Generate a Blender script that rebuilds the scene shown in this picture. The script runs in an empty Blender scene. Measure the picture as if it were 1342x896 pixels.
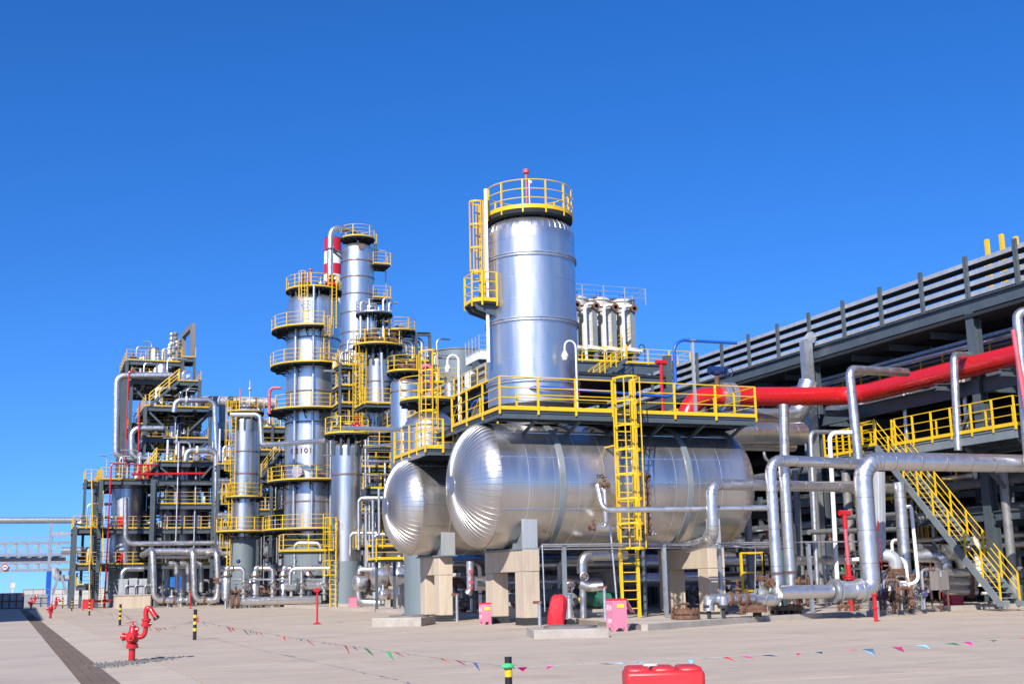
import bpy, math, random
from math import sin, cos, pi, atan, atan2, radians, sqrt
from mathutils import Vector, Matrix
random.seed(11)
V = Vector
scene = bpy.context.scene
COL = scene.collection
# ------------------------------------------------------------------ camera
PW, PH, FPX = 1342., 896., 1610.
PITCH, ROLL, YAW, EYE = atan(315 / 1610.), .0215, radians(21.4), 1.5
F0 = V((sin(YAW), cos(YAW), 0)); R0 = V((cos(YAW), -sin(YAW), 0)); UP = V((0, 0, 1))
FW = F0 * cos(PITCH) + UP * sin(PITCH)
U0 = UP * cos(PITCH) - F0 * sin(PITCH)
XC = R0 * cos(ROLL) - U0 * sin(ROLL)
YC = R0 * sin(ROLL) + U0 * cos(ROLL)
CAM = V((0, 0, EYE))
cd = bpy.data.cameras.new('camera'); co = bpy.data.objects.new('camera', cd); COL.objects.link(co)
cd.sensor_width = 36.; cd.lens = 36. * FPX / PW; cd.clip_start = .1; cd.clip_end = 20000
co.matrix_world = Matrix(((XC.x, YC.x, -FW.x, 0), (XC.y, YC.y, -FW.y, 0), (XC.z, YC.z, -FW.z, EYE), (0, 0, 0, 1)))
scene.camera = co
# ------------------------------------------------------------------ light
SUN_AZ, SUN_EL = radians(40.), radians(34.)        # shadows run 40 degrees from +Y towards +X
world = bpy.data.worlds.new('World'); scene.world = world; world.use_nodes = True
wn = world.node_tree.nodes; wl = world.node_tree.links
bg = wn['Background']; sky = wn.new('ShaderNodeTexSky')
sky.sky_type = 'NISHITA'; sky.sun_disc = False; sky.sun_elevation = SUN_EL; sky.sun_rotation = SUN_AZ + pi
sky.altitude = 1100; sky.air_density = .85; sky.dust_density = .3; sky.ozone_density = 5
hs = wn.new('ShaderNodeHueSaturation'); hs.inputs['Saturation'].default_value = 1.25; hs.inputs['Hue'].default_value = .510
tc = wn.new('ShaderNodeTexCoord'); mpv = wn.new('ShaderNodeVectorMath'); mpv.operation = 'MULTIPLY_ADD'; mpv.inputs[1].default_value = (1, 1, .85); mpv.inputs[2].default_value = (0, 0, .10)
wl.new(tc.outputs['Generated'], mpv.inputs[0]); wl.new(mpv.outputs[0], sky.inputs['Vector'])
wl.new(sky.outputs[0], hs.inputs['Color']); wl.new(hs.outputs[0], bg.inputs[0])
bg.inputs[1].default_value = .145
sl = bpy.data.lights.new('sun', 'SUN'); so = bpy.data.objects.new('sun', sl); COL.objects.link(so)
sl.energy = 5.0; sl.angle = radians(.53); sl.color = (1., .94, .86)
SD = V((sin(SUN_AZ) * cos(SUN_EL), cos(SUN_AZ) * cos(SUN_EL), -sin(SUN_EL)))
so.rotation_euler = SD.to_track_quat('-Z', 'Y').to_euler()
vs = scene.view_settings
vs.view_transform = 'Standard'; vs.look = 'None'; vs.exposure = .48; vs.gamma = 1; vs.use_curve_mapping = False
scene.cycles.max_bounces = 8
# ------------------------------------------------------------------ survey: where a sight line meets a plane of the plant
def ray(px, py): return FW + XC * ((px - PW / 2) / FPX) - YC * ((py - PH / 2) / FPX)
def _pl(px, py, n, k):
    d = ray(px, py); return CAM + d * ((k - n.dot(CAM)) / n.dot(d))
def onX(px, py, x): return _pl(px, py, V((1, 0, 0)), x)
def onY(px, py, y): return _pl(px, py, V((0, 1, 0)), y)
def onZ(px, py, z=0.): return _pl(px, py, UP, z)
def at(px, py, d): return _pl(px, py, F0, d)
def zat(py, x, y):
    n = YC + FW * ((py - PH / 2) / FPX); return EYE - (n.x * x + n.y * y) / n.z
# ------------------------------------------------------------------ materials
MATS = {}
def mat(name, col, rough=.5, metal=0., var=.12, scale=1.5, bump=0., bscale=6., stain=None, samt=.3, sscale=.8, streak=False, rvar=.1, spec=.5, coat=0.):
    m = bpy.data.materials.new(name); m.use_nodes = True; N = m.node_tree.nodes; L = m.node_tree.links
    b = N['Principled BSDF']; b.inputs['Roughness'].default_value = rough; b.inputs['Metallic'].default_value = metal
    b.inputs['Specular IOR Level'].default_value = spec
    if coat: b.inputs['Coat Weight'].default_value = coat; b.inputs['Coat Roughness'].default_value = .08
    g = N.new('ShaderNodeNewGeometry'); mp = N.new('ShaderNodeMapping')
    L.new(g.outputs['Position'], mp.inputs['Vector'])
    if streak: mp.inputs['Scale'].default_value = (1, 1, .12)
    n1 = N.new('ShaderNodeTexNoise'); n1.inputs['Scale'].default_value = scale; n1.inputs['Detail'].default_value = 6; n1.inputs['Roughness'].default_value = .65
    L.new(mp.outputs[0], n1.inputs['Vector'])
    r1 = N.new('ShaderNodeMapRange'); r1.inputs[1].default_value = .3; r1.inputs[2].default_value = .7
    r1.inputs[3].default_value = 1 - var; r1.inputs[4].default_value = 1 + var * .6
    L.new(n1.outputs['Fac'], r1.inputs[0])
    mx = N.new('ShaderNodeVectorMath'); mx.operation = 'SCALE'; mx.inputs[0].default_value = col
    L.new(r1.outputs[0], mx.inputs['Scale']); out = mx.outputs[0]
    if stain:
        n2 = N.new('ShaderNodeTexNoise'); n2.inputs['Scale'].default_value = sscale; n2.inputs['Detail'].default_value = 8; n2.inputs['Roughness'].default_value = .7
        L.new(mp.outputs[0], n2.inputs['Vector'])
        r2 = N.new('ShaderNodeMapRange'); r2.inputs[1].default_value = .52; r2.inputs[2].default_value = .72; r2.inputs[4].default_value = samt
        L.new(n2.outputs['Fac'], r2.inputs[0])
        mm = N.new('ShaderNodeMix'); mm.data_type = 'RGBA'; mm.inputs[7].default_value = (*stain, 1)
        L.new(r2.outputs[0], mm.inputs[0]); L.new(out, mm.inputs[6]); out = mm.outputs[2]
    L.new(out, b.inputs['Base Color'])
    if rvar:
        n3 = N.new('ShaderNodeTexNoise'); n3.inputs['Scale'].default_value = scale * 2.3; n3.inputs['Detail'].default_value = 5
        L.new(mp.outputs[0], n3.inputs['Vector'])
        r3 = N.new('ShaderNodeMapRange'); r3.inputs[1].default_value = .3; r3.inputs[2].default_value = .7
        r3.inputs[3].default_value = max(.03, rough - rvar); r3.inputs[4].default_value = min(1, rough + rvar)
        L.new(n3.outputs['Fac'], r3.inputs[0]); L.new(r3.outputs[0], b.inputs['Roughness'])
    if bump:
        n4 = N.new('ShaderNodeTexNoise'); n4.inputs['Scale'].default_value = bscale; n4.inputs['Detail'].default_value = 4
        L.new(g.outputs['Position'], n4.inputs['Vector'])
        bp = N.new('ShaderNodeBump'); bp.inputs['Strength'].default_value = bump; bp.inputs['Distance'].default_value = .05
        L.new(n4.outputs['Fac'], bp.inputs['Height']); L.new(bp.outputs[0], b.inputs['Normal'])
    MATS[name] = m; return m
M = MATS
mat('aluminium', (.62, .62, .62), .34, .92, .12, 1.1, .10, 1.3, stain=(.46, .43, .40), samt=.35, streak=True, rvar=.07)
mat('aluminium_dull', (.60, .60, .61), .38, 1, .2, 1.6, .12, 2., stain=(.33, .29, .25), samt=.5, streak=True, rvar=.1)
mat('drum_cladding', (.55, .535, .515), .34, .9, .14, .9, .10, 1.0, stain=(.42, .37, .31), samt=.5, sscale=.7, streak=True, rvar=.09)
mat('pipe_cladding', (.62, .62, .62), .38, .9, .10, 2.0, .06, 2.5, stain=(.46, .43, .40), samt=.3, rvar=.1)
mat('pipe_shade', (.24, .24, .235), .55, .35, .25, 2., stain=(.14, .12, .10), samt=.5)  # grey darkened to put shade into the colour of the inner pipes
mat('backdrop_shade', (.028, .032, .036), .7, 0, .3, .8, spec=.2)  # near-black colour stands in for deep shade behind the rack
mat('seam', (.36, .35, .34), .45, .9, .2, 4., rvar=0)
mat('bright_seam', (.80, .79, .77), .35, 1, .1, 4., rvar=0)
mat('rust_ring', (.19, .12, .085), .75, .3, .4, 3., rvar=.1)
mat('rust', (.17, .085, .05), .85, .1, .5, 9., .3, 30., rvar=.05)
mat('steel_paint', (.065, .085, .10), .5, 0, .18, 1.2, .05, 12., stain=(.12, .13, .135), samt=.4, rvar=.12)
mat('steel_light', (.17, .20, .215), .45, 0, .15, 1.2, stain=(.3, .3, .29), samt=.5, rvar=.1)
mat('galvanised', (.48, .50, .52), .42, .75, .2, 5., rvar=.12)
mat('louver_grey', (.38, .40, .42), .45, .25, .2, 2.2, stain=(.25, .24, .22), samt=.4, streak=True, rvar=.1)
mat('skirt_paint', (.15, .19, .21), .55, 0, .15, 1.0, .08, 5., stain=(.28, .30, .30), samt=.4, streak=True)
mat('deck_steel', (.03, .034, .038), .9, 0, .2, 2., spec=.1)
mat('yellow', (.72, .455, .010), .40, 0, .1, 1.5, stain=(.60, .36, .02), samt=.4, sscale=3.)
mat('yellow_old', (.62, .37, .022), .48, 0, .14, 1.5, stain=(.48, .27, .04), samt=.5, sscale=3.)
mat('red', (.50, .012, .014), .28, 0, .1, 2., coat=.3)
mat('red_faded', (.50, .10, .13), .5, 0, .25, 2.)
mat('maroon', (.13, .03, .04), .6, 0, .2, 3.)
mat('red_plastic', (.50, .025, .03), .42, 0, .1, 2., .05, 8.)
mat('red_cloth', (.62, .015, .03), .75, 0, .15, 3., .5, 9., rvar=.05)
mat('pink', (.60, .20, .29), .5, 0, .12, 4., stain=(.80, .42, .50), samt=.6)
mat('magenta', (.30, .012, .05), .35, 0, .1, 4.)
mat('blue', (.015, .09, .42), .35, 0, .1, 2.)
mat('dark_blue', (.012, .03, .11), .45, 0, .1, 2.)
mat('sign_blue', (.015, .13, .42), .45, 0, .05, 2.)
mat('white', (.78, .77, .74), .45, 0, .1, 2., stain=(.5, .45, .38), samt=.4, streak=True)
mat('off_white', (.66, .64, .58), .5, 0, .15, 3., stain=(.4, .33, .25), samt=.5)
mat('cabinet_grey', (.36, .38, .40), .5, 0, .1, 2., stain=(.3, .29, .27), samt=.4, streak=True)
mat('weathered_board', (.19, .17, .155), .7, 0, .3, 2., streak=True)
mat('black', (.012, .012, .013), .4, 0, .1, 3.)
mat('rubber', (.02, .02, .02), .7, 0, .2, 5.)
mat('green', (.03, .13, .085), .4, 0, .12, 2.)
mat('mint', (.36, .66, .55), .4, 0, .1, 2.)
mat('concrete', (.49, .41, .315), .85, 0, .16, 1.4, .25, 14., stain=(.30, .23, .16), samt=.8, sscale=1.3, streak=True)
mat('plinth_concrete', (.37, .335, .29), .9, 0, .2, 2.2, .3, 16., stain=(.28, .25, .21), samt=.5)
mat('tar', (.03, .03, .03), .8, 0, .3, 4.)
mat('lamp_glass', (.75, .75, .72), .25, 0, .05, 2.)
mat('joint_fill', (.10, .09, .08), .95, 0, .3, 3.)
mat('earth', (.30, .26, .22), .95, 0, .2, .05)
mat('wall_paint', (.46, .45, .43), .8, 0, .12, .6)
mat('far_grey', (.30, .31, .33), .6, .1, .15, .6)
mat('gravel', (.22, .21, .20), .9, 0, .6, 25.)
mat('cream', (.52, .49, .43), .5, 0, .08, 1.)
for nm, c in (('flag_pink', (.80, .03, .28)), ('flag_red', (.75, .04, .05)), ('flag_green', (.06, .50, .18)), ('flag_yellow', (.85, .72, .03)), ('flag_blue', (.05, .15, .55)), ('flag_cyan', (.25, .50, .72))):
    mat(nm, c, .5, 0, .08, 6.)
def ground_mat(name, col, dark):
    m = mat(name, col, .88, 0, .10, .35, .12, 22., stain=dark, samt=.75, sscale=.33)
    N = m.node_tree.nodes; L = m.node_tree.links; b = N['Principled BSDF']
    src = b.inputs['Base Color'].links[0].from_socket
    g = N.new('ShaderNodeNewGeometry'); mp = N.new('ShaderNodeMapping'); mp.inputs['Scale'].default_value = (.25, 2.2, 1); mp.inputs['Rotation'].default_value = (0, 0, .35)
    L.new(g.outputs['Position'], mp.inputs[0])
    n = N.new('ShaderNodeTexNoise'); n.inputs['Scale'].default_value = 1.3; n.inputs['Detail'].default_value = 7; n.inputs['Roughness'].default_value = .7
    L.new(mp.outputs[0], n.inputs['Vector'])
    n2 = N.new('ShaderNodeTexNoise'); n2.inputs['Scale'].default_value = 30; n2.inputs['Detail'].default_value = 3
    L.new(g.outputs['Position'], n2.inputs['Vector'])
    ad = N.new('ShaderNodeMath'); ad.operation = 'MULTIPLY_ADD'; ad.inputs[1].default_value = .35; L.new(n2.outputs[0], ad.inputs[0]); L.new(n.outputs[0], ad.inputs[2])
    r = N.new('ShaderNodeMapRange'); r.inputs[1].default_value = .35; r.inputs[2].default_value = 1.0; r.inputs[3].default_value = .78; r.inputs[4].default_value = 1.16
    L.new(ad.outputs[0], r.inputs[0])
    mx = N.new('ShaderNodeVectorMath'); mx.operation = 'SCALE'; L.new(src, mx.inputs[0]); L.new(r.outputs[0], mx.inputs['Scale']); L.new(mx.outputs[0], b.inputs['Base Color'])
ground_mat('paving', (.475, .392, .302), (.345, .28, .215))
ground_mat('apron', (.49, .41, .315), (.36, .295, .23))
ground_mat('pad', (.47, .41, .345), (.34, .29, .24))
ground_mat('road', (.455, .385, .31), (.34, .285, .23))
ground_mat('drain_cover', (.155, .115, .09), (.09, .07, .055))
# ------------------------------------------------------------------ mesh builder
def fillet(pts, bend, steps=5):
    pts = [V(p) for p in pts]
    if bend <= 0 or len(pts) < 3: return pts
    out = [pts[0]]
    for i in range(1, len(pts) - 1):
        p, a, c = pts[i], pts[i - 1] - pts[i], pts[i + 1] - pts[i]
        la, lc = a.length, c.length; a = a / la; c = c / lc
        ang = a.angle(c)
        if ang > 3.0: out.append(p); continue
        t = min(bend / math.tan(ang / 2), la * .48, lc * .48); r = t * math.tan(ang / 2)
        cen = p + (a + c).normalized() * (r / sin(ang / 2))
        s, e = p + a * t - cen, p + c * t - cen; tot = s.angle(e)
        for k in range(steps + 1):
            f = k / steps
            out.append(cen + (s * sin((1 - f) * tot) + e * sin(f * tot)) / sin(tot))
    out.append(pts[-1]); return out
class MB:
    def __init__(s): s.v = []; s.f = []
    def add(s, vs, fs):
        o = len(s.v); s.v += [tuple(p) for p in vs]; s.f += [tuple(i + o for i in q) for q in fs]; return s
    def box(s, c, d, rz=0.):
        x, y, z = d[0] / 2, d[1] / 2, d[2] / 2; ca, sa = cos(rz), sin(rz)
        vs = [(c[0] + i * x * ca - j * y * sa, c[1] + i * x * sa + j * y * ca, c[2] + k * z) for i in (-1, 1) for j in (-1, 1) for k in (-1, 1)]
        return s.add(vs, [(0, 1, 3, 2), (4, 6, 7, 5), (0, 4, 5, 1), (2, 3, 7, 6), (0, 2, 6, 4), (1, 5, 7, 3)])
    def bx(s, x0, x1, y0, y1, z0, z1): return s.box(((x0 + x1) / 2, (y0 + y1) / 2, (z0 + z1) / 2), (abs(x1 - x0), abs(y1 - y0), abs(z1 - z0)))
    def bar(s, p0, p1, w, h=None, up=UP):
        h = h or w; p0, p1 = V(p0), V(p1); d = (p1 - p0).normalized()
        if abs(d.dot(up)) > .98: up = V((0, 1, 0)) if abs(d.y) < .9 else V((1, 0, 0))
        sd = d.cross(up).normalized() * (w / 2); u = sd.cross(d).normalized() * (h / 2)
        vs = [p + sd * i + u * j for p in (p0, p1) for i in (-1, 1) for j in (-1, 1)]
        return s.add(vs, [(0, 1, 3, 2), (4, 6, 7, 5), (0, 4, 5, 1), (2, 3, 7, 6), (0, 2, 6, 4), (1, 5, 7, 3)])
    def hbeam(s, p0, p1, w, h, up=UP, t=.03):
        p0, p1 = V(p0), V(p1); d = (p1 - p0).normalized()
        if abs(d.dot(up)) > .98: up = V((0, 1, 0)) if abs(d.y) < .9 else V((1, 0, 0))
        sd = d.cross(up).normalized(); u = sd.cross(d).normalized()
        w2, h2, t2 = w / 2, h / 2, t / 2
        pr = [(-w2, -h2), (w2, -h2), (w2, -h2 + t), (t2, -h2 + t), (t2, h2 - t), (w2, h2 - t), (w2, h2), (-w2, h2), (-w2, h2 - t), (-t2, h2 - t), (-t2, -h2 + t), (-w2, -h2 + t)]
        n = len(pr); vs = [p + sd * a + u * b for p in (p0, p1) for a, b in pr]
        fs = [(i, (i + 1) % n, n + (i + 1) % n, n + i) for i in range(n)]
        for o in (0, n): fs += [(o, o + 1, o + 2, o + 11), (o + 3, o + 4, o + 9, o + 10), (o + 5, o + 6, o + 7, o + 8)]
        return s.add(vs, fs)
    def sweep(s, pts, r, n=12, caps=True, rs=None):
        pts = [V(p) for p in pts]; q = [pts[0]]
        for p in pts[1:]:
            if (p - q[-1]).length > 1e-5: q.append(p)
        pts = q; L = len(pts); tg = []
        for i in range(L):
            a = (pts[i] - pts[i - 1]).normalized() if i else None
            b = (pts[i + 1] - pts[i]).normalized() if i < L - 1 else None
            tg.append((a + b).normalized() if a and b and (a + b).length > 1e-6 else (a or b))
        t0 = tg[0]; nrm = t0.cross(UP)
        if nrm.length < .1: nrm = t0.cross(V((1, 0, 0)))
        nrm.normalize(); vs = []
        for i in range(L):
            if i: nrm = (nrm - tg[i] * nrm.dot(tg[i])).normalized()
            bn = tg[i].cross(nrm); rr = rs[i] if rs else r
            vs += [pts[i] + nrm * (rr * cos(2 * pi * k / n)) + bn * (rr * sin(2 * pi * k / n)) for k in range(n)]
        fs = [(i * n + k, i * n + (k + 1) % n, (i + 1) * n + (k + 1) % n, (i + 1) * n + k) for i in range(L - 1) for k in range(n)]
        if caps: fs += [tuple(range(n - 1, -1, -1)), tuple(range((L - 1) * n, L * n))]
        return s.add(vs, fs)
    def cyl(s, p0, p1, r, n=12, r2=None): return s.sweep([p0, p1], r, n, True, [r, r2 if r2 is not None else r])
    def tube(s, pts, r, n=12, bend=None, steps=5): return s.sweep(fillet(pts, 3 * r if bend is None else bend, steps), r, n)
    def lathe(s, prof, o, n=32, axis=UP, a0=0., a1=2 * pi):
        o = V(o); ax = V(axis).normalized()
        e1 = V((1, 0, 0)) if abs(ax.z) > .9 else UP
        e1 = (e1 - ax * e1.dot(ax)).normalized(); e2 = ax.cross(e1)
        full = abs(a1 - a0 - 2 * pi) < 1e-6; m = n if full else n + 1; vs = []
        for r, z in prof: vs += [o + ax * z + e1 * (r * cos(a0 + (a1 - a0) * k / n)) + e2 * (r * sin(a0 + (a1 - a0) * k / n)) for k in range(m)]
        fs = []
        for i in range(len(prof) - 1):
            for k in range(n):
                k2 = (k + 1) % m
                fs.append((i * m + k, i * m + k2, (i + 1) * m + k2, (i + 1) * m + k))
        return s.add(vs, fs)
    def ball(s, c, r, n=12, sq=(1, 1, 1)):
        k = n // 2; o = len(s.v)
        s.lathe([(max(1e-4, r * sin(pi * i / k)), -r * cos(pi * i / k)) for i in range(k + 1)], (0, 0, 0), n)
        for i in range(o, len(s.v)): p = s.v[i]; s.v[i] = (c[0] + p[0] * sq[0], c[1] + p[1] * sq[1], c[2] + p[2] * sq[2])
        return s
    def poly(s, pts, z0, z1):
        n = len(pts); vs = [(p[0], p[1], z0) for p in pts] + [(p[0], p[1], z1) for p in pts]
        return s.add(vs, [tuple(range(n - 1, -1, -1)), tuple(range(n, 2 * n))] + [(i, (i + 1) % n, n + (i + 1) % n, n + i) for i in range(n)])
    def extr(s, pts, off):
        off = V(off); n = len(pts); vs = [V(p) for p in pts]; vs += [p + off for p in vs]
        return s.add(vs, [tuple(range(n - 1, -1, -1)), tuple(range(n, 2 * n))] + [(i, (i + 1) % n, n + (i + 1) % n, n + i) for i in range(n)])
    def mesh(s, name, base=V((0, 0, 0)), m=None):
        base = V(base)
        me = bpy.data.meshes.new(name)
        me.from_pydata([(a - base.x, b - base.y, c - base.z) for a, b, c in s.v], [], s.f)
        me.polygons.foreach_set('use_smooth', [True] * len(me.polygons)); me.set_sharp_from_angle(angle=radians(38))
        if m: me.materials.append(M[m])
        return me
BASE = {}
def tag(o, label=None, cat=None, group=None, kind=None):
    for k, v in (('label', label), ('category', cat), ('group', group), ('kind', kind)):
        if v: o[k] = v
    return o
def thing(name, label, cat, loc, group=None):
    o = bpy.data.objects.new(name, None); COL.objects.link(o); o.location = loc; o.empty_display_size = .2
    BASE[o.name] = V(loc); return tag(o, label, cat, group)
def obj(name, mb, m, parent=None, label=None, cat=None, group=None, kind=None):
    if parent is not None: b = BASE[parent.name]
    else:
        n = len(mb.v); b = V((sum(p[0] for p in mb.v) / n, sum(p[1] for p in mb.v) / n, min(p[2] for p in mb.v)))
    o = bpy.data.objects.new(name, mb.mesh(name, b, m)); COL.objects.link(o)
    BASE[o.name] = V(b)
    if parent is not None: o.parent = parent
    else: o.location = b
    return tag(o, label, cat, group, kind)
def inst(name, me, parent, p, rz=0., rot=None):
    o = bpy.data.objects.new(name, me); COL.objects.link(o); o.parent = parent
    o.location = V(p) - BASE[parent.name]; o.rotation_euler = rot or (0, 0, rz); BASE[o.name] = V(p); return o
def copy_tree(src, off, label=None, group=None):
    def cp(o, par):
        c = o.copy(); COL.objects.link(c)
        if par is not None: c.parent = par
        for ch in list(o.children): cp(ch, c)
        return c
    r = cp(src, None); r.location = src.location + V(off)
    BASE[r.name] = V(r.location)
    if label: r['label'] = label
    if group: r['group'] = group
    return r
_shared = {}
def shared(key, fn, m):
    if key not in _shared: _shared[key] = fn().mesh(key[0] if isinstance(key, tuple) else key, V((0, 0, 0)), m)
    return _shared[key]
# ------------------------------------------------------------------ common pieces
def railing(par, pts, h=1.15, sp=1.5, sep=False, toe=.14, rr=.022, pw=.065, m='yellow', closed=False, name='railing', ends=(True, True)):
    pts = [V(p) for p in pts]
    if closed: pts = pts + [pts[0]]
    mb = MB(); pos = []
    for i in range(len(pts) - 1):
        a, b = pts[i], pts[i + 1]
        L = (b - a).length; n = max(1, round(L / sp))
        for k in range(n): pos.append((a.lerp(b, k / n), atan2((b - a).y, (b - a).x)))
        if toe: mb.bar(a + UP * (toe / 2 + .005), b + UP * (toe / 2 + .005), .02, toe)
    if not closed: pos.append((pts[-1], pos[-1][1]))
    for f in (1, .68, .37): mb.sweep([p + UP * h * f for p in pts], rr if f == 1 else rr * .85, 8)
    if not sep:
        for p, a in pos: mb.box(p + UP * (h / 2 - .05), (pw, pw, h + .1), a)
    o = obj(name, mb, m, par)
    if sep:
        me = shared(('post', round(h, 2), pw, m), lambda: MB().box((0, 0, h / 2 - .08), (pw, pw * .8, h + .16)), m)
        for p, a in pos: inst('post', me, o, p, a)
    return o
def arc(cx, cy, r, a0, a1, z, n=None):
    n = n or max(3, int(abs(a1 - a0) / (2 * pi) * 40)); return [V((cx + r * cos(a0 + (a1 - a0) * k / n), cy + r * sin(a0 + (a1 - a0) * k / n), z)) for k in range(n + 1)]
def arc_railing(par, cx, cy, r, a0, a1, z, h=1.15, nposts=None, sep=False, m='yellow', rr=.022, pw=.065, toe=.12, toem=None, closed=False):
    P = arc(cx, cy, r, a0, a1, z); mb = MB()
    for f in (1, .68, .37): mb.sweep([p + UP * (h * f) for p in P], rr if f == 1 else rr * .85, 6)
    mb.lathe([(r - .02, 0.005), (r + .02, .005), (r + .02, toe), (r - .02, toe), (r - .02, .005)], (cx, cy, z), max(8, len(P) - 1), UP, a0, a1)
    k = nposts or max(2, int(abs(a1 - a0) * r / 1.5)); o = None; pp = [a0 + (a1 - a0) * i / k for i in range(k if closed else k + 1)]
    if not sep:
        for a in pp: mb.box((cx + r * cos(a), cy + r * sin(a), z + h / 2), (pw, pw, h), a)
    o = obj('railing', mb, m, par)
    if sep:
        me = shared(('post', round(h, 2), pw, m), lambda: MB().box((0, 0, h / 2 - .08), (pw, pw * .8, h + .16)), m)
        for a in pp: inst('post', me, o, (cx + r * cos(a), cy + r * sin(a), z), a)
    return o
def ring_platform(par, cx, cy, ri, ro, a0, a1, z, m='yellow', nb=None, sep=False, rail=True, nposts=None, closed=False, h=1.15):
    mb = MB(); n = max(8, int(abs(a1 - a0) * 7))
    mb.lathe([(ri, 0), (ro, 0), (ro, -.12), (ri, -.12), (ri, 0)], (cx, cy, z), n, UP, a0, a1)
    k = nb or max(2, int(abs(a1 - a0) * 2.2))
    for i in range(k + 1):
        a = a0 + (a1 - a0) * (i + (.02 if i == 0 else -.02 if i == k else 0)) / k; d = V((cos(a), sin(a), 0)); c = V((cx, cy, z))
        mb.bar(c + d * (ri + .02) - UP * .24, c + d * (ro - .06) - UP * .2, .07, .14)
        mb.bar(c + d * (ri + .02) - UP * (.2 + (ro - ri) * .35), c + d * (ri + (ro - ri) * .6) - UP * .24, .07, .07)
    obj('platform', mb, 'deck_steel', par)
    if rail: arc_railing(par, cx, cy, ro - .02, a0, a1, z, m=m, sep=sep, nposts=nposts, closed=closed, h=h)
def ladder(par, x, y, z0, z1, ang, w=.55, cage=None, sep=False, m='yellow', rw=.06, sp=.32, cr=.38, top=1.1, cd=.32):
    d = V((cos(ang), sin(ang), 0)); t = V((-sin(ang), cos(ang), 0)); c = V((x, y, 0)); mb = MB()
    for s in (-1, 1): mb.bar(c + t * s * w / 2 + UP * z0, c + t * s * w / 2 + UP * (z1 + top), rw, rw * 1.4, up=d)
    n = int((z1 - z0) / sp)
    if not sep:
        for k in range(1, n + 1): mb.bar(c + t * w / 2 + UP * (z0 + k * sp), c - t * w / 2 + UP * (z0 + k * sp), .03)
    hoops = []
    if cage is not None:
        k = max(2, int((z1 + top - cage) / .85)); hoops = [cage + (z1 + top - cage) * i / k for i in range(k + 1)]
        for j in range(5):
            a = -pi / 2 + pi * j / 4; q = c + d * (.12 + cr * cos(a) + (cd if abs(a) < 1.5 else .0)) + t * cr * sin(a)
            mb.bar(q + UP * cage, q + UP * (z1 + top), .035, .035, up=d)
    hb = lambda: [V((.0, -w / 2, 0)), V((.12, -cr, 0))] + [V((.12 + (cd + cr) * sin(pi * j / 8) ** .9, -cr * cos(pi * j / 8), 0)) for j in range(1, 8)] + [V((.12, cr, 0)), V((.0, w / 2, 0))]
    if not sep:
        for z in hoops: mb.sweep([c + d * p.x + t * p.y + UP * z for p in hb()], .028, 5)
    o = obj('ladder', mb, m, par)
    if sep:
        me = shared(('rung', w, m), lambda: MB().bar((0, -w / 2, 0), (0, w / 2, 0), .035), m)
        for k in range(1, n + 1): inst('rung', me, o, c + UP * (z0 + k * sp), ang)
        def hoop():
            b = MB(); P = hb()
            for i in range(len(P) - 1): b.bar(P[i], P[i + 1], .02, .07)
            return b
        me = shared(('cage_hoop', w, m, cr, cd), hoop, m)
        for z in hoops: inst('cage_hoop', me, o, c + UP * z, ang)
    return o
def stairs(par, p0, p1, wdir, w=.9, sep=False, sm='steel_paint', rm='yellow', rails=(True, True), h=1.05, sp=1.6, toe=0, string=.25):
    p0, p1, wd = V(p0), V(p1), V(wdir).normalized()
    for s in (0, 1): obj('stringer', MB().bar(p0 + wd * w * s, p1 + wd * w * s, .06, string), sm, par)
    n = max(3, int(abs(p1.z - p0.z) / .21)); hd = V((p1.x - p0.x, p1.y - p0.y, 0)).normalized(); ang = atan2(wd.y, wd.x)
    if sep:
        me = shared(('tread', w), lambda: MB().box((w / 2, 0, 0), (w - .08, .26, .035)), sm)
        for k in range(1, n): inst('tread', me, par, p0.lerp(p1, k / n) + UP * .06, ang)
    else:
        tb = MB()
        for k in range(1, n): tb.box(p0.lerp(p1, k / n) + wd * w / 2 + UP * .06, (w - .08, .26, .035), ang)
        obj('treads', tb, sm, par, kind='stuff')
    for s in (0, 1):
        if rails[s]: railing(par, [p0 + wd * w * s + UP * .1, p1 + wd * w * s + UP * .1], h=h, sp=sp, sep=sep, toe=toe, m=rm)
def flange(mb, p, d, r, t=.07, n=16):
    p, d = V(p), V(d).normalized(); mb.cyl(p - d * t, p - d * .008, r, n); mb.cyl(p + d * .008, p + d * t, r, n)
def handwheel(par, c, axis, r, m='black'):
    mb = MB(); c = V(c); ax = V(axis).normalized(); e1 = ax.cross(V((.31, .52, .8))).normalized(); e2 = ax.cross(e1)
    P = [c + e1 * r * cos(2 * pi * k / 14) + e2 * r * sin(2 * pi * k / 14) for k in range(15)]
    mb.sweep(P, r * .09, 6)
    for k in range(3):
        a = pi * k / 3; q = e1 * cos(a) + e2 * sin(a); mb.bar(c - q * r, c + q * r, r * .1)
    return obj('handwheel', mb, m, par)
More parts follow.
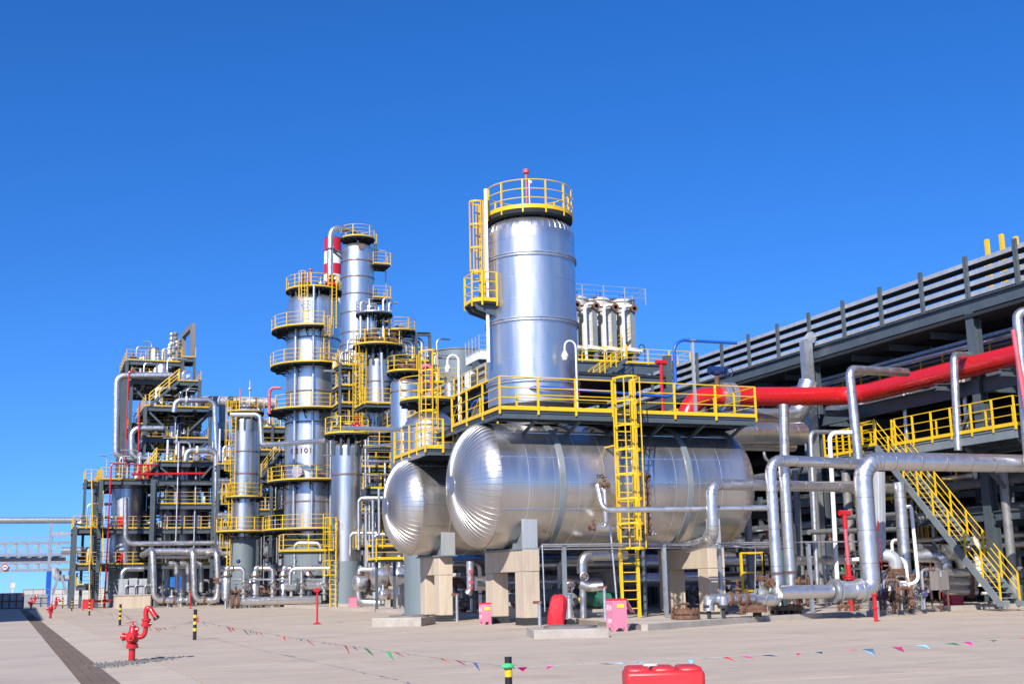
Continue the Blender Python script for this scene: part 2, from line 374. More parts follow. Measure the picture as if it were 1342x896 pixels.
def valve(par, p, d, r, stem=UP, m='rust', wm='rust', wheel=True, L=None):
    p, d, st = V(p), V(d).normalized(), V(stem).normalized(); L = L or r * 2.2; mb = MB()
    mb.sweep([p - d * L, p - d * L * .35, p, p + d * L * .35, p + d * L], r, 12, True, [r * .75, r * .75, r * 1.1, r * .75, r * .75])
    for s in (-1, 1): flange(mb, p + d * s * L * .9, d, r * 1.55, r * .22)
    mb.cyl(p, p + st * r * 2.0, r * .55, 10); mb.cyl(p + st * r * 1.9, p + st * r * 2.2, r * 1.0, 12)
    mb.cyl(p + st * r * 2.2, p + st * r * 4.1, r * .14, 8)
    for s in (-1, 1): mb.bar(p + st * r * 2.2 + d * s * r * .35, p + st * r * 3.4 + d * s * r * .2, r * .14)
    o = obj('valve', mb, m, par)
    if wheel: handwheel(o, p + st * r * 3.7, st, r * 1.35, wm)
    return o
def pipe(name, label, pts, r, m='pipe_cladding', cat='pipe', group=None, bend=None, seams=1.0, n=14, flanges=(), fm='rust', steps=6, supports=()):
    pts = [V(p) for p in pts]; t = thing(name, label, cat, pts[0], group)
    path = fillet(pts, 3 * r if bend is None else bend, steps)
    obj('pipe_run', MB().sweep(path, r, n), m, t)
    if seams:
        sb = MB()
        for i in range(len(path) - 1):
            a, b = path[i], path[i + 1]; L = (b - a).length; d = (b - a).normalized(); k = int(L / seams) if L > seams * .8 else 0
            for q in ([a + d * L * (j + .5) / max(1, k) for j in range(k)] if k else []) + ([a] if i and L < 3 * r else []):
                sb.cyl(q - d * .012, q + d * .012, r + .006, n)
        if sb.v: obj('cladding_seam', sb, 'seam', t, kind='stuff')
    for p, d in flanges:
        fb = MB(); flange(fb, p, d, r * 1.5, r * .3); obj('flange', fb, fm, t)
    for p, z0 in supports:
        p = V(p); sb = MB().box((p.x, p.y, z0 + .01), (.3, .3, .02)); sb.cyl((p.x, p.y, z0), (p.x, p.y, p.z - r * .9), max(.05, r * .35), 10); obj('support_leg', sb, 'galvanised', t)
    return t
def hose_lamp(label, base, h, side, m='white', r=.028, ar=.24):
    b = V(base); sd = V(side).normalized(); t = thing('lamp_post', label, 'lamp', b)
    P = [b, b + UP * h] + [b + UP * h + sd * (ar - ar * cos(pi * k / 8)) + UP * ar * sin(pi * k / 8) for k in range(1, 9)]
    P.append(P[-1] - UP * .15); obj('pole', MB().sweep(P, r, 8), m, t)
    e = P[-1]; obj('lamp_head', MB().lathe([(.03, .0), (.07, -.04), (.14, -.2), (.12, -.25), (.085, -.36), (.01, -.38)], e, 12), 'lamp_glass', t); return t
def text_mesh(name, s, size, m, par, loc, rot, wrap=None, bold=.0, gap=1.):
    c = bpy.data.curves.new(name, 'FONT'); c.body = s; c.size = size; c.align_x = 'CENTER'; c.align_y = 'CENTER'; c.offset = bold; c.space_character = gap; c.extrude = .002
    o = bpy.data.objects.new(name, c); COL.objects.link(o); bpy.context.view_layer.update()
    me = bpy.data.meshes.new_from_object(o); bpy.data.objects.remove(o); bpy.data.curves.remove(c)
    R = rot; loc = V(loc)
    if wrap:  # bend the flat letters round a vertical cylinder: wrap = (centre, radius, angle)
        cc, rad, ang = wrap
        for v in me.vertices:
            a = ang + v.co.x / rad; v.co = V((cc.x + rad * cos(a), cc.y + rad * sin(a), loc.z + v.co.y)) - BASE[par.name]
    else:
        for v in me.vertices: v.co = R @ v.co + V(loc) - BASE[par.name]
    me.materials.clear(); me.materials.append(M[m])
    q = bpy.data.objects.new(name, me); COL.objects.link(q); q.parent = par; BASE[q.name] = BASE[par.name]; return q
def facing(nrm):   # text plane that faces along nrm and stands upright
    n = V(nrm).normalized(); x = UP.cross(n).normalized(); y = n.cross(x); return Matrix((x, y, n)).transposed()
# ================================================================== THE GROUND
def structure(name, mb, m): return obj(name, mb, m, kind='structure')
TXL = lambda y: .95 - (y - 22) * .0142               # left lip of the covered drain, measured; it runs almost along Y
TW = .62
def strip(u0, u1, y0, y1, z0, z1, d=0., g=.0): return MB().poly([(TXL(y0) + u0 + g, y0 + g), (TXL(y0) + u1 - g, y0 + g), (TXL(y1) + u1 - g, y1 - g), (TXL(y1) + u0 + g, y1 - g)], z0, z1)
g = MB(); g.bx(-5000, 5000, -60, 6500, -3, -.06); structure('ground', g, 'earth')
road = structure('road', MB().poly([(-40, 4), (TXL(4) - .01, 4), (TXL(165) - .01, 165), (-40, 165)], -.3, -.03), 'joint_fill'); random.seed(3)
for i in range(4):
    for j in range(13):
        y0, y1 = 6 + j * 5.5, 6 + (j + 1) * 5.5; u0, u1 = -(i + 1) * 5.0, -i * 5.0 - .012
        obj('road_slab', strip(u0, u1, y0, y1, -.1, random.uniform(-.004, .004), g=.012), 'road', road)
obj('far_road', MB().poly([(-40, 77.6), (TXL(77.6) - .02, 77.6), (TXL(165) - .02, 165), (-40, 165)], -.1, 0), 'road', road); obj('road_side', MB().poly([(-40, 4), (TXL(4) - 20.02, 4), (TXL(77.5) - 20.02, 77.5), (-40, 77.5)], -.1, 0), 'road', road)
base = MB(); base.bx(-1.5, 75, 5, 190, -.3, -.05); pave = structure('pavement', base, 'joint_fill')
SX, SY, UA = 5.2, 4.6, TW + 1.15
for i in range(11):
    for j in range(13):
        y0, y1 = 11.5 + j * SY, 11.5 + (j + 1) * SY; u0, u1 = UA + i * SX, UA + (i + 1) * SX
        if j == 0: y0 -= 6
        if u0 > 30 and y0 > 60: continue
        dz = random.uniform(-.005, .005); obj('paving_slab', strip(u0, u1, y0, y1, -.1, dz, g=random.uniform(.012, .03)), 'paving', pave)
yf_ = 11.5 + 13 * SY + .01; obj('far_paving', MB().poly([(TXL(yf_) + UA, yf_), (75, yf_), (75, 188), (TXL(188) + UA, 188)], -.1, .0), 'paving', pave)
apron = structure('pavement_apron', strip(TW, UA - .01, 4, 165, -.2, -.045), 'joint_fill')
for j in range(26):
    y0 = 8 + j * 4.6; y1 = y0 + 4.58; p = [(TXL(y0) + TW + .01, y0), (TXL(y0) + UA - .015, y0), (TXL(y1) + UA - .015, y1), (TXL(y1) + TW + .01, y1)]; s = MB()
    s.add([(*q, -.1) for q in p] + [(*q, z) for q, z in zip(p, (-.035, .006, .006, -.035))], [(0, 3, 2, 1), (4, 5, 6, 7), (0, 1, 5, 4), (1, 2, 6, 5), (2, 3, 7, 6), (3, 0, 4, 7)])
    obj('apron_slab', s, 'apron', apron)
drain = structure('drain_channel', strip(0, TW, 4, 165, -.5, -.09), 'joint_fill')
def cover_():
    m_ = MB(); m_.bx(.008, .196, .008, .985, -.075, -.05)
    for k in range(8): m_.bx(.012, .192, .03 + k * .12, .095 + k * .12, -.049, -.034)
    return m_
cov = shared(('drain_cover',), cover_, 'drain_cover')
for j in range(86):
    for i in range(3): inst('drain_cover', cov, drain, (TXL(9.5 + j) + .005 + i * .205, 9 + j, random.uniform(-.004, .004)))
obj('far_drain_cover', strip(.02, TW - .02, 95.01, 165, -.06, -.036), 'drain_cover', drain, kind='stuff')
gv = MB(); random.seed(5)
for k in range(900):
    t = random.random(); p = onZ(131, 872).lerp(onZ(222, 862.5), t) + V((random.gauss(0, .12), random.gauss(0, .35), 0)); s = random.uniform(.012, .032)
    gv.box((p.x, p.y, s * .4), (s, s * random.uniform(.6, 1.4), s), random.random() * 3)
obj('gravel', gv, 'gravel', kind='stuff', label='strip of loose grey gravel by the hydrant')
# raised concrete pad of the plant, its kerb measured along the front
PADZ = .18
pad_pts = [(17.4, 33.8), (23.8, 37.4), (29.9, 39.3), (35, 41.6), (75, 43), (75, 100), (19.0, 100), (18.9, 44.2)]
padb = MB().poly(pad_pts, -.2, PADZ - .02); pad = structure('concrete_pad', padb, 'pad')
E_ = [V((*p, 0)) for p in pad_pts[:5]]
for a, b in zip(E_[:-1], E_[1:]):
    L = (b - a).length; n = max(1, int(L / 2.4)) if L < 20 else 12; d = (b - a) / n; nr = V((-d.y, d.x, 0)).normalized() * .22
    for k in range(n):
        p, q = a + d * (k + .006), a + d * (k + .994); s = MB().poly([(p.x - nr.x * .1, p.y - nr.y * .1), (q.x - nr.x * .1, q.y - nr.y * .1), (q.x + nr.x, q.y + nr.y), (p.x + nr.x, p.y + nr.y)], -.1, PADZ + random.uniform(0, .012)); obj('kerb_stone', s, 'plinth_concrete', pad)
E_ = [V((18.9, 44.2, 0)), V((17.4, 33.8, 0))]
for k in range(4):
    a, b = E_[0].lerp(E_[1], (k + .01) / 4), E_[0].lerp(E_[1], (k + .99) / 4); s = MB().poly([(a.x, a.y), (b.x, b.y), (b.x + .25, b.y + .24), (a.x + .25, a.y)], -.1, PADZ + .008); obj('kerb_stone', s, 'concrete', pad)
for i in range(5):
    for j in range(4):
        x0, y0 = 24 + i * 4.2, 44 + j * 4; s = MB(); s.bx(x0 + .01, x0 + 4.19, y0 + .01, y0 + 3.99, 0, PADZ + random.uniform(-.01, .006)); obj('pad_slab', s, 'pad', pad)
# ================================================================== THE DRUMS
def seg_panel(R, x0, x1, a0, a1, Y, zc, n=12, th=.004):
    mb = MB(); vs = []
    for r in (R, R - .03):
        for x in (x0, x1):
            for k in range(n + 1):
                a = a0 + (a1 - a0) * k / n; vs.append((x, Y + r * cos(a), zc + r * sin(a)))
    m = n + 1; fs = [(k, k + 1, m + k + 1, m + k) for k in range(n)]
    fs += [(2 * m + k + 1, 2 * m + k, 3 * m + k, 3 * m + k + 1) for k in range(n)]
    fs += [(k + 1, k, 2 * m + k, 2 * m + k + 1) for k in range(n)] + [(m + k, m + k + 1, 3 * m + k + 1, 3 * m + k) for k in range(n)]
    fs += [(0, m, 3 * m, 2 * m), (n, 2 * m + n, 3 * m + n, m + n)]
    return mb.add(vs, fs)
def drum(label, x0, x1, Y, zc, R, dep, courses, gores, bands, pier_x, pier_z, lean_detail=True):
    t = thing('storage_drum', label, 'storage tank', V((x0, Y, 0)))
    core = MB(); core.lathe([(R - .035, x0), (R - .035, x1)], (0, Y, zc), 48, (1, 0, 0)); obj('shell', core, 'seam', t)
    for k in range(courses):
        a, b = x0 + (x1 - x0) * k / courses, x0 + (x1 - x0) * (k + 1) / courses
        npan = 8; off = (k % 2) * pi / 8 + .2
        for j in range(npan):
            rr = R + random.uniform(-.006, .006) + (.004 if k % 2 else 0)
            obj('cladding_panel', seg_panel(rr, a - .015, b + .015, off + 2 * pi * j / npan - .01, off + 2 * pi * (j + 1) / npan + .006, Y, zc), 'drum_cladding', t)
    sm_ = MB()
    for k in range(1, courses): xx = x0 + (x1 - x0) * k / courses; sm_.lathe([(R, -.022), (R + .014, -.012), (R + .014, .012), (R, .022)], (xx, Y, zc), 56, (1, 0, 0))
    for a in (158, 181, 205, 128): a = radians(a); sm_.bar((x0, Y + (R + .008) * cos(a), zc + (R + .008) * sin(a)), (x1, Y + (R + .008) * cos(a), zc + (R + .008) * sin(a)), .022, .022)
    obj('seam_bead', sm_, 'bright_seam', t, kind='stuff')
    for s, xe in ((-1, x0), (1, x1)):
        hd = MB(); prof = [((R - .04) * cos(pi / 2 * k / 10) + .001, s * (dep - .03) * sin(pi / 2 * k / 10)) for k in range(11)]
        hd.lathe(prof, (xe, Y, zc), 48, (1, 0, 0)); h = obj('head', hd, 'seam', t)
        rin = .30
        for j in range(gores):
            w = 2 * pi / gores; vs = []; n = 9; lift = random.uniform(0, .004)
            for k in range(n + 1):
                th = math.acos(rin / R) * k / n; r = R * cos(th) + lift; x = xe + s * dep * sin(th)
                for q, e in ((-.5, 0.), (-.45, .009), (-.40, .0), (-.1, .0), (.2, .0), (.5, .0)):
                    a = w * (j + q); vs.append((x + s * e, Y + (r + e) * cos(a), zc + (r + e) * sin(a)))
            fs = []
            for k in range(n):
                for q in range(5):
                    i = k * 6 + q; fs.append((i, i + 1, i + 7, i + 6) if s > 0 else (i + 1, i, i + 6, i + 7))
            obj('gore_panel', MB().add(vs, fs), 'drum_cladding', h)
        cp = MB(); cp.lathe([(.36, s * (dep * .985 - .02)), (.36, s * (dep + .0)), (.001, s * (dep + .02))], (xe, Y, zc), 14, (1, 0, 0)); obj('centre_cap', cp, 'drum_cladding', h)
        cl = MB(); cl.lathe([(R + .012, -.06), (R + .012, .06)], (xe, Y, zc), 56, (1, 0, 0)); obj('head_band', cl, 'drum_cladding', h)
    for xb in bands:
        b = MB(); b.lathe([(R - .02, -.11), (R + .06, -.11), (R + .06, .11), (R - .02, .11)], (xb, Y, zc), 56, (1, 0, 0)); obj('stiffening_ring', b, 'steel_light', t)
    for xp in pier_x:
        sd = MB(); hw = R * .80; pts = [V((xp - .17, Y - hw, pier_z)), V((xp - .17, Y + hw, pier_z))]
        m = 16; up = []
        for k in range(m + 1):
            y = Y + hw - 2 * hw * k / m; up.append(V((xp - .17, y, zc - sqrt(max(0, (R + .01) ** 2 - (y - Y) ** 2)))))
        sd.extr(pts + up, (.34, 0, 0)); s_ = obj('saddle', sd, 'steel_light', t)
        for yy, sg in ((Y - hw, -1), (Y + hw, 1)):
            pl = MB().bx(xp - .30, xp + .30, yy + sg * .005, yy + sg * .045, pier_z, zc - sqrt(R * R - hw * hw) + .28); obj('saddle_end_plate', pl, 'louver_grey', s_)
        bp = MB().bx(xp - .36, xp + .36, Y - hw - .12, Y + hw + .12, pier_z + .002, pier_z + .05); obj('base_plate', bp, 'steel_light', s_)
        if lean_detail:
            for sx in (-1, 1):
                gp = MB(); y0 = Y - hw * .55
                for yy in (-.55, 0, .55):
                    y = Y + hw * yy; zt = zc - sqrt((R + .01) ** 2 - (y - Y) ** 2)
                    gp.extr([(xp + sx * .17, y - .015, pier_z + .05), (xp + sx * .34, y - .015, pier_z + .05), (xp + sx * .30, y - .015, zt), (xp + sx * .17, y - .015, zt)], (0, .03, 0))
                obj('saddle_rib', gp, 'steel_light', s_)
    return t
def bevel(o, w=.02):
    md = o.modifiers.new('bevel', 'BEVEL'); md.width = w; md.segments = 2; md.limit_method = 'ANGLE'
def pier(label, x, y0, y1, top, wx, beam, pil, cap=True):
    t = thing('concrete_pier', label, 'pier', V((x, (y0 + y1) / 2, 0)))
    for a, b in ((y0, y0 + pil), (y1 - pil, y1)):
        p = MB().bx(x - wx / 2, x + wx / 2, a, b, -.2, top - beam - .003); bevel(obj('pillar', p, 'concrete', t))
        f = MB().bx(x - wx / 2 - .012, x + wx / 2 + .012, a - .012, b + .012, -.1, .26); obj('tar_band', f, 'tar', t)
    p = MB().bx(x - wx / 2 - .01, x + wx / 2 + .01, y0 - .02, y1 + .02, top - beam, top); bevel(obj('cross_beam', p, 'concrete', t))
D1Y, D1Z, D1R = 43.62, 5.10, 2.34
b1 = [onY(738, 640, 41.3).x, onY(905, 640, 41.3).x]; b1.insert(1, sum(b1) / 2 + .35)
d1 = drum('larger silvery horizontal storage drum on concrete piers carrying the tall column', 15.75, 25.75, D1Y, D1Z, D1R, 1.2, 10, 64, b1, (16.87, 24.5), 2.66)
pier('left concrete pier under the larger silver drum beside a pink bin', 16.87, 41.62, 45.62, 2.66, .62, .78, .85)
pier('right concrete pier of the larger silver drum behind the yellow caged ladder', 24.5, 41.62, 45.62, 2.66, .7, .78, .85)
d2 = drum('smaller silvery horizontal storage drum behind the larger drum', 14.95, 25.2, 50.3, 4.75, 2.03, 1.12, 9, 60, [18.4, 22.5], (16.05, 23.6), 2.62, False)
pier('left concrete pier under the smaller silver drum', 16.05, 48.95, 51.65, 2.62, .56, .75, .72)
pier('right concrete pier under the smaller silver drum, deep in shade', 23.6, 48.95, 51.65, 2.62, .56, .75, .72)
# marks and small fittings of the larger drum
q = onY(787, 624, D1Y - 2.36); text_mesh('stencil_mark', 'DQ', .19, 'black', d1, (q.x, q.y + .02, q.z), facing((0, -1, .05)), bold=.006)
q = onY(786, 697, D1Y - 2.2); nz = MB(); nz.tube([(q.x, D1Y - 2.1, q.z + 1.55), (q.x, D1Y - 2.75, q.z + 1.55), (q.x, D1Y - 2.75, q.z + .25), (q.x, D1Y - 2.2, q.z + .25)], .09, 12, .15); obj('level_nozzle', nz, 'pipe_cladding', d1)
nz = MB(); nz.cyl((q.x - .45, D1Y - 2.75, q.z + .1), (q.x + .5, D1Y - 2.75, q.z + .1), .13, 12); obj('nozzle_body', nz, 'pipe_cladding', d1)
valve(d1, (q.x + .55, D1Y - 2.75, q.z + .12), (1, 0, 0), .07); valve(d1, (q.x - .5, D1Y - 2.75, q.z + .12), (1, 0, 0), .075); valve(d1, (q.x, D1Y - 2.75, q.z + 1.68), (1, 0, 0), .08)
q = onY(848, 625, D1Y - 2.55); nz = MB(); nz.cyl((q.x, q.y, q.z), (q.x, q.y, q.z - 2.1), .05, 10)
for k in range(9): nz.cyl((q.x, q.y, q.z - .1 - k * .23), (q.x, q.y, q.z - .17 - k * .23), .1, 10)
for dz in (0, -2.1): nz.tube([(q.x, q.y, q.z + dz), (q.x, D1Y - 2.0, q.z + dz)], .05, 8, 0)
obj('level_gauge', nz, 'rust', d1); valve(d1, (q.x, q.y - .02, q.z + .02), (0, 1, 0), .06, m='rust', wm='steel_paint'); valve(d1, (q.x + .16, q.y, q.z - 2.1), (1, 0, 0), .05, m='galvanised', wm='blue')
# ------------------------------------------------------------------ tower on the larger drum
TXc = (onY(638.5, 400, D1Y).x + onY(752.5, 405, D1Y).x) / 2; TR = 1.76
tw = thing('deaerator_column', 'widest silvery column with railed round top, standing on the larger drum', 'column', V((TXc, D1Y, 7.4)))
zt = lambda py: zat(py, TXc, D1Y)
zb, ztop = 8.12, zt(312)
core = MB().lathe([(1.0, zb - .75), (1.05, zb - .4), (TR - .03, zb), (TR - .03, ztop), (.01, ztop)], (TXc, D1Y, 0), 48); obj('shell', core, 'seam', tw)
lev = [zb, zt(508), zt(478), zt(433), zt(402), zt(375), zt(346), zt(312)]
for i in range(len(lev) - 1):
    npan = 7
    for j in range(npan):
        a0 = .3 + .45 * (i % 2) + 2 * pi * j / npan; a1 = a0 + 2 * pi / npan + .008; r = TR + random.uniform(-.004, .004) + .003 * (i % 2)
        obj('cladding_panel', MB().lathe([(r - .02, lev[i] - .015), (r, lev[i] - .014), (r, lev[i + 1] + .006), (r - .02, lev[i + 1] + .007)], (TXc, D1Y, 0), 14, UP, a0 - .004, a1), 'aluminium', tw)
sm_ = MB()
for z in lev[1:-1]: sm_.lathe([(TR, z - .012), (TR + .012, z - .006), (TR + .012, z + .006), (TR, z + .012)], (TXc, D1Y, 0), 56)
obj('seam_bead', sm_, 'bright_seam', tw, kind='stuff')
for py in (346, 428.5, 506):
    z = zt(py); obj('stiffening_ring', MB().lathe([(TR - .02, z - .07), (TR + .075, z - .07), (TR + .075, z - .035), (TR + .03, z - .03), (TR + .03, z + .03), (TR + .075, z + .035), (TR + .075, z + .07), (TR - .02, z + .07)], (TXc, D1Y, 0), 56), 'galvanised', tw)
hd = MB().lathe([(TR * cos(pi / 2 * k / 8) * .985 + .001, ztop + .78 * sin(pi / 2 * k / 8)) for k in range(9)], (TXc, D1Y, 0), 48); h = obj('head', hd, 'seam', tw)
for j in range(44):
    w = 2 * pi / 44; vs = []
    for k in range(8):
        th = 1.35 * k / 7; r = TR * cos(th) + .005
        for qv, e in ((-.5, 0), (-.45, .012), (-.40, 0), (.5, 0)): vs.append((TXc + (r + e) * cos(w * (j + qv)), D1Y + (r + e) * sin(w * (j + qv)), ztop + .8 * sin(th) + e * .5))
    obj('gore_panel', MB().add(vs, [(k * 4 + c, k * 4 + c + 1, k * 4 + c + 5, k * 4 + c + 4) for k in range(7) for c in range(3)]), 'aluminium', h)
obj('knuckle_ring', MB().lathe([(TR + .008, ztop - .42), (TR + .012, ztop), (TR - .02, ztop + .05)], (TXc, D1Y, 0), 56), 'aluminium', h)
zp = zt(289)
PR = 1.72
pd = MB().lathe([(.3, zp), (PR, zp), (PR, zp - .16), (PR - .1, zp - .2), (.3, zp - .1)], (TXc, D1Y, 0), 48); obj('platform', pd, 'deck_steel', tw)
for k in range(10):
    a = .35 + 2 * pi * k / 10; c = V((cos(a), sin(a), 0)); o = V((TXc, D1Y, 0)); b = MB().bar(o + c * 1.25 + UP * (zp - .15), o + c * 1.45 + UP * (ztop + .2), .1, .1); obj('platform_leg', b, 'steel_light', tw)
arc_railing(tw, TXc, D1Y, PR, 0, 2 * pi, zp, nposts=12, sep=True, closed=True, toe=.16, rr=.022)
q = onY(689, 260, D1Y); zz = zt(228)
vp = MB(); vp.cyl((q.x, D1Y - .1, zp), (q.x, D1Y - .1, zz), .055, 10); vp.cyl((q.x, D1Y - .1, zz - .02), (q.x, D1Y - .1, zz + .13), .13, 12); obj('vent_pipe', vp, 'red_faded', tw)
vp = MB(); vp.cyl((q.x + .12, D1Y - .1, zp), (q.x + .12, D1Y - .1, zt(236)), .025, 8); vp.ball((q.x + .17, D1Y - .1, zt(240)), .09, 10); obj('lamp', vp, 'white', tw)
# side ladder and its landing, left of the tower
LX = onY(636, 340, D1Y).x - .12; la = pi
ladder(tw, LX, D1Y + .05, zt(402), zp, pi, .5, cage=zt(361), sep=True, m='yellow_old', cr=.27, top=.55, cd=.1)
rs = MB(); rs.bar((LX + .02, D1Y - .42, zt(480)), (LX + .02, D1Y - .42, zt(258)), .1, .1); obj('riser_pipe', rs, 'white', tw)
z3 = zt(404); dk = MB().poly([(LX + .3, D1Y - .75), (LX + .3, D1Y + .45), (LX - .62, D1Y + .45), (LX - .62, D1Y - .4), (LX - .3, D1Y - .75)], z3 - .1, z3); obj('landing', dk, 'deck_steel', tw)
for yy in (-.55, -.1, .35): obj('landing_beam', MB().extr([(LX + .4, D1Y + yy, z3 - .1), (LX - .58, D1Y + yy, z3 - .1), (LX - .45, D1Y + yy, z3 - .3), (LX + .4, D1Y + yy, z3 - .55)], (0, .06, 0)), 'steel_paint', tw)
railing(tw, [(LX + .3, D1Y - .73, z3), (LX - .29, D1Y - .73, z3), (LX - .6, D1Y - .4, z3), (LX - .6, D1Y + .43, z3), (LX + .1, D1Y + .43, z3)], sep=True, sp=.8, m='yellow')
# ------------------------------------------------------------------ access platform over the two drums
PY0 = 40.8; _q = onY(655, 536, PY0); PX0, PZ = _q.x, _q.z; PX1, PY1 = onY(991, 548, PY0).x, 48.3
pf = thing('access_platform', 'long yellow railed walkway platform over the larger drum round the column foot', 'platform', V((PX0, PY0, PZ)))
dk = MB(); dk.bx(PX0, PX1, PY0, D1Y - 1.95, PZ - .06, PZ); dk.bx(PX0, TXc - 1.95, D1Y - 1.94, D1Y + 1.95, PZ - .06, PZ); dk.bx(TXc + 1.95, PX1, D1Y - 1.94, D1Y + 1.95, PZ - .06, PZ); dk.bx(PX0, PX1, D1Y + 1.96, PY1, PZ - .06, PZ); obj('deck', dk, 'deck_steel', pf, kind='stuff')
for yy in (PY0 + .06, D1Y - 1.9, D1Y + 2.1, PY1 - .06): obj('edge_beam', MB().hbeam((PX0, yy, PZ - .19), (PX1, yy, PZ - .19), .12, .24), 'steel_paint', pf)
for xx in (PX0 + .06, PX1 - .06, 18.6, 20.6, 22.6, 24.6): obj('cross_beam', MB().hbeam((xx, PY0 + .13, PZ - .17), (xx, PY1 - .13, PZ - .17), .1, .2), 'steel_paint', pf)
for k in range(6):
    xx = 17.0 + k * 1.75; a = radians(50); z = D1Z + D1R * sin(a); y = D1Y - D1R * cos(a)
    obj('bracket', MB().bar((xx, PY0 + .35, PZ - .28), (xx - .12, y, z), .1, .1), 'steel_paint', pf)
    obj('bracket', MB().bar((xx, D1Y + D1R * cos(a), z), (xx, D1Y + 2.1, PZ - .28), .1, .1), 'steel_paint', pf)
LXa, LXb = 20.0, 20.68
railing(pf, [(LXa - .05, PY0, PZ), (PX0, PY0, PZ), (PX0, 46.2, PZ)], sep=True, sp=1.55, rr=.024, pw=.075, toe=.13, h=1.2)
railing(pf, [(LXb + .1, PY0, PZ), (PX1, PY0, PZ), (PX1, D1Y + 1.8, PZ)], sep=True, sp=1.55, rr=.024, pw=.075, toe=.13, h=1.2)
railing(pf, [(18.2, PY1, PZ), (PX1, PY1, PZ), (PX1, D1Y + 3.4, PZ)], sep=True, sp=1.6, h=1.2)
railing(pf, [(TXc - 1.5, D1Y - 2.0, PZ), (TXc + 3.2, D1Y - 2.0, PZ)], sep=True, sp=2.2, h=.7, toe=.0)
# caged yellow ladder in front of the drum
ld = thing('caged_ladder', 'tall yellow caged ladder in front of the larger drum', 'ladder', V((20.34, 40.75, PADZ)))
ladder(ld, 20.34, 40.72, PADZ, PZ, -pi / 2, .68, cage=2.62, sep=True, rw=.09, cr=.46, top=1.25)
for z in (4.0, 6.4): obj('wall_bracket', MB().bar((20.0, 40.75, z), (20.0, 41.45 if z < 5 else 41.8, z), .05).bar((20.68, 40.75, z), (20.68, 41.45 if z < 5 else 41.8, z), .05), 'yellow', ld)
# lower platform on the smaller drum, and the steps between
QX0, QX1, QY0, QY1, QZ = 14.62, 17.6, 47.1, 51.6, 6.86
p2 = thing('access_platform', 'short yellow railed platform on top of the smaller drum', 'platform', V((QX0, QY0, QZ)))
obj('deck', MB().bx(QX0, QX1, QY0, QY1, QZ - .06, QZ), 'deck_steel', p2)
for yy in (QY0 + .05, 49.4, QY1 - .05): obj('edge_beam', MB().hbeam((QX0, yy, QZ - .17), (QX1, yy, QZ - .17), .1, .2), 'steel_paint', p2)
obj('edge_beam', MB().hbeam((QX0 + .05, QY0 + .11, QZ - .17), (QX0 + .05, QY1 - .11, QZ - .17), .1, .2), 'galvanised', p2)
for k in range(3): obj('bracket', MB().bar((QX0 + .5 + k * .5, 49.4, QZ - .2), (QX0 + .9 + k * .5, 50, 6.6), .09), 'steel_paint', p2)
railing(p2, [(QX0 + .75, QY0, QZ), (QX0, QY0, QZ), (QX0, QY1, QZ), (QX1, QY1, QZ), (QX1, QY0 + .9, QZ)], sep=True, sp=1.15, pw=.08, h=1.2)
st = thing('steel_steps', 'short flight of yellow railed steps between the drum platforms', 'steps', V((15.75, 47, QZ)))
stairs(st, (15.75, 46.9, QZ + .05), (15.75, 45.9, PZ - .05), (1, 0, 0), .8, sep=True, sp=.9, h=1.15)
lg = thing('caged_ladder', 'short yellow caged ladder rising from the smaller drum platform to the column behind', 'ladder', V((16.6, 51.4, QZ)))
ladder(lg, 16.3, 52.2, QZ, zat(520, 16.3, 52.2), -pi / 2, .55, cage=QZ + 1.3, sep=True, cr=.4, top=2.0)
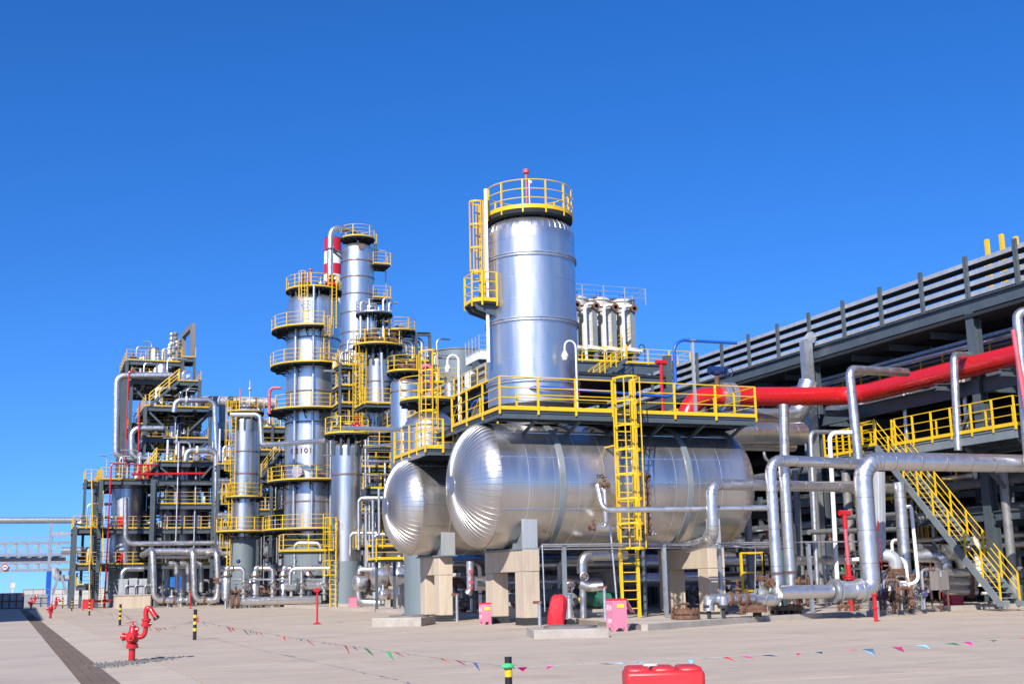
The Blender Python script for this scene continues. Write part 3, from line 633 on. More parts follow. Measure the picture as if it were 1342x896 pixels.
# ================================================================== VESSELS OF THE LEFT AND MIDDLE BLOCK
def vessel(label, pxl, pxr, py, d, top, skirt=None, zb=0., rings=(), course=1.1, m='aluminium', cat='column', plats=(), lads=(), name='process_column', dome=.5, dm=None, group=None, ringm='rust_ring', base_h=0):
    a, b = at(pxl, py, d), at(pxr, py, d); c = (a + b) / 2; r = (b - a).length / 2; cx, cy = c.x, c.y
    t = thing(name, label, cat, V((cx, cy, zb))); Z = lambda q: zat(q, cx, cy)
    zt_ = Z(top) - r * dome; z0 = zb
    if base_h: obj('plinth', MB().lathe([(r * 1.12, -.1), (r * 1.12, base_h), (.01, base_h)], (cx, cy, 0), 12), 'plinth_concrete', t); z0 = base_h
    if skirt:
        z1 = Z(skirt); obj('skirt', MB().lathe([(r * 1.0, z0), (r * 1.0, z1), (.01, z1)], (cx, cy, 0), 32), 'skirt_paint', t)
        obj('base_ring', MB().lathe([(r * 1.0, z0), (r * 1.1, z0), (r * 1.1, z0 + .12), (r, z0 + .12)], (cx, cy, 0), 32), 'skirt_paint', t); z0 = z1
    n = max(1, round((zt_ - z0) / course))
    for k in range(n):
        za, zb_ = z0 + (zt_ - z0) * k / n, z0 + (zt_ - z0) * (k + 1) / n; rr = r + .012 * (k % 2) + random.uniform(0, .006)
        a0 = random.random() * 6
        obj('cladding_band', MB().lathe([(rr - .03, za - .01), (rr, za - .01), (rr, zb_), (rr - .03, zb_)], (cx, cy, 0), 36), m, t)
    obj('top_head', MB().lathe([(r * cos(pi / 2 * k / 8) + .001, zt_ + r * dome * sin(pi / 2 * k / 8)) for k in range(9)], (cx, cy, 0), 36), dm or m, t)
    for q in rings:
        z = Z(q); obj('support_ring', MB().lathe([(r - .02, z - .07), (r + .07, z - .07), (r + .07, z + .03), (r - .02, z + .03)], (cx, cy, 0), 36), ringm, t)
    for (q, ro, a0, a1) in plats:
        ring_platform(t, cx, cy, r + .03 if Z(q) < Z(top) else .1, r * ro if ro < 9 else r + ro - 10, radians(a0), radians(a1), Z(q), closed=abs(a1 - a0) >= 359)
    for (ang, q0, q1, cg) in lads:
        an = radians(ang); ladder(t, cx + (r + .3) * cos(an), cy + (r + .3) * sin(an), Z(q0), Z(q1), an, .5, cage=(Z(q0) + 2.2) if cg else None)
    return t, cx, cy, r, Z
# angles: 0 = +X (right and away), 270 = towards the viewer, 180 = left
cA = vessel('slim silvery column with grey foot nearest the viewer, left of the drums', 434.5, 473.5, 690, 86, 578, skirt=735, rings=(622,), base_h=.35,
            plats=((570, 10.52, 0, 360),), lads=((215, 796, 700, True),))
t, cx, cy, r, Z = cA
text_mesh('tank_number', '302', .66, 'off_white', t, (cx, cy, Z(690.5)), facing((0, -1, 0)), wrap=(V((cx, cy, 0)), r + .03, radians(217)), bold=.012, gap=1.25)
for a in (200, 235, 262, 290, 330):
    an = radians(a); obj('platform_leg', MB().bar((cx + (r + .08) * cos(an), cy + (r + .08) * sin(an), Z(597)), (cx + (r + .08) * cos(an), cy + (r + .08) * sin(an), Z(575)), .14), 'steel_paint', t)
valve(t, (cx + .5, cy - .9, Z(560)), (1, 0, 0), .17, m='red', wm='red'); valve(t, (cx - .6, cy - .8, Z(560)), (0, 1, 0), .15, m='rust')
zl = Z(718)
dk = MB().poly([(cx + .4, cy - r - 1.1), (cx + 3.6, cy - r - 1.1), (cx + 3.6, cy + .4), (cx + r, cy + .4), (cx + .4, cy - r + .1)], zl - .15, zl); obj('platform', dk, 'deck_steel', t); railing(t, [(cx + .4, cy - r - .1, zl), (cx + .4, cy - r - 1.08, zl), (cx + 3.6, cy - r - 1.08, zl), (cx + 3.6, cy + .4, zl)], sp=1.6)
zl = Z(722)
dk = MB().poly([(cx - 4.6, cy - 1.0), (cx - r, cy - 1.0), (cx - r, cy + .5), (cx - 4.6, cy + .5)], zl - .15, zl); obj('platform', dk, 'deck_steel', t); railing(t, [(cx - r - .1, cy - .95, zl), (cx - 4.55, cy - .95, zl), (cx - 4.55, cy + .5, zl)], sp=1.4)
cB = vessel('short slim silvery column with three yellow platforms beside the steel tower', 304, 336.5, 640, 106, 545, skirt=703, rings=(592, 621), plats=((541, 10.5, 0, 360), (652, 10.55, 150, 380), (697, 11.2, 130, 400)),
            lads=((205, 695, 652, True), (200, 752, 700, True), (215, 652, 545, True)))
t, cx, cy, r, Z = cB
for a in (195, 225, 255, 285, 320):
    an = radians(a); obj('platform_leg', MB().bar((cx + (r + .08) * cos(an), cy + (r + .08) * sin(an), Z(565)), (cx + (r + .08) * cos(an), cy + (r + .08) * sin(an), Z(545)), .14), 'steel_paint', t)
pv = MB(); pv.cyl((cx + .2, cy - .6, Z(541)), (cx + .2, cy - .6, Z(500)), .05, 8); pv.ball((cx + .2, cy - .6, Z(511)), .16, 8); obj('lamp_mast', pv, 'galvanised', t)
pv = MB(); pv.cyl((cx - .5, cy + .2, Z(541)), (cx - .5, cy + .2, Z(509)), .055, 8); obj('vent_pipe', pv, 'red_faded', t)
valve(t, (cx - .9, cy - .5, Z(533)), (0, 1, 0), .2); valve(t, (cx + .8, cy - .4, Z(533)), (1, 0, 0), .2); valve(t, (cx - .3, cy - .8, Z(534)), (1, 0, 0), .16, m='galvanised')
cC = vessel('broad silvery column with six yellow ring platforms and red lettering', 375.5, 445, 500, 104, 384, skirt=703, rings=(447, 516, 556, 658),
            plats=((383, 10.14, 0, 360), (436, 11.3, 140, 272), (483, 11.35, 140, 318), (541, 11.55, 130, 330), (632, 11.4, 120, 335), (695, 11.75, 150, 320)),
            lads=((283, 480, 440, True), (300, 435, 383, False), (240, 436, 383, True), (325, 632, 541, True)))
t, cx, cy, r, Z = cC
text_mesh('column_number', 'C2101', .60, 'maroon', t, (cx, cy, Z(594)), facing((0, -1, 0)), wrap=(V((cx, cy, 0)), r + .035, radians(233)), bold=.015, gap=1.35)
for a in range(0, 360, 30):
    an = radians(a); obj('platform_leg', MB().bar((cx + (r - .2) * cos(an), cy + (r - .2) * sin(an), Z(381) - .1), (cx + (r - .25) * cos(an), cy + (r - .25) * sin(an), Z(402)), .12), 'steel_paint', t)
an = radians(231); q = V((cx + r * cos(an), cy + r * sin(an), Z(621))); mh = MB(); mh.cyl(q, q + V((cos(an), sin(an), 0)) * .4, .38, 20); obj('manway', mh, 'pipe_cladding', t); mh = MB(); mh.cyl(q + V((cos(an), sin(an), 0)) * .36, q + V((cos(an), sin(an), 0)) * .46, .48, 20); obj('manway_cover', mh, 'galvanised', t)
for a, q0, q1, rr in ((258, 383, 690, .11), (296, 540, 690, .14), (222, 436, 690, .12)):
    an = radians(a); pv = MB(); x, y = cx + (r + .25) * cos(an), cy + (r + .25) * sin(an); pv.cyl((x, y, Z(q1)), (x, y, Z(q0)), rr, 10); obj('riser_pipe', pv, 'galvanised', t)
pv = MB(); x, y = cx - .5, cy - .9; pv.cyl((x, y, Z(381)), (x, y, Z(357)), .1, 8); pv.cyl((x, y, Z(358)), (x, y, Z(356.5)), .2, 8); obj('vent_pipe', pv, 'red_faded', t)
for dx, dy, rr, mm in ((1.5, -.8, .25, 'rust'), (1.1, -1.3, .2, 'red'), (.3, -1.3, .18, 'galvanised'), (-1.1, -.9, .2, 'rust'), (1.6, .3, .22, 'rust')): valve(t, (cx + dx, cy + dy, Z(376)), (1, 0, 0), rr, m=mm)
cD = vessel('tallest slim silvery column behind the broad column', 447, 490, 400, 116, 319.5, rings=(345, 366, 388, 412, 438, 454), course=1.6,
            plats=((314.5, 10.08, 0, 360),), lads=((10, 352, 318, False), (10, 410, 392, False)))
t, cx, cy, r, Z = cD
for q in (349, 393, 424):
    z = Z(q); dk = MB().poly([(cx + r * .7, cy - r), (cx + r + 1.3, cy - r), (cx + r + 1.3, cy + .8), (cx + r * .9, cy + .8)], z - .15, z); obj('platform', dk, 'deck_steel', t)
    railing(t, [(cx + r * .72, cy - r, z), (cx + r + 1.28, cy - r, z), (cx + r + 1.28, cy + .8, z)], sp=1.2, m='yellow_old')
fr = MB(); x0 = cx + r + 1.25
for p, q_ in (((x0, cy, Z(424)), (x0, cy, Z(326))), ((x0, cy, Z(326)), (cx + r, cy, Z(326)))): fr.bar(p, q_, .13)
obj('hoist_frame', fr, 'galvanised', t)
an = radians(268); q = V((cx + (r + .05) * cos(an), cy + (r + .05) * sin(an), Z(329))); mh = MB(); mh.cyl(q, q + V((cos(an), sin(an), 0)) * .1, .28, 14); obj('nozzle_hole', mh, 'rust_ring', t)
zq = Z(304); x, y = cx - r - 1.35, cy - 1.0
ov = MB(); ov.tube([(cx, cy, Z(318)), (cx, cy - .2, zq), (x, y, zq), (x, y, Z(395))], .3, 14, 1.0); obj('overhead_pipe', ov, 'pipe_cladding', t)
gd = MB(); gd.lathe([(.42, -.06), (.42, .06)], (x, y, Z(333)), 16); gd.bar((x, y, Z(333)), (cx - r, cy, Z(333)), .2); gd.bar((x, y, Z(333)), (cx - r, cy, Z(340)), .15); obj('pipe_guide', gd, 'steel_paint', t)
cE = vessel('silvery column with rusty seam under a broad yellow ring platform of pipes', 479, 511, 540, 98, 467, rings=(501, 578), plats=((455, 11.05, 0, 360),), lads=((200, 560, 470, True),))
t, cx, cy, r, Z = cE
for a in (200, 235, 265, 300):
    an = radians(a); obj('platform_leg', MB().bar((cx + (r + .1) * cos(an), cy + (r + .1) * sin(an), Z(480)), (cx + (r + .1) * cos(an), cy + (r + .1) * sin(an), Z(458)), .16), 'steel_paint', t)
sv = MB(); sv.lathe([(.01, Z(400)), (.45, Z(402)), (.5, Z(405)), (.5, Z(440)), (.35, Z(444)), (.35, Z(455))], (cx - .6, cy, 0), 16); obj('knock_out_pot', sv, 'pipe_cladding', t)
ring_platform(t, cx - .3, cy, .55, 1.5, 0, 2 * pi, Z(413), m='galvanised', closed=True, h=1.0)
ring_platform(t, cx + 2.0, cy + .5, .2, 1.3, 0, 2 * pi, Z(432), m='yellow_old', closed=True, h=1.0)
for dx, dy, q0, q1, rr in ((-1.5, -.3, 456, 398, .12), (.35, -.4, 456, 392, .1), (-1.0, -.7, 456, 402, .08), (.9, -.2, 440, 396, .09), (1.6, .3, 456, 425, .12)):
    pv = MB(); pv.tube([(cx + dx, cy + dy, Z(q0)), (cx + dx, cy + dy, Z(q1)), (cx + dx + .7, cy + dy, Z(q1))], rr, 8, .25); obj('vent_pipe', pv, 'galvanised', t)
for dx, dy, rr in ((-1.2, -.9, .2), (-.5, -1.3, .22), (.4, -1.3, .2), (1.1, -1.0, .2)): valve(t, (cx + dx, cy + dy, Z(450)), (1, 0, 0), rr)
cF = vessel('silvery column with rust-streaked dome under a yellow ring platform, left of the drum head', 512, 553, 560, 90, 495, rings=(514, 580), plats=((489, 10.28, 0, 360),), m='aluminium')
t, cx, cy, r, Z = cF
obj('rust_streak', MB().lathe([(r * cos(.9) + .02, Z(495) - r * .5 + r * .5 * sin(.9)), (r * cos(.5) + .02, Z(495) - r * .5 + r * .5 * sin(.5) + .01), (r + .022, Z(505))], (cx, cy, 0), 4, UP, radians(235), radians(262)), 'rust', t)
for dx, dy in ((-.5, -.8), (.4, -.9), (.8, -.4)): valve(t, (cx + dx, cy + dy, Z(484)), (1, 0, 0), .18)
cG = vessel('low silvery domed vessel with a dark seam right behind the smaller drum', 529, 597, 570, 62, 538, rings=(559,), ringm='steel_light', name='process_vessel', cat='vessel', dome=.75, skirt=715, plats=((527, 10.2, 95, 310),))
cH = vessel('dark shaded vessel with tube-like dome inside the lower steel block', 145.5, 183, 690, 121, 630, rings=(640,), name='process_vessel', cat='vessel', dome=.35, m='aluminium_dull', zb=0, skirt=742)
t, cx, cy, r, Z = cH
for q in (686, 733): obj('red_plate', MB().lathe([(r + .03, Z(q) - .6), (r + .03, Z(q) + .6)], (cx, cy, 0), 5, UP, radians(238), radians(262)), 'red', t)
cI = vessel('tall shaded reactor vessel rising through the main steel tower', 217, 262, 690, 126, 606, rings=(640, 664, 740), name='process_vessel', cat='vessel', dome=.3, m='aluminium_dull')
cJ = vessel('slender upper reactor vessel between the floors of the main steel tower', 219, 241, 595, 129, 575, name='process_vessel', cat='vessel', m='aluminium_dull', zb=0)
ch = thing('chimney', 'red and white banded chimney behind the tallest columns', 'chimney', at(436, 700, 165) * 1)
a, b = at(425, 340, 165), at(447.5, 340, 165); c = (a + b) / 2; r = (b - a).length / 2; BASE[ch.name] = V((c.x, c.y, 0)); ch.location = (c.x, c.y, 0)
qs = [313, 331, 347, 361, 376, 392, 410, 430, 450, 480, 520, 600, 760]
for i in range(len(qs) - 1): obj('painted_band', MB().lathe([(r + i * .012, zat(qs[i], c.x, c.y)), (r + (i + 1) * .012, zat(qs[i + 1], c.x, c.y))], (c.x, c.y, 0), 28), 'red' if i % 2 == 0 else 'white', ch)
obj('flue_rim', MB().lathe([(r + .05, zat(313, c.x, c.y)), (r - .1, zat(313, c.x, c.y)), (r - .1, zat(325, c.x, c.y)), (.01, zat(325, c.x, c.y))], (c.x, c.y, 0), 28), 'far_grey', ch)
# ================================================================== STEEL TOWERS
class Frame:
    def __init__(s, label, p, name='steel_tower', cat='steel structure'):
        s.t = thing(name, label, cat, V((p.x, p.y, 0)))
    def col(s, px, py, Y, w=.34, m='steel_paint', zb=0, dy=(0,)):
        q = onY(px, py, Y)
        for d in dy: obj('column', MB().hbeam((q.x, Y + d, zb), (q.x, Y + d, q.z), w, w, t=.05), m, s.t)
        return q
    def floor(s, pl, pr, py, Y, dep, rails='flr', sp=1.5, beam=.42, m='yellow_old', holes=False, nsub=3):
        a, b = onY(pl, py, Y), onY(pr, py, Y); z = (a.z + b.z) / 2; x0, x1 = a.x, b.x
        obj('deck', MB().bx(x0, x1, Y + .02, Y + dep, z - .06, z), 'deck_steel', s.t)
        for y in (Y, Y + dep): obj('beam', MB().hbeam((x0, y, z - .08 - beam / 2), (x1, y, z - .08 - beam / 2), .22, beam), 'steel_paint', s.t)
        for x in (x0, x1): obj('beam', MB().hbeam((x, Y + .12, z - .085 - beam / 2), (x, Y + dep - .12, z - .085 - beam / 2), .22, beam), 'steel_paint', s.t)
        jb = MB()
        for k in range(1, 5): jb.hbeam((x0 + (x1 - x0) * k / 5, Y + .12, z - .2), (x0 + (x1 - x0) * k / 5, Y + dep - .12, z - .2), .12, .24)
        obj('joists', jb, 'steel_paint', s.t, kind='stuff')
        P = []
        if 'l' in rails: P.append(V((x0, Y + dep, z)))
        if 'f' in rails: P += [V((x0, Y, z)), V((x1, Y, z))]
        if 'r' in rails: P.append(V((x1, Y + dep, z)))
        if len(P) > 1: railing(s.t, P, sp=sp, m=m, pw=.075, rr=.026, toe=.13)
        return x0, x1, z
    def brace(s, p, q, Y, w=.18): a, b = onY(*p, Y), onY(*q, Y); obj('brace', MB().bar(a, b, w), 'steel_paint', s.t)
    def clutter(s, pl, pr, pys, Y, dep, n, rnd=(.07, .28)):
        a, b = onY(pl, pys[0], Y), onY(pr, pys[0], Y)
        for k in range(int(n * 1.5)):
            x = random.uniform(a.x, b.x); y = Y + random.uniform(.8, dep); q = random.choice(pys); z = onY(pl, q, Y).z; rr = random.uniform(*rnd); h = random.uniform(.8, 3.0)
            ty = random.random()
            if ty < .35: p = MB().tube([(x, y, z), (x, y, z + h), (x + random.choice((-1, 1)) * random.uniform(.6, 2.2), y, z + h)], rr * .7, 8, .4); obj('process_pipe', p, random.choice(('pipe_cladding', 'aluminium_dull', 'galvanised')), s.t)
            elif ty < .7: p = MB().lathe([(.01, z), (rr * 1.5, z), (rr * 1.5, z + h * .6), (.01, z + h * .6 + rr)], (x, y, 0), 10); obj('small_drum', p, random.choice(('pipe_cladding', 'aluminium_dull', 'steel_light', 'off_white')), s.t)
            else: valve(s.t, (x, y, z + .7), (1, 0, 0), max(.14, rr), m=random.choice(('rust', 'galvanised', 'steel_light')), wheel=False)
random.seed(21)
A = Frame('tall dark grey stepped steel tower with many railed floors at far left', onY(215, 795, 130))
Y3, Y2, Y1, Y5 = 129., 134., 138., 124.
A.floor(165.5, 240, 473, Y1, 10, 'lf', sp=1.9)
A.floor(172, 263, 498, Y2, 12, 'lfr', sp=1.8)
A.floor(190, 278, 533, Y3, 10, 'lfr', sp=1.8)
A.floor(191, 273, 573.5, Y3, 10, 'lfr', sp=1.8)
A.floor(204, 302, 605, Y5, 12, 'lf', sp=1.7)
A.floor(205, 281, 660, Y5, 10, 'lf', sp=1.7)
A.floor(205, 281, 628.5, Y5, 10, '', sp=1.7)
A.floor(172, 264, 556, Y2 + .5, 10, 'lf', sp=1.8)
for px, py, Y, dy in ((166.5, 473, Y1, (0, 5, 10)), (239, 473, Y1, (0, 10)), (172.5, 498, Y2, (0, 6, 12)), (262, 498, Y2, (0, 12)), (190.5, 533, Y3, (0, 10)), (276, 533, Y3, (0, 10)), (205, 605, Y5, (0, 6, 12)), (281, 605, Y5, (0, 12)), (243, 606, Y5 + 12, (0,)), (239, 533, Y2, (0,))): A.col(px, py, Y, dy=dy)
for p, q, Y in (((176, 508), (190, 524), Y2), ((228, 520), (256, 502), Y2), ((196, 540), (222, 566), Y3), ((246, 566), (274, 540), Y3), ((172, 480), (186, 496), Y1), ((196, 580), (210, 600), Y3), ((250, 600), (270, 580), Y3), ((210, 612), (226, 626), Y5), ((262, 628), (278, 610), Y5)): A.brace(p, q, Y)
a = onY(196, 531, Y3 - .1); b = onY(235, 499, Y3 - .1)
stairs(A.t, a, b, (0, 1, 0), .9, sp=1.3, toe=0, rm='yellow', h=1.2)
a = onY(205, 604, Y3 + 2); b = onY(222, 575, Y3 + 2); stairs(A.t, a, b, (0, 1, 0), .9, sp=1.3, rm='yellow')
a = onY(192, 604, Y5 - .3); b = onY(210, 590, Y5 - .3); stairs(A.t, onY(188, 627, Y5 - .5), onY(205, 605, Y5 - .5), (0, 1, 0), .9, sp=1.2, rm='yellow', h=1.3)
# turret and hoist frame on the roof
a = A.floor(238, 256, 468, Y1 - .4, 3, 'lfr', sp=1.2)
A.col(240, 468, Y1 - .4, .25); A.col(255, 468, Y1 - .4, .25)
p = onY(252.5, 468, Y1 + .5); q = onY(252.5, 424, Y1 + .5); w_ = onY(240, 468, Y1 + 3)
hg = MB(); hg.bar(p, q, .5, .5); obj('hoist_post', hg, 'weathered_board', A.t)
p2_ = onY(240.5, 440, Y1 + 5.5); hg = MB(); hg.bar(q - UP * .3, p2_, .45, .55); obj('hoist_beam', hg, 'weathered_board', A.t)
hg = MB(); hg.bar(p2_, (p2_.x, p2_.y, onY(240, 473, Y1).z), .55, .55); obj('hoist_post', hg, 'weathered_board', A.t)
for dx, q0, q1 in ((224, 473, 437), (227, 473, 445), (231, 472, 448), (234, 470, 446), (222, 473, 452), (229, 472, 436)):
    a_, b_ = onY(dx, q0, Y1 + 1.5), onY(dx, q1, Y1 + 1.5); v = MB(); v.cyl((a_.x, a_.y, a_.z), (a_.x, a_.y, b_.z), .1, 8)
    for k in range(4): v.ball((a_.x, a_.y, a_.z + (b_.z - a_.z) * (.45 + .17 * k)), random.uniform(.2, .34), 8)
    obj('relief_valve_pipe', v, random.choice(('galvanised', 'weathered_board', 'steel_light')), A.t)
q = onY(202, 474, Y1 + 2); v = MB().lathe([(.01, q.z + 1.75), (.4, q.z + 1.6), (.55, q.z + 1.4), (.55, q.z)], (q.x, q.y, 0), 14); obj('small_drum', v, 'pipe_cladding', A.t)
q = onY(212, 500, Y2 + 2); v = MB().lathe([(.01, q.z + 2), (.5, q.z + 1.9), (.7, q.z + 1.6), (.7, q.z)], (q.x, q.y, 0), 14); obj('small_drum', v, 'pipe_cladding', A.t)
A.clutter(175, 236, [474], Y1, 6, 16, (.05, .2)); A.clutter(180, 255, [499], Y2, 6, 16, (.05, .2)); A.clutter(195, 272, [534, 574], Y3, 7, 40, (.05, .22)); A.clutter(208, 280, [606, 661, 629], Y5, 8, 48, (.05, .22)); A.clutter(180, 270, [556], Y2, 8, 14)
B = Frame('lower dark grey steel block with railed roof, in front of the tall stepped tower', onY(165, 795, 125))
B.floor(132, 203, 628, Y5, 12, 'lf', sp=1.5)
B.floor(128, 285, 692, Y5 + .4, 10, 'lf', sp=1.6); B.floor(128, 285, 738.5, Y5 + .4, 10, 'lf', sp=1.6)
for px, py, dy in ((133, 628, (0, 6, 12)), (202.5, 628, (6, 12)), (242, 692, (10,)), (285, 692, (0, 10)), (165, 628, (12,))): B.col(px, py, Y5 if dy[0] == 0 else Y5, dy=dy)
B.col(201, 628, Y5 - .5, .42)
B.clutter(150, 285, [739, 795], Y5, 9, 56, (.05, .22)); B.clutter(150, 285, [693], Y5, 9, 30, (.05, .22)); B.clutter(140, 200, [628], Y5, 6, 10, (.05, .15))
random.seed(91)
for k in range(26):
    px = random.uniform(206, 300); y = Y5 + random.uniform(-.6, 6); a = onY(px, random.uniform(700, 795), y); b = onY(px, random.uniform(560, 660), y); obj('riser', MB().cyl(a, (a.x, y, b.z), random.uniform(.035, .1), 8), random.choice(('galvanised', 'pipe_cladding', 'steel_paint', 'white')), B.t)
C_ = Frame('narrow stair tower with yellow handrails at the far left corner', onY(115, 792, 127), 'stair_tower', 'stair tower')
Yc = 125.
for px, py in ((98.5, 690),): C_.col(px, py, Yc, .42, dy=(0, 4))
C_.col(112, 628, Yc + 3, .26); C_.col(130, 628, Yc + 3, .26)
x0, x1, zr = C_.floor(111.5, 128, 630.5, Yc + 3, 3.5, 'lf', sp=1.2)
C_.floor(96, 130, 691.5, Yc, 4.5, 'lf', sp=1.3); C_.floor(96, 130, 739.5, Yc, 4.5, 'lf', sp=1.3); C_.floor(101, 122, 766, Yc + 2, 3, 'lf', sp=1.2, m='yellow')
xs = onY(117, 740, Yc - 1).x; zz = [0, onY(120, 739, Yc).z, onY(120, 691.5, Yc).z, zr]
for k in range(3):
    if k < 2: stairs(C_.t, (xs, Yc - 4.6, zz[k] + .02) if k == 0 else (xs, Yc - 3.4, zz[k] + .02), (xs, Yc - .3, zz[k + 1] - .02), (1, 0, 0), 1.05, sp=1.1, h=1.1, rm='yellow')
    else: stairs(C_.t, (xs, Yc - 2.9, zz[k] + .02), (xs, Yc + 2.8, zz[k + 1] - .02), (1, 0, 0), 1.05, sp=1.1, h=1.1, rm='yellow')
C_.clutter(100, 128, [740, 692], Yc, 4, 5)
# steel between the columns of the middle block
random.seed(5)
Dm = Frame('yellow and grey access tower of stacked landings between the broad and the slim columns', at(455, 790, 100), 'access_tower', 'steel structure')
Ym = at(455, 700, 99).y
for q in (478, 505, 528, 556): Dm.floor(445, 470, q, Ym, 2.5, 'lfr', sp=1.0, m='yellow', beam=.25)
for px in (445.5, 470): Dm.col(px, 475, Ym, .2, dy=(0, 2.5))
q = onY(467, 700, Ym - .4); ladder(Dm.t, q.x, Ym - .5, onY(467, 590, Ym).z, onY(467, 478, Ym).z, -pi / 2, .6, cage=onY(467, 580, Ym).z, m='yellow')
Dm.clutter(446, 470, [478, 505, 528, 556, 590, 620], Ym, 2.2, 34, (.05, .14))
for k in range(12):
    px = random.uniform(444, 476); y = Ym + random.uniform(-.5, 2.2); a = onY(px, random.uniform(620, 780), y); b = onY(px, random.uniform(480, 560), y); obj('riser', MB().cyl(a, (a.x, y, b.z), random.uniform(.035, .09), 8), random.choice(('galvanised', 'pipe_cladding', 'steel_paint', 'rust_ring')), Dm.t)
En = Frame('grey framed pipe deck with yellow rails between the slim columns and the drum tower', at(545, 790, 100), 'pipe_deck', 'steel structure')
Ye = at(545, 700, 96).y
En.floor(498, 566, 472, Ye + 3, 6, 'f', sp=1.4, m='yellow'); En.floor(525, 600, 500, Ye, 6, 'f', sp=1.4, m='yellow'); En.floor(470, 560, 560, Ye, 5, '', sp=1.5); En.floor(476, 545, 640, Ye - 2, 5, 'lfr', sp=1.5, m='yellow')
for q, l, r_ in ((528, 478, 512), (585, 474, 520), (612, 474, 548), (668, 474, 535)): En.floor(l, r_, q, Ye - 1, 3, 'fl', sp=1.2, m='yellow', beam=.25)
for px, py in ((500, 436), (545, 436), (563, 437), (585, 500)): En.col(px, py, Ye + 3, .22)
a, b = onY(500, 437, Ye + 3), onY(564, 438, Ye + 3); obj('beam', MB().hbeam(a, b, .25, .3), 'steel_paint', En.t)
for px, q0, q1 in ((553, 472, 445), (541, 472, 447), (533, 472, 450), (573, 500, 478), (522, 472, 452)):
    a, b = onY(px, q0, Ye + 3.5), onY(px, q1, Ye + 3.5); obj('process_pipe', MB().tube([(a.x, a.y, a.z), (a.x, a.y, b.z), (a.x - 1.8, a.y, b.z)], .22, 10, .5), 'pipe_cladding', En.t)
En.clutter(500, 590, [472, 500], Ye + 2, 4, 40, (.05, .18)); En.clutter(476, 540, [640, 690], Ye - 2, 4, 22, (.05, .16)); En.clutter(476, 540, [560, 600], Ye, 4, 20, (.05, .16))
for k in range(22):
    px = random.uniform(474, 545); y = Ye + random.uniform(-3, 3); a = onY(px, random.uniform(700, 785), y); b = onY(px, random.uniform(540, 660), y); obj('riser', MB().cyl(a, (a.x, y, b.z), random.uniform(.035, .11), 8), random.choice(('galvanised', 'pipe_cladding', 'steel_paint', 'pipe_cladding')), En.t)
for q in (604, 622, 655, 672): a, b = onY(474, q, Ye - 2.5), onY(550, q, Ye - 2.5); obj('process_pipe', MB().cyl(a, (b.x, a.y, a.z), .1, 8), 'pipe_cladding', En.t)
Fm = Frame('grey steel frame with yellow landings between the shorter column and the broad column', at(350, 790, 112), 'access_tower', 'steel structure')
Yf = at(350, 700, 113).y
for q in (560, 590, 625, 668): Fm.floor(338, 376, q, Yf, 6, 'f', sp=1.4, m='yellow_old')
for q in (574, 608, 647): Fm.floor(338, 372, q, Yf + 2.5, 3, 'fl', sp=1.2, m='yellow', beam=.25)
for px in (339, 357, 375): Fm.col(px, 556, Yf, .25, dy=(0, 6))
Fm.clutter(336, 378, [560, 590, 625, 668, 700, 740], Yf, 5, 60, (.05, .18))
for k in range(18):
    px = random.uniform(336, 380); y = Yf + random.uniform(-1.5, 5); a = onY(px, random.uniform(690, 785), y); b = onY(px, random.uniform(560, 640), y); obj('riser', MB().cyl(a, (a.x, y, b.z), random.uniform(.035, .1), 8), random.choice(('galvanised', 'pipe_cladding', 'steel_paint', 'pipe_shade')), Fm.t)
stairs(Fm.t, onY(342, 625, Yf - .3), onY(366, 592, Yf - .3), (0, 1, 0), .9, sp=1.0)
Gm = Frame('dim grey steel frame behind the grey column feet of the middle block', at(400, 790, 128), 'pipe_rack', 'pipe rack')
Yg = at(400, 700, 122).y
for q in (610, 655, 700, 738): Gm.floor(285, 560, q, Yg, 9, 'f' if q < 700 else '', sp=2)
for px in (286, 320, 355, 390, 425, 460, 495, 530, 558): Gm.col(px, 610, Yg, .3, dy=(0, 9))
for px in (300, 372, 444, 512): Gm.brace((px, 655), (px + 28, 700), Yg)
for q, rr in ((630, .3), (645, .2), (675, .3), (693, .3), (713, .4), (725, .25), (745, .35)):
    a, b = onY(285, q, Yg - .8), onY(560, q, Yg - .8); obj('rack_pipe', MB().cyl(a, (b.x, a.y, a.z), rr, 12), random.choice(('pipe_cladding', 'aluminium_dull')), Gm.t)
Gm.clutter(290, 550, [790, 738, 700, 655, 610], Yg - 2, 9, 120, (.06, .25))
wb_ = thing('process_building', 'low grey block building standing behind the columns and the racks', 'building', V((30, 142, 0)))
for k in range(14): x0 = 8.5 + k * 4.2; obj('wall_panel', MB().bx(x0 + .03, x0 + 4.17, 142, 142.2, 0, 8.5), 'steel_light', wb_)
obj('plinth_wall', MB().bx(8.4, 67.4, 142.21, 150, 0, 8.4), 'far_grey', wb_); obj('roof', MB().bx(8.2, 67.6, 141.8, 150.2, 8.51, 8.8), 'deck_steel', wb_)
for k in range(6): x0 = 12 + k * 9; obj('door', MB().bx(x0, x0 + 3, 141.94, 141.99, 0, 4), 'blue' if k % 3 == 1 else 'far_grey', wb_)
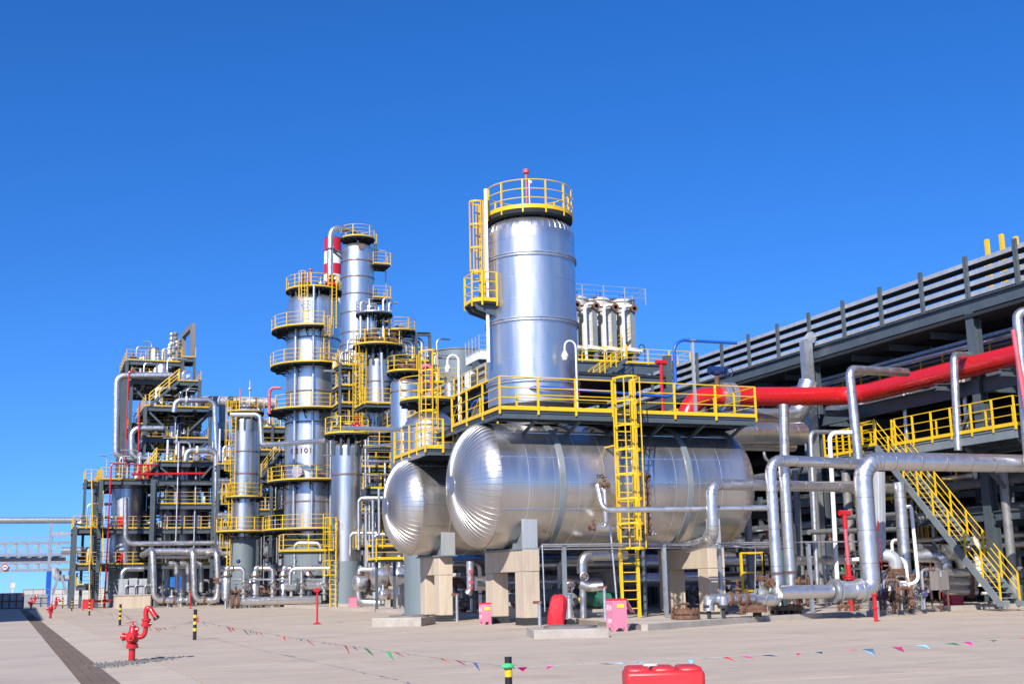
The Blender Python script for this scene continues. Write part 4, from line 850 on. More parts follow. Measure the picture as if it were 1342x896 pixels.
# ================================================================== PIPES OF THE LEFT AND MIDDLE BLOCK
def P(px, py, Y): return onY(px, py, Y)
pipe('overhead_pipe', 'thick silvery pipe looping down the outer left edge of the tall steel tower', [P(226, 492, 133.2), P(153, 492, 133.2), P(152, 600, 133.2), P(178, 602, 133.2)], .36, bend=.9)
pipe('overhead_pipe', 'thick silvery pipe bending round a tower column above the red hydrant riser', [P(214, 561, 127.8), P(172.5, 561, 127.8), P(172.5, 600, 127.8), P(204, 601, 127.8)], .29, bend=.8)
pipe('overhead_pipe', 'silvery pipe arching down the right edge of the upper steel tower', [P(228, 540, 127.5), P(230, 524, 127.5), P(281, 524, 127.5), P(283, 576, 127.5), P(284, 590, 127.5)], .27, bend=.8, flanges=((P(244, 524, 127.5), (1, 0, 0)),), fm='off_white')
pipe('overhead_pipe', 'long silvery riser on the right edge of the lower steel tower', [P(243, 604, 122.8), P(245, 590, 122.8), P(262, 590, 122.8), P(283, 589, 122.8), P(284.5, 716, 122.8), P(285.5, 758, 122.8)], .3, bend=.8, flanges=((P(258, 590, 122.8), (1, 0, 0)),), fm='off_white')
pipe('process_pipe', 'thin silvery pipe hanging in front of the dark shaded vessel, running right', [P(164.5, 652, 122.5), P(164.5, 712, 122.5), P(292, 711, 122.5)], .24, bend=.7)
pipe('process_pipe', 'long silvery pipe low across the front of the lower steel block', [P(196, 722, 119), P(290, 722, 119)], .3)
pipe('process_pipe', 'shorter silvery pipe just under the long low pipe of the steel block', [P(205, 729, 119.5), P(275, 729, 119.5)], .16)
loops = (('leftmost of the three thick silvery pipe loops standing before the lower steel block', 200, 187), ('middle of the three thick silvery pipe loops standing before the lower steel block', 253, 243))
for lb, px, pb in loops:
    pipe('pipe_loop', lb, [P(pb, 727, 121.5), P(px, 720, 116), P(px + 2, 786, 116), P(px + 34, 786, 116)], .29, bend=.7, flanges=((P(px + 14, 786, 116), (1, 0, 0)), (P(px + 28, 786, 116), (1, 0, 0))), supports=((P(px + 20, 786, 116), 0),))
pipe('pipe_loop', 'rightmost of the three thick silvery pipe loops, with a rusty flange', [P(270, 728, 120), P(284, 721, 115.5), P(286, 770, 115.5), P(284, 786, 115.5), P(274, 787, 115.5)], .29, bend=.7, flanges=((P(285.5, 758, 115.5), UP), (P(285.7, 762, 115.5), UP)))
for px, lb in ((231, 'inner silvery pipe bend between the left and middle loops'), (246, 'inner silvery pipe bend just left of the middle loop'), (263, 'inner silvery pipe bend just right of the middle loop')):
    pipe('pipe_bend', lb, [P(px - 10, 738, 122), P(px, 738, 122), P(px + 1, 775, 122)], .24, bend=.6)
pipe('pipe_bend', 'silvery pipe bending down behind the grey cabinets', [P(188, 745, 120.5), P(160, 745, 120.5), P(160, 762, 120.5)], .22, bend=.6)
t = thing('control_valve', 'blue actuator valve between the thick pipe loops of the steel block', 'valve', P(225, 790, 117))
q = P(225, 786, 117); b = MB(); b.box((q.x, q.y, q.z + 1.6), (.4, .35, .9)); obj('actuator', b, 'sign_blue', t); b = MB(); b.cyl((q.x, q.y, q.z + .2), (q.x, q.y, q.z + .95), .1, 8); obj('stem', b, 'galvanised', t); b = MB().ball(q, .42, 12); obj('valve_body', b, 'off_white', t); b = MB(); b.box((q.x + .7, q.y, q.z + 1.5), (.2, .2, 1.2)); obj('positioner', b, 'blue', t)
b = MB(); b.cyl((q.x, q.y, 0), (q.x, q.y, q.z), .1, 8); obj('support_leg', b, 'plinth_concrete', t)
t = thing('pipe_valve', 'grey stub valve right of the blue actuator valve', 'valve', P(237, 790, 116)); q = P(237, 786, 116); valve(t, q, (1, 0, 0), .27, m='galvanised', wm='steel_paint'); obj('support_leg', MB().cyl((q.x, q.y, 0), q, .1, 8), 'plinth_concrete', t)
def red_line(label, pts, r=.075, cat='fire main'): return pipe('fire_water_pipe', label, pts, r, m='red', cat=cat, seams=0, bend=.25, n=8)
red_line('thin red fire pipe dropping down the front left of the lower steel block', [P(206, 609, 122.6), P(146, 607.5, 122.6), P(137, 786, 122.6)])
red_line('thin red fire pipe on the left edge of the upper steel tower', [P(176, 486, 132.8), P(169, 486, 132.8), P(164, 604, 132.8)])
red_line('short thin red fire pipe beside the second front column of the tower', [P(183, 526, 127.4), P(181, 604, 127.4)])
red_line('thin red fire header running behind the front beams of the steel tower', [P(172, 621, 123.4), P(268, 620, 123.4)], .11)
for px, lb in ((182.5, 'left'), (193.5, 'right')):
    t = thing('fire_monitor', f'red capped fire nozzle on the lower block roof, {lb} of the pair', 'fire nozzle', P(px, 627, 123.5)); a, b_ = P(px, 627, 123.5), P(px, 592, 123.5); b = MB(); b.cyl(a, (a.x, a.y, a.z + 1.3), .13, 8); obj('base_pipe', b, 'red', t); b = MB(); b.cyl((a.x, a.y, a.z + 1.3), (a.x, a.y, b_.z), .1, 8, .05); obj('nozzle', b, 'galvanised', t)
t = thing('fire_water_tee', 'red valve base on the ground at the foot of the red fire pipe', 'valve', P(137, 787, 122.6)); q = P(137, 787, 122.6); b = MB(); b.cyl(q + V((-.9, 0, 0)), q + V((.7, 0, 0)), .12, 10); b.cyl(q - UP * .8, q + UP * .4, .12, 10); obj('tee', b, 'red', t)
# grey cabinets on a concrete plinth
q = onZ(151, 797); Yq = q.y; xa, xb = q.x, onY(197, 795, Yq).x; zc_ = onY(175, 780, Yq).z
t = thing('concrete_plinth', 'long stained concrete plinth under the grey cabinets', 'plinth', V((xa, Yq, 0)))
obj('plinth_block', MB().bx(xa, xb, Yq, Yq + 2.6, -.1, zc_), 'concrete', t); obj('plinth_cap', MB().bx(xa - .06, xb + .06, Yq - .06, Yq + 2.66, zc_ + .002, zc_ + .1), 'plinth_concrete', t)
zt_ = onY(175, 758, Yq).z; cell = (xb - xa - .5) / 3
for k, lb in enumerate(('left of the three light grey cabinets on the stained plinth', 'middle of the three light grey cabinets on the stained plinth', 'right of the three light grey cabinets on the stained plinth')):
    x0 = xa + .3 + k * cell; t = thing('electrical_cabinet', lb, 'cabinet', V((x0, Yq + .3, zc_ + .1)), 'grey cabinets by the steel block')
    obj('body', MB().bx(x0, x0 + cell - .12, Yq + .35, Yq + 1.6, zc_ + .1, zt_ + .05 * (k == 1)), 'cabinet_grey', t)
    for s in (0, 1): w = (cell - .12) / 2; obj('door', MB().bx(x0 + .04 + s * w, x0 + w - .02 + s * w, Yq + .32, Yq + .349, zc_ + .2, zt_ - .1), 'cabinet_grey', t)
    obj('conduit', MB().tube([(x0 + .5, Yq + .25, zc_ + .1), (x0 + .5, Yq + .2, zc_ + .9), (x0 + 1.5, Yq + .2, zc_ + .9)], .05, 8, .2), 'galvanised', t)
# grey flue duct behind the steel tower
pipe('flue_duct', 'wide grey flue duct behind the steel tower, level with its upper floors', [at(250, 525, 143), at(362, 528, 143)], .62, m='far_grey', seams=3.5, cat='duct')
t = thing('stack_hopper', 'grey stack with a sloping box base under the wide flue duct', 'stack', at(293, 600, 142) * 1)
q0, q1, q2 = at(291, 531, 142), at(291.5, 553, 142), at(293, 578, 142)
obj('stack', MB().cyl(q1, q0, .42, 14), 'far_grey', t); obj('hopper', MB().sweep([q2, q1 - UP * .02], 1, 4, True, [1.0, .55]), 'cabinet_grey', t); obj('base_frame', MB().box((q2.x, q2.y, q2.z - .2), (2.4, 2.4, .3)), 'deck_steel', t); obj('leg', MB().box((q2.x, q2.y, q2.z / 2), (.5, .5, q2.z - .7)), 'steel_paint', t)
# pipes round the columns
pipe('process_pipe', 'silvery pipe leaving the short column platform and stepping down to the right', [at(303, 543, 101), at(341, 543, 101), at(343, 582, 101), at(345, 583, 101), at(428, 577, 97)], .2, bend=.5)
pipe('process_pipe', 'thin silvery pipe running from the slim column platform towards the drums', [at(450, 560, 83), at(528, 563, 66)], .13, bend=.2)
pipe('process_pipe', 'thin silvery cross pipe below the rusty seam column, left of the drum head', [at(478, 586, 84), at(530, 580, 75)], .09)
pipe('steam_pipe', 'faded red hooked pipe at the left side of the broad column', [at(353, 542, 101), at(353, 508, 101), at(368, 508, 101)], .13, m='red_faded', seams=0, bend=.5, flanges=((at(353, 519, 101), UP),), fm='galvanised')
pipe('riser_pipe', 'silvery riser in front of the rusty seam column', [at(500, 462, 96.2), at(504, 600, 96.2)], .12, m='louver_grey', seams=0)
pipe('process_pipe', 'silvery pipe bending from the broad column foot towards the slim column', [at(386, 752, 93), at(386, 711, 93), at(420, 711, 93), at(420, 735, 93)], .14, bend=.4)
pipe('process_pipe', 'pale pipe running level above the middle pipe manifold', [at(380, 765, 91.5), at(380, 745, 91.5), at(436, 744, 91.5)], .15, bend=.4)
for px, q0, q1, q2, d, lb in ((470, 652, 720, 530, 82, 'tall square bend of thin pipe right of the slim column'), (490, 700, 745, 525, 82, 'lower square bend of thin pipe beside the drum head'), (459, 698, 728, 494, 83, 'low bend of thin pipe over the small yellow landing')):
    pipe('process_pipe', lb, [at(px, q1, d), at(px, q0, d), at(q2, q0, d)], .12, bend=.35)
for px, q0, q1, lb in ((489, 655, 745, 'first'), (480, 665, 745, 'second'), (497, 640, 700, 'third')):
    pipe('riser_pipe', f'{lb} thin upright pipe right of the slim grey footed column', [at(px, q1, 80), at(px - .5, q0, 80)], .09, m='galvanised', seams=0)
q_ = onZ(540, 790); p3_ = thing('access_platform', 'small yellow railed landing under the smaller drum head', 'platform', at(495, 733, 72))
a, b = at(493, 733, 72), at(548, 733, 70); zz = a.z; Yp = a.y
obj('deck', MB().bx(a.x, b.x, Yp, Yp + 2, zz - .12, zz), 'deck_steel', p3_); railing(p3_, [(a.x, Yp + 2, zz), (a.x, Yp, zz), (b.x, Yp, zz)], sp=1.4)
for x in (a.x + .3, b.x - .3): obj('leg', MB().box((x, Yp + 1, zz / 2 - .1), (.15, .15, zz - .1)), 'steel_paint', p3_)
def exchanger(label, pl, py, d, rp, L, m='pipe_cladding'):
    c = at(pl, py, d); r = rp * d / 1638; t = thing('heat_exchanger', label, 'heat exchanger', V((c.x, c.y, 0)))
    obj('channel_head', MB().lathe([(.001, -.0)] + [(r * sin(pi / 2 * k / 6), r * .55 * (1 - cos(pi / 2 * k / 6))) for k in range(1, 7)] + [(r, r * 1.4)], c, 24, (1, 0, 0)), m, t)
    fb = MB(); fb.lathe([(r, 0), (r * 1.18, 0), (r * 1.18, .09), (r, .09)], c + V((r * 1.4, 0, 0)), 24, (1, 0, 0)); fb.lathe([(r, 0), (r * 1.18, 0), (r * 1.18, .09), (r, .09)], c + V((r * 1.4 + .12, 0, 0)), 24, (1, 0, 0)); obj('girth_flange', fb, 'rust_ring', t, kind='stuff')
    obj('shell', MB().lathe([(r * .98, r * 1.4), (r * .98, L), (.001, L + r * .3)], c, 24, (1, 0, 0)), m, t)
    for k in (.35, .8): obj('saddle', MB().bx(c.x + L * k - .15, c.x + L * k + .15, c.y - r * .7, c.y + r * .7, .0, c.z - r * .75), 'plinth_concrete', t)
    obj('nozzle', MB().cyl(c + V((r * .9, 0, r * .8)), c + V((r * .9, 0, r * 1.9)), r * .3, 12), m, t); obj('nozzle', MB().cyl(c + V((r * .9, 0, -r * .8)), c + V((r * .9, 0, -r * 1.6)), r * .3, 12), m, t)
    return t
exchanger('leftmost dull silvery heat exchanger with rusty flange right of the slim column foot', 462, 764, 84, 12, 3.2); exchanger('middle dull silvery heat exchanger right of the slim column foot', 486, 755, 80, 13.5, 3.4); exchanger('dull silvery heat exchanger just left of the drum pier', 511, 755, 76, 14.5, 2.2)
exchanger('upper silvery heat exchanger behind the small yellow landing', 484, 722, 86, 11, 5.5, 'aluminium')
exchanger('lowest small silvery exchanger shell between the concrete blocks', 496, 779, 79, 7, 1.6)
pipe('process_pipe', 'low silvery elbow pipe under the leftmost heat exchanger', [at(470, 775, 82.5), at(471, 789, 82.5), at(498, 790, 82.5)], .3, m='aluminium_dull', bend=.5, supports=((at(488, 790, 82.5), 0),))
pipe('process_pipe', 'short rusty pipe elbow on top of the leftmost heat exchanger', [at(471, 754, 82.5), at(471, 746, 82.5), at(489, 746, 82.5)], .2, bend=.4, flanges=((at(471, 753, 82.5), UP),))
# pipe manifold in front of the middle columns
Yh = onZ(300, 797).y + .6; random.seed(8)
a, b = P(303, 788, Yh), P(420, 786, Yh)
mf = pipe('pipe_manifold', 'long low silvery header pipe with rusty end flange before the column feet', [a, (b.x, a.y, a.z)], .34, flanges=((a + V((.1, 0, 0)), (1, 0, 0)), (a + V((.5, 0, 0)), (1, 0, 0))), cat='pipe manifold', supports=tuple((V((a.x + dx, a.y, a.z)), 0) for dx in (.9, 3.2, 5.4)))
names = ('first', 'second', 'third', 'fourth', 'fifth', 'sixth', 'seventh')
for i, px in enumerate((319, 357, 395, 425)):
    q = P(px, 786, Yh); z = P(px, 744, Yh).z
    t = pipe('stand_pipe', f'{names[i]} standing silvery pipe from the left on the low header', [(q.x, Yh, q.z), (q.x, Yh, z), (q.x - 1.05, Yh + .3, z), (q.x - 1.15, Yh + .7, z - .15)], .17, bend=.35, flanges=((V((q.x, Yh, q.z + .55)), UP), (V((q.x - .85, Yh + .25, z)), (1, .2, 0))))
    valve(t, (q.x, Yh, q.z + .95), UP, .2, stem=V((0, -1, .3)), m='galvanised', wm='rust')
for i, px in enumerate((296, 334, 371, 404)):
    q = P(px, 784, Yh + .9); z = P(px, 748, Yh + .9).z; t = thing('filter_pot', f'{names[i]} upright silvery filter pot from the left, behind the low header', 'filter', V((q.x, q.y, 0)))
    obj('body', MB().lathe([(.01, q.z - .35), (.35, q.z), (.36, z - .3), (.2, z), (.01, z + .05)], (q.x, q.y, 0), 16), 'pipe_cladding', t); obj('flange', MB().cyl((q.x, q.y, z - .45), (q.x, q.y, z - .3), .46, 16), 'rust', t); obj('leg', MB().cyl((q.x, q.y, 0), (q.x, q.y, q.z), .1, 8), 'galvanised', t)
    pz = MB(); pz.tube([(q.x, q.y, z), (q.x, q.y, z + .3), (q.x + 1.2, q.y, z + .3)], .14, 10, .25); obj('outlet_pipe', pz, 'pipe_cladding', t); pz = MB().ball((q.x + .9, q.y - .1, z + .75), .17, 10); obj('gauge', pz, 'dark_blue', t)
    valve(t, (q.x + .75, q.y, q.z + .5), (1, 0, 0), .16, m='rust')
q0, q1 = P(305, 759, Yh + .3), P(440, 759, Yh + .3); pipe('process_pipe', 'thin level pipe crossing the standing pipes of the manifold', [q0, q1], .09, seams=0, m='galvanised')
q0, q1 = P(372, 768, Yh + .4), P(452, 766, Yh + .4); t = pipe('process_pipe', 'thick silvery drum-like pipe with a dark clamp at the manifold right end', [q0, q1], .42, flanges=((q0 + V((1.0, 0, 0)), (1, 0, 0)),), fm='steel_paint', supports=((q0 + V((.6, 0, 0)), 0), (q1 - V((.6, 0, 0)), 0)))
for k in range(26):
    px = random.uniform(292, 450); y = Yh + random.uniform(1.0, 3.5); q = P(px, 788, y); r = random.uniform(.07, .17)
    h = random.uniform(.5, 2.2)
    mm, wd = random.choice((('pipe_cladding', 'silvery'), ('galvanised', 'grey'), ('aluminium_dull', 'dull silvery'), ('rust', 'rusty'))); hw = 'tall' if h > 1.4 else 'short'
    t = thing('manifold_branch', f'{hw} {wd} branch pipe in the thicket behind the low silvery header', 'pipe', V((q.x, y, 0)), f'{hw} {wd} branches behind the low header')
    obj('pipe_run', MB().tube([(q.x, y, 0), (q.x, y, h), (q.x + random.choice((-1, 1)) * random.uniform(.4, 1.1), y, h)], r, 8, .25), mm, t); valve(t, (q.x, y, h * .55), UP, r * 1.1, stem=V((0, -1, 0)), m=random.choice(('rust', 'galvanised', 'rust')))
# far pipe bridge, walls and gate at the left edge
YB = 152.
t = thing('pipe_bridge', 'grey lattice pipe bridge crossing the sky gap at far left', 'pipe bridge', P(66, 778, YB))
def hor(px0, px1, py, m, r=None, w=.3, nm='chord', Y=YB):
    a, b = P(px0, py, Y), P(px1, py, Y); z = (a.z + b.z) / 2; a.z = b.z = z
    obj(nm, MB().cyl(a, b, r, 12) if r else MB().bar(a, b, w), m, t); return a, b
for Y in (YB, YB + 2.2):
    for y0, y1 in ((711, 726.5), (737, 747)):
        a, b = hor(-40, 96, y0, 'galvanised', Y=Y); c, d = hor(-40, 96, y1, 'galvanised', Y=Y)
        for k in range(-3, 9):
            px = 8 + k * 14.3 if y0 == 711 else 20 + k * 14.3 - 12
            if px > 66: break
            u, v = P(px, y0, Y), P(px, y1, Y); obj('upright', MB().bar((u.x, Y, a.z - .15), (u.x, Y, c.z + .15), .22), 'galvanised', t); w_ = P(px + 13.5, y0, Y); obj('diagonal', MB().bar((u.x, Y, c.z + .15), (w_.x, Y, a.z - .15), .2), 'louver_grey', t)
hor(-40, 108, 681.5, 'galvanised', .36, nm='top_pipe'); hor(-40, 86, 733.5, 'far_grey', .42, nm='truss_pipe', Y=YB + 1); hor(80, 125, 721, 'galvanised', .4, nm='cross_pipe', Y=YB - 6); hor(68, 96, 699, 'louver_grey', w=.35); hor(-40, 92, 704, 'galvanised', w=.06, nm='hand_line')
for k in range(12): u = P(-30 + k * 9, 711, YB); obj('hand_post', MB().bar(u, u + UP * .75, .07), 'galvanised', t)
a = P(67, 685, YB); obj('leg', MB().bar((a.x, YB, P(67, 747, YB).z), (a.x, YB, a.z), .34), 'galvanised', t); b = P(64.5, 748, YB); obj('leg', MB().bar((b.x, YB, 0), (b.x, YB, b.z), .55), 'blue', t); b = P(92, 748, YB + .5); obj('leg', MB().bar((b.x, YB, 0), (b.x, YB, b.z), .4), 'blue', t)
for p0, p1 in (((79, 748), (69, 778)), ((79, 748), (87, 778))): obj('leg', MB().bar(P(*p0, YB - 1), P(*p1, YB - 1), .32), 'galvanised', t)
obj('drop_pipe', MB().tube([P(72, 744, YB - .6), P(72, 757, YB - .6), P(93, 757, YB - .6)], .36, 10, .7), 'louver_grey', t)
sg = thing('height_limit_sign', 'round white height sign with red rim hung on the lattice bridge', 'sign', P(6.5, 743, YB - .3)); q = P(6.5, 743, YB - .3)
obj('rim', MB().cyl(q, q + V((0, .05, 0)), .36, 20), 'red', sg); obj('plate', MB().cyl(q - V((0, .02, 0)), q + V((0, -.001, 0)), .27, 20), 'white', sg); text_mesh('limit_mark', '5m', .3, 'black', sg, q - V((0, .03, 0)), facing((0, -1, 0)), bold=.01)
def wall_run(name, label, px0, px1, Y, h, m, cat, cap=None):
    a, b = P(px0, 785, Y), P(px1, 785, Y); t = thing(name, label, cat, V((a.x, Y, 0))); n = max(1, int((b.x - a.x) / 3)); w = (b.x - a.x) / n
    for k in range(n): obj('wall_panel', MB().bx(a.x + k * w + .01, a.x + (k + 1) * w - .01, Y, Y + .25, 0, h), m, t)
    if cap: obj('coping', MB().bx(a.x, b.x, Y - .04, Y + .29, h + .002, h + .1), cap, t)
    return t, a.x, b.x
wall_run('boundary_wall', 'low pale rendered wall under the far lattice bridge', 30, 150, 172, 1.9, 'wall_paint', 'wall', 'plinth_concrete')
wf, xa, xb = wall_run('boundary_wall', 'low dark panelled wall beside the brown sliding gate', 30, 62, 146, 1.35, 'far_grey', 'wall')
ft = thing('mesh_fence', 'thin grey rail fence running along the low walls at far left', 'fence', V((xa, 145, 0)))
for k in range(14): obj('post', MB().box((xa + k * 1.0, 145, .95), (.07, .07, 1.9)), 'steel_light', ft)
for z in (.6, 1.3, 1.88): obj('rail', MB().bar((xa, 144.93, z), (xa + 13, 144.93, z), .05), 'steel_light', ft)
Yg_ = 127; a, b = P(-25, 790, Yg_), P(30.5, 790, Yg_)
gt = thing('sliding_gate', 'brown framed metal gate with grey sheet infill at the left edge', 'gate', V((a.x, Yg_, 0)))
for k in range(6): x0, x1 = a.x + (b.x - a.x) * k / 6, a.x + (b.x - a.x) * (k + 1) / 6; obj('gate_panel', MB().bx(x0 + .05, x1 - .05, Yg_ + .03, Yg_ + .06, .12, 1.45), 'cabinet_grey', gt); obj('gate_post', MB().box((x1, Yg_, .8), (.12, .1, 1.4)), 'rust_ring', gt)
for z in (.12, .8, 1.5): obj('gate_rail', MB().bar((a.x, Yg_ - .06, z), (b.x, Yg_ - .06, z), .09), 'rust_ring', gt)
q = P(15.5, 790, 140); gp = thing('gate_lamp', 'pale square topped post behind the brown gate', 'post', V((q.x, 140, 0))); obj('pole', MB().box((q.x, 140, 1.1), (.14, .14, 2.2)), 'off_white', gp); obj('box_head', MB().box((q.x, 140, 2.35), (.42, .3, .5)), 'off_white', gp)
py = thing('power_pylon', 'faint distant lattice pylon on the plain at far left', 'pylon', V((0, 0, 0)) + at(12.3, 777, 900)); q = at(12.3, 777, 900); z1 = at(12.3, 754, 900).z
pm = MB()
for s in ((-1, -1), (-1, 1), (1, -1), (1, 1)): pm.bar((q.x + s[0] * 1.3, q.y + s[1] * 1.3, -3), (q.x, q.y, z1), .35)
obj('lattice_tower', pm, 'far_grey', py, kind='stuff'); pm = MB()
for z in (z1 - 1.5, z1 - 4): pm.bar((q.x - 3, q.y, z), (q.x + 3, q.y, z), .3)
obj('cross_arms', pm, 'far_grey', py, kind='stuff')
# the shed outside the left edge whose shade lies across the road
sh = thing('roadside_shed', 'plain grey shed beyond the left edge, shading the road', 'shed', V((-30, 70, 0)))
sdx, sdy = sin(SUN_AZ), cos(SUN_AZ); ln = 12 / math.tan(SUN_EL); c = onZ(52, 812); xs_, ys_ = c.x - ln * sdx, c.y - ln * sdy
obj('wall', MB().bx(xs_ - 14, xs_, ys_, ys_ + 60, 0, 12), 'wall_paint', sh); obj('roof', MB().bx(xs_ - 14.3, xs_, ys_, ys_ + 60.3, 12.003, 12.2), 'far_grey', sh)
# ================================================================== THE LONG PIPE RACK ON THE RIGHT
RX = 39.; BAY = 12.2; Y0b = 42.75
rk = thing('pipe_rack', 'long grey steel pipe rack with louvred top storey running away on the right', 'pipe rack', V((RX, Y0b, 0)))
for i in range(-1, 6):
    y = Y0b + i * BAY
    for x in (RX, RX + 9.5):
        obj('column', MB().hbeam((x, y, 0), (x, y, 13.0), .46, .46, up=V((1, 0, 0)), t=.05), 'steel_paint', rk)
        obj('base_plate', MB().bx(x - .35, x + .35, y - .35, y + .35, 0, PADZ + .12), 'plinth_concrete', rk)
    for z in (9.6, 6.3, 3.7): obj('cross_beam', MB().hbeam((RX + .25, y, z), (RX + 9.25, y, z), .25, .45), 'steel_paint', rk)
    if i < 5:
        for x in (RX, RX + 9.5):
            obj('girder', MB().hbeam((x, y + .01, 13.26), (x, y + BAY - .01, 13.26), .34, .62, t=.05), 'steel_paint', rk)
            for z in (9.62, 6.75, 3.9): obj('beam', MB().hbeam((x, y + .25, z), (x, y + BAY - .25, z), .24, .62 if z > 9 else .4, t=.04), 'steel_paint', rk)
        obj('deck', MB().bx(RX - .3, RX + 10, y + .01, y + BAY - .01, 12.7, 12.85), 'deck_steel', rk)
        obj('lower_deck', MB().bx(RX + 3.2, RX + 9.4, y + .3, y + BAY - .3, 6.97, 7.03), 'deck_steel', rk)
        obj('lower_deck', MB().bx(RX + 4.5, RX + 9.4, y + .3, y + BAY - .3, 10.0, 10.06), 'deck_steel', rk)
        jm = shared(('joist',), lambda: MB().hbeam((RX + .2, 0, 0), (RX + 9.3, 0, 0), .15, .3), 'steel_paint')
        for k in range(1, 4): inst('joist', jm, rk, (rk.location.x - RX + RX - RX + 0, y + BAY * k / 4, 12.53)).location.x = -RX
        obj('brace', MB().bar((RX + .1, y + .3, 9.2), (RX + .1, y + 2.2, 7.0), .16), 'steel_paint', rk)
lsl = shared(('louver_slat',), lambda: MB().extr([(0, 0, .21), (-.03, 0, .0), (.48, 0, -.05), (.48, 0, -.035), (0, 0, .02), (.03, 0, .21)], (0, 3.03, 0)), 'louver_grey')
lso = shared(('slat_shade',), lambda: MB().extr([(.0, 0, -.006), (.5, 0, -.055), (.5, 0, -.07), (.0, 0, -.02)], (0, 3.02, 0)), 'deck_steel')  # dark strip that carries the shade beneath each slat in its colour
lpm = shared(('louver_post',), lambda: MB().hbeam((0, 0, 0), (0, 0, 1.98), .14, .18), 'steel_paint')
lbm = shared(('slat_bracket',), lambda: MB().extr([(.05, -.03, .2), (.02, -.03, 0), (.4, -.03, -.07), (.4, -.03, .05)], (0, .05, 0)), 'steel_light')
ny = 0
for k in range(-3, 24):
    y = Y0b + .02 + k * 3.05
    inst('louver_post', lpm, rk, (RX - .12, y, 13.58))
    for j in range(4):
        inst('louver_slat', lsl, rk, (RX - .02, y + .01, 13.66 + j * .48)); inst('slat_shade', lso, rk, (RX - .02, y + .015, 13.66 + j * .48)); inst('slat_bracket', lbm, rk, (RX - .02, y + .12, 13.66 + j * .48))
for k in range(0):  # back louvre wall of the same storey
    y = Y0b - 9 + k * 9.1
    for j in range(4): obj('back_louver', MB().bx(RX + 9.4, RX + 9.44, y, y + 9.05, 13.64 + j * .5, 13.85 + j * .5), 'louver_grey', rk)
# pipes laid on the rack
random.seed(4)
rows = [(1.6, 10.35, .3, 'pipe_cladding'), (2.5, 10.2, .2, 'blue'), (3.2, 10.25, .24, 'pipe_shade'), (4.0, 10.5, .38, 'pipe_cladding'), (5.2, 10.45, .3, 'pipe_shade'), (6.2, 10.4, .26, 'pipe_cladding'), (7.2, 10.5, .34, 'pipe_shade'), (1.2, 7.25, .28, 'pipe_cladding'), (2.0, 7.2, .2, 'pipe_shade'), (2.8, 7.3, .32, 'pipe_cladding'), (4.0, 7.4, .3, 'pipe_shade'), (5.2, 7.35, .24, 'pipe_cladding'), (1.4, 4.3, .22, 'pipe_cladding'), (2.2, 4.32, .26, 'pipe_shade'), (3.2, 4.4, .34, 'pipe_cladding'), (4.6, 4.4, .26, 'pipe_shade')]
ordn = ('first', 'second', 'third', 'fourth', 'fifth', 'sixth', 'seventh')
cnt = {}
for dx, z, r, m in rows:
    lv_ = {10: 'upper', 7: 'middle', 4: 'lower'}[int(z)]; cnt[lv_] = cnt.get(lv_, 0) + 1
    pipe('rack_pipe', f'{ordn[cnt[lv_] - 1]} pipe from the front edge on the {lv_} level of the pipe rack', [(RX + dx, 31, z), (RX + dx, 103, z)], r, m=m, seams=2.2, n=10)
for px_, pt_, lb in ((1293, 314, 'leftmost of three yellow posts above the louvred roof edge'), (1312, 307, 'middle of three yellow posts above the louvred roof edge'), (1331, 310, 'rightmost of three yellow posts above the louvred roof edge')):
    _c = onX(px_, pt_, 46.5); x, y, h = _c.x, _c.y, _c.z - 15.85; t = thing('roof_post', lb, 'post', V((x, y, 12.85))); obj('pole', MB().box((x, y, 12.85 + (h + 3) / 2), (.19, .19, h + 3)), 'yellow', t); obj('hand_hook', MB().tube([(x - .3, y, 15.5), (x - .3, y, 14.9 + h), (x, y, 14.9 + h)], .04, 6, .1), 'galvanised', t)
# red main
redY = 50.7
rp = pipe('fire_main', 'very thick red pipe crossing from the drum platform to the rack and along it', [(28.6, redY, 5.9), (28.6, redY, 9.95), (38.3, redY, 10.33), (38.3, 30, 10.5)], .46, m='red', seams=0, n=24, bend=1.35, steps=8, flanges=((V((30.7, redY, 10.03)), (1, 0, .03)), (V((31.1, redY, 10.04)), (1, 0, .03))), fm='galvanised')
t = thing('valve_actuator', 'dark blue actuator on top of the thick red pipe above its elbow', 'valve', V((30.4, redY, 10.4))); b = MB(); b.cyl((30.4, redY, 10.4), (30.4, redY, 11.0), .12, 10); obj('stem', b, 'rust', t); b = MB(); b.ball((30.4, redY, 11.2), .22, 12, (1.4, 1, .8)); b.cyl((30.0, redY, 11.3), (30.9, redY, 11.3), .2, 12); obj('housing', b, 'dark_blue', t); handwheel(t, (30.9, redY - .2, 11.2), (0, 1, .2), .26, 'dark_blue')
for y in (33.5, 36.5, 40, 45.5): obj('pipe_shoe', MB().box((38.3, y, 10.0), (.3, .35, .2)), 'steel_paint', rp)
obj('arm', MB().hbeam((36.9, redY + .6, 9.5), (38.85, redY + .6, 9.5), .2, .3), 'steel_paint', rp)
for y in (32.5, 36.2, 40, 44): obj('arm', MB().hbeam((37.7, y, 9.72), (38.85, y, 9.72), .2, .3), 'steel_paint', rp)
# cladded cable riser in front of the second column
q = onX(1057, 458, RX - .6); t = thing('cable_riser', 'tall bright galvanised cable duct standing at the second rack column', 'cable duct', V((q.x, q.y, 0)))
for k in range(5): obj('duct_section', MB().bx(q.x - .26, q.x + .26, q.y - .2, q.y + .25, .3 + k * 2.72, .3 + k * 2.72 + 2.70), 'galvanised', t)
obj('duct_hood', MB().bar((q.x, q.y, 13.8), (q.x + .5, q.y + .1, 14.25), .4, .45), 'louver_grey', t)
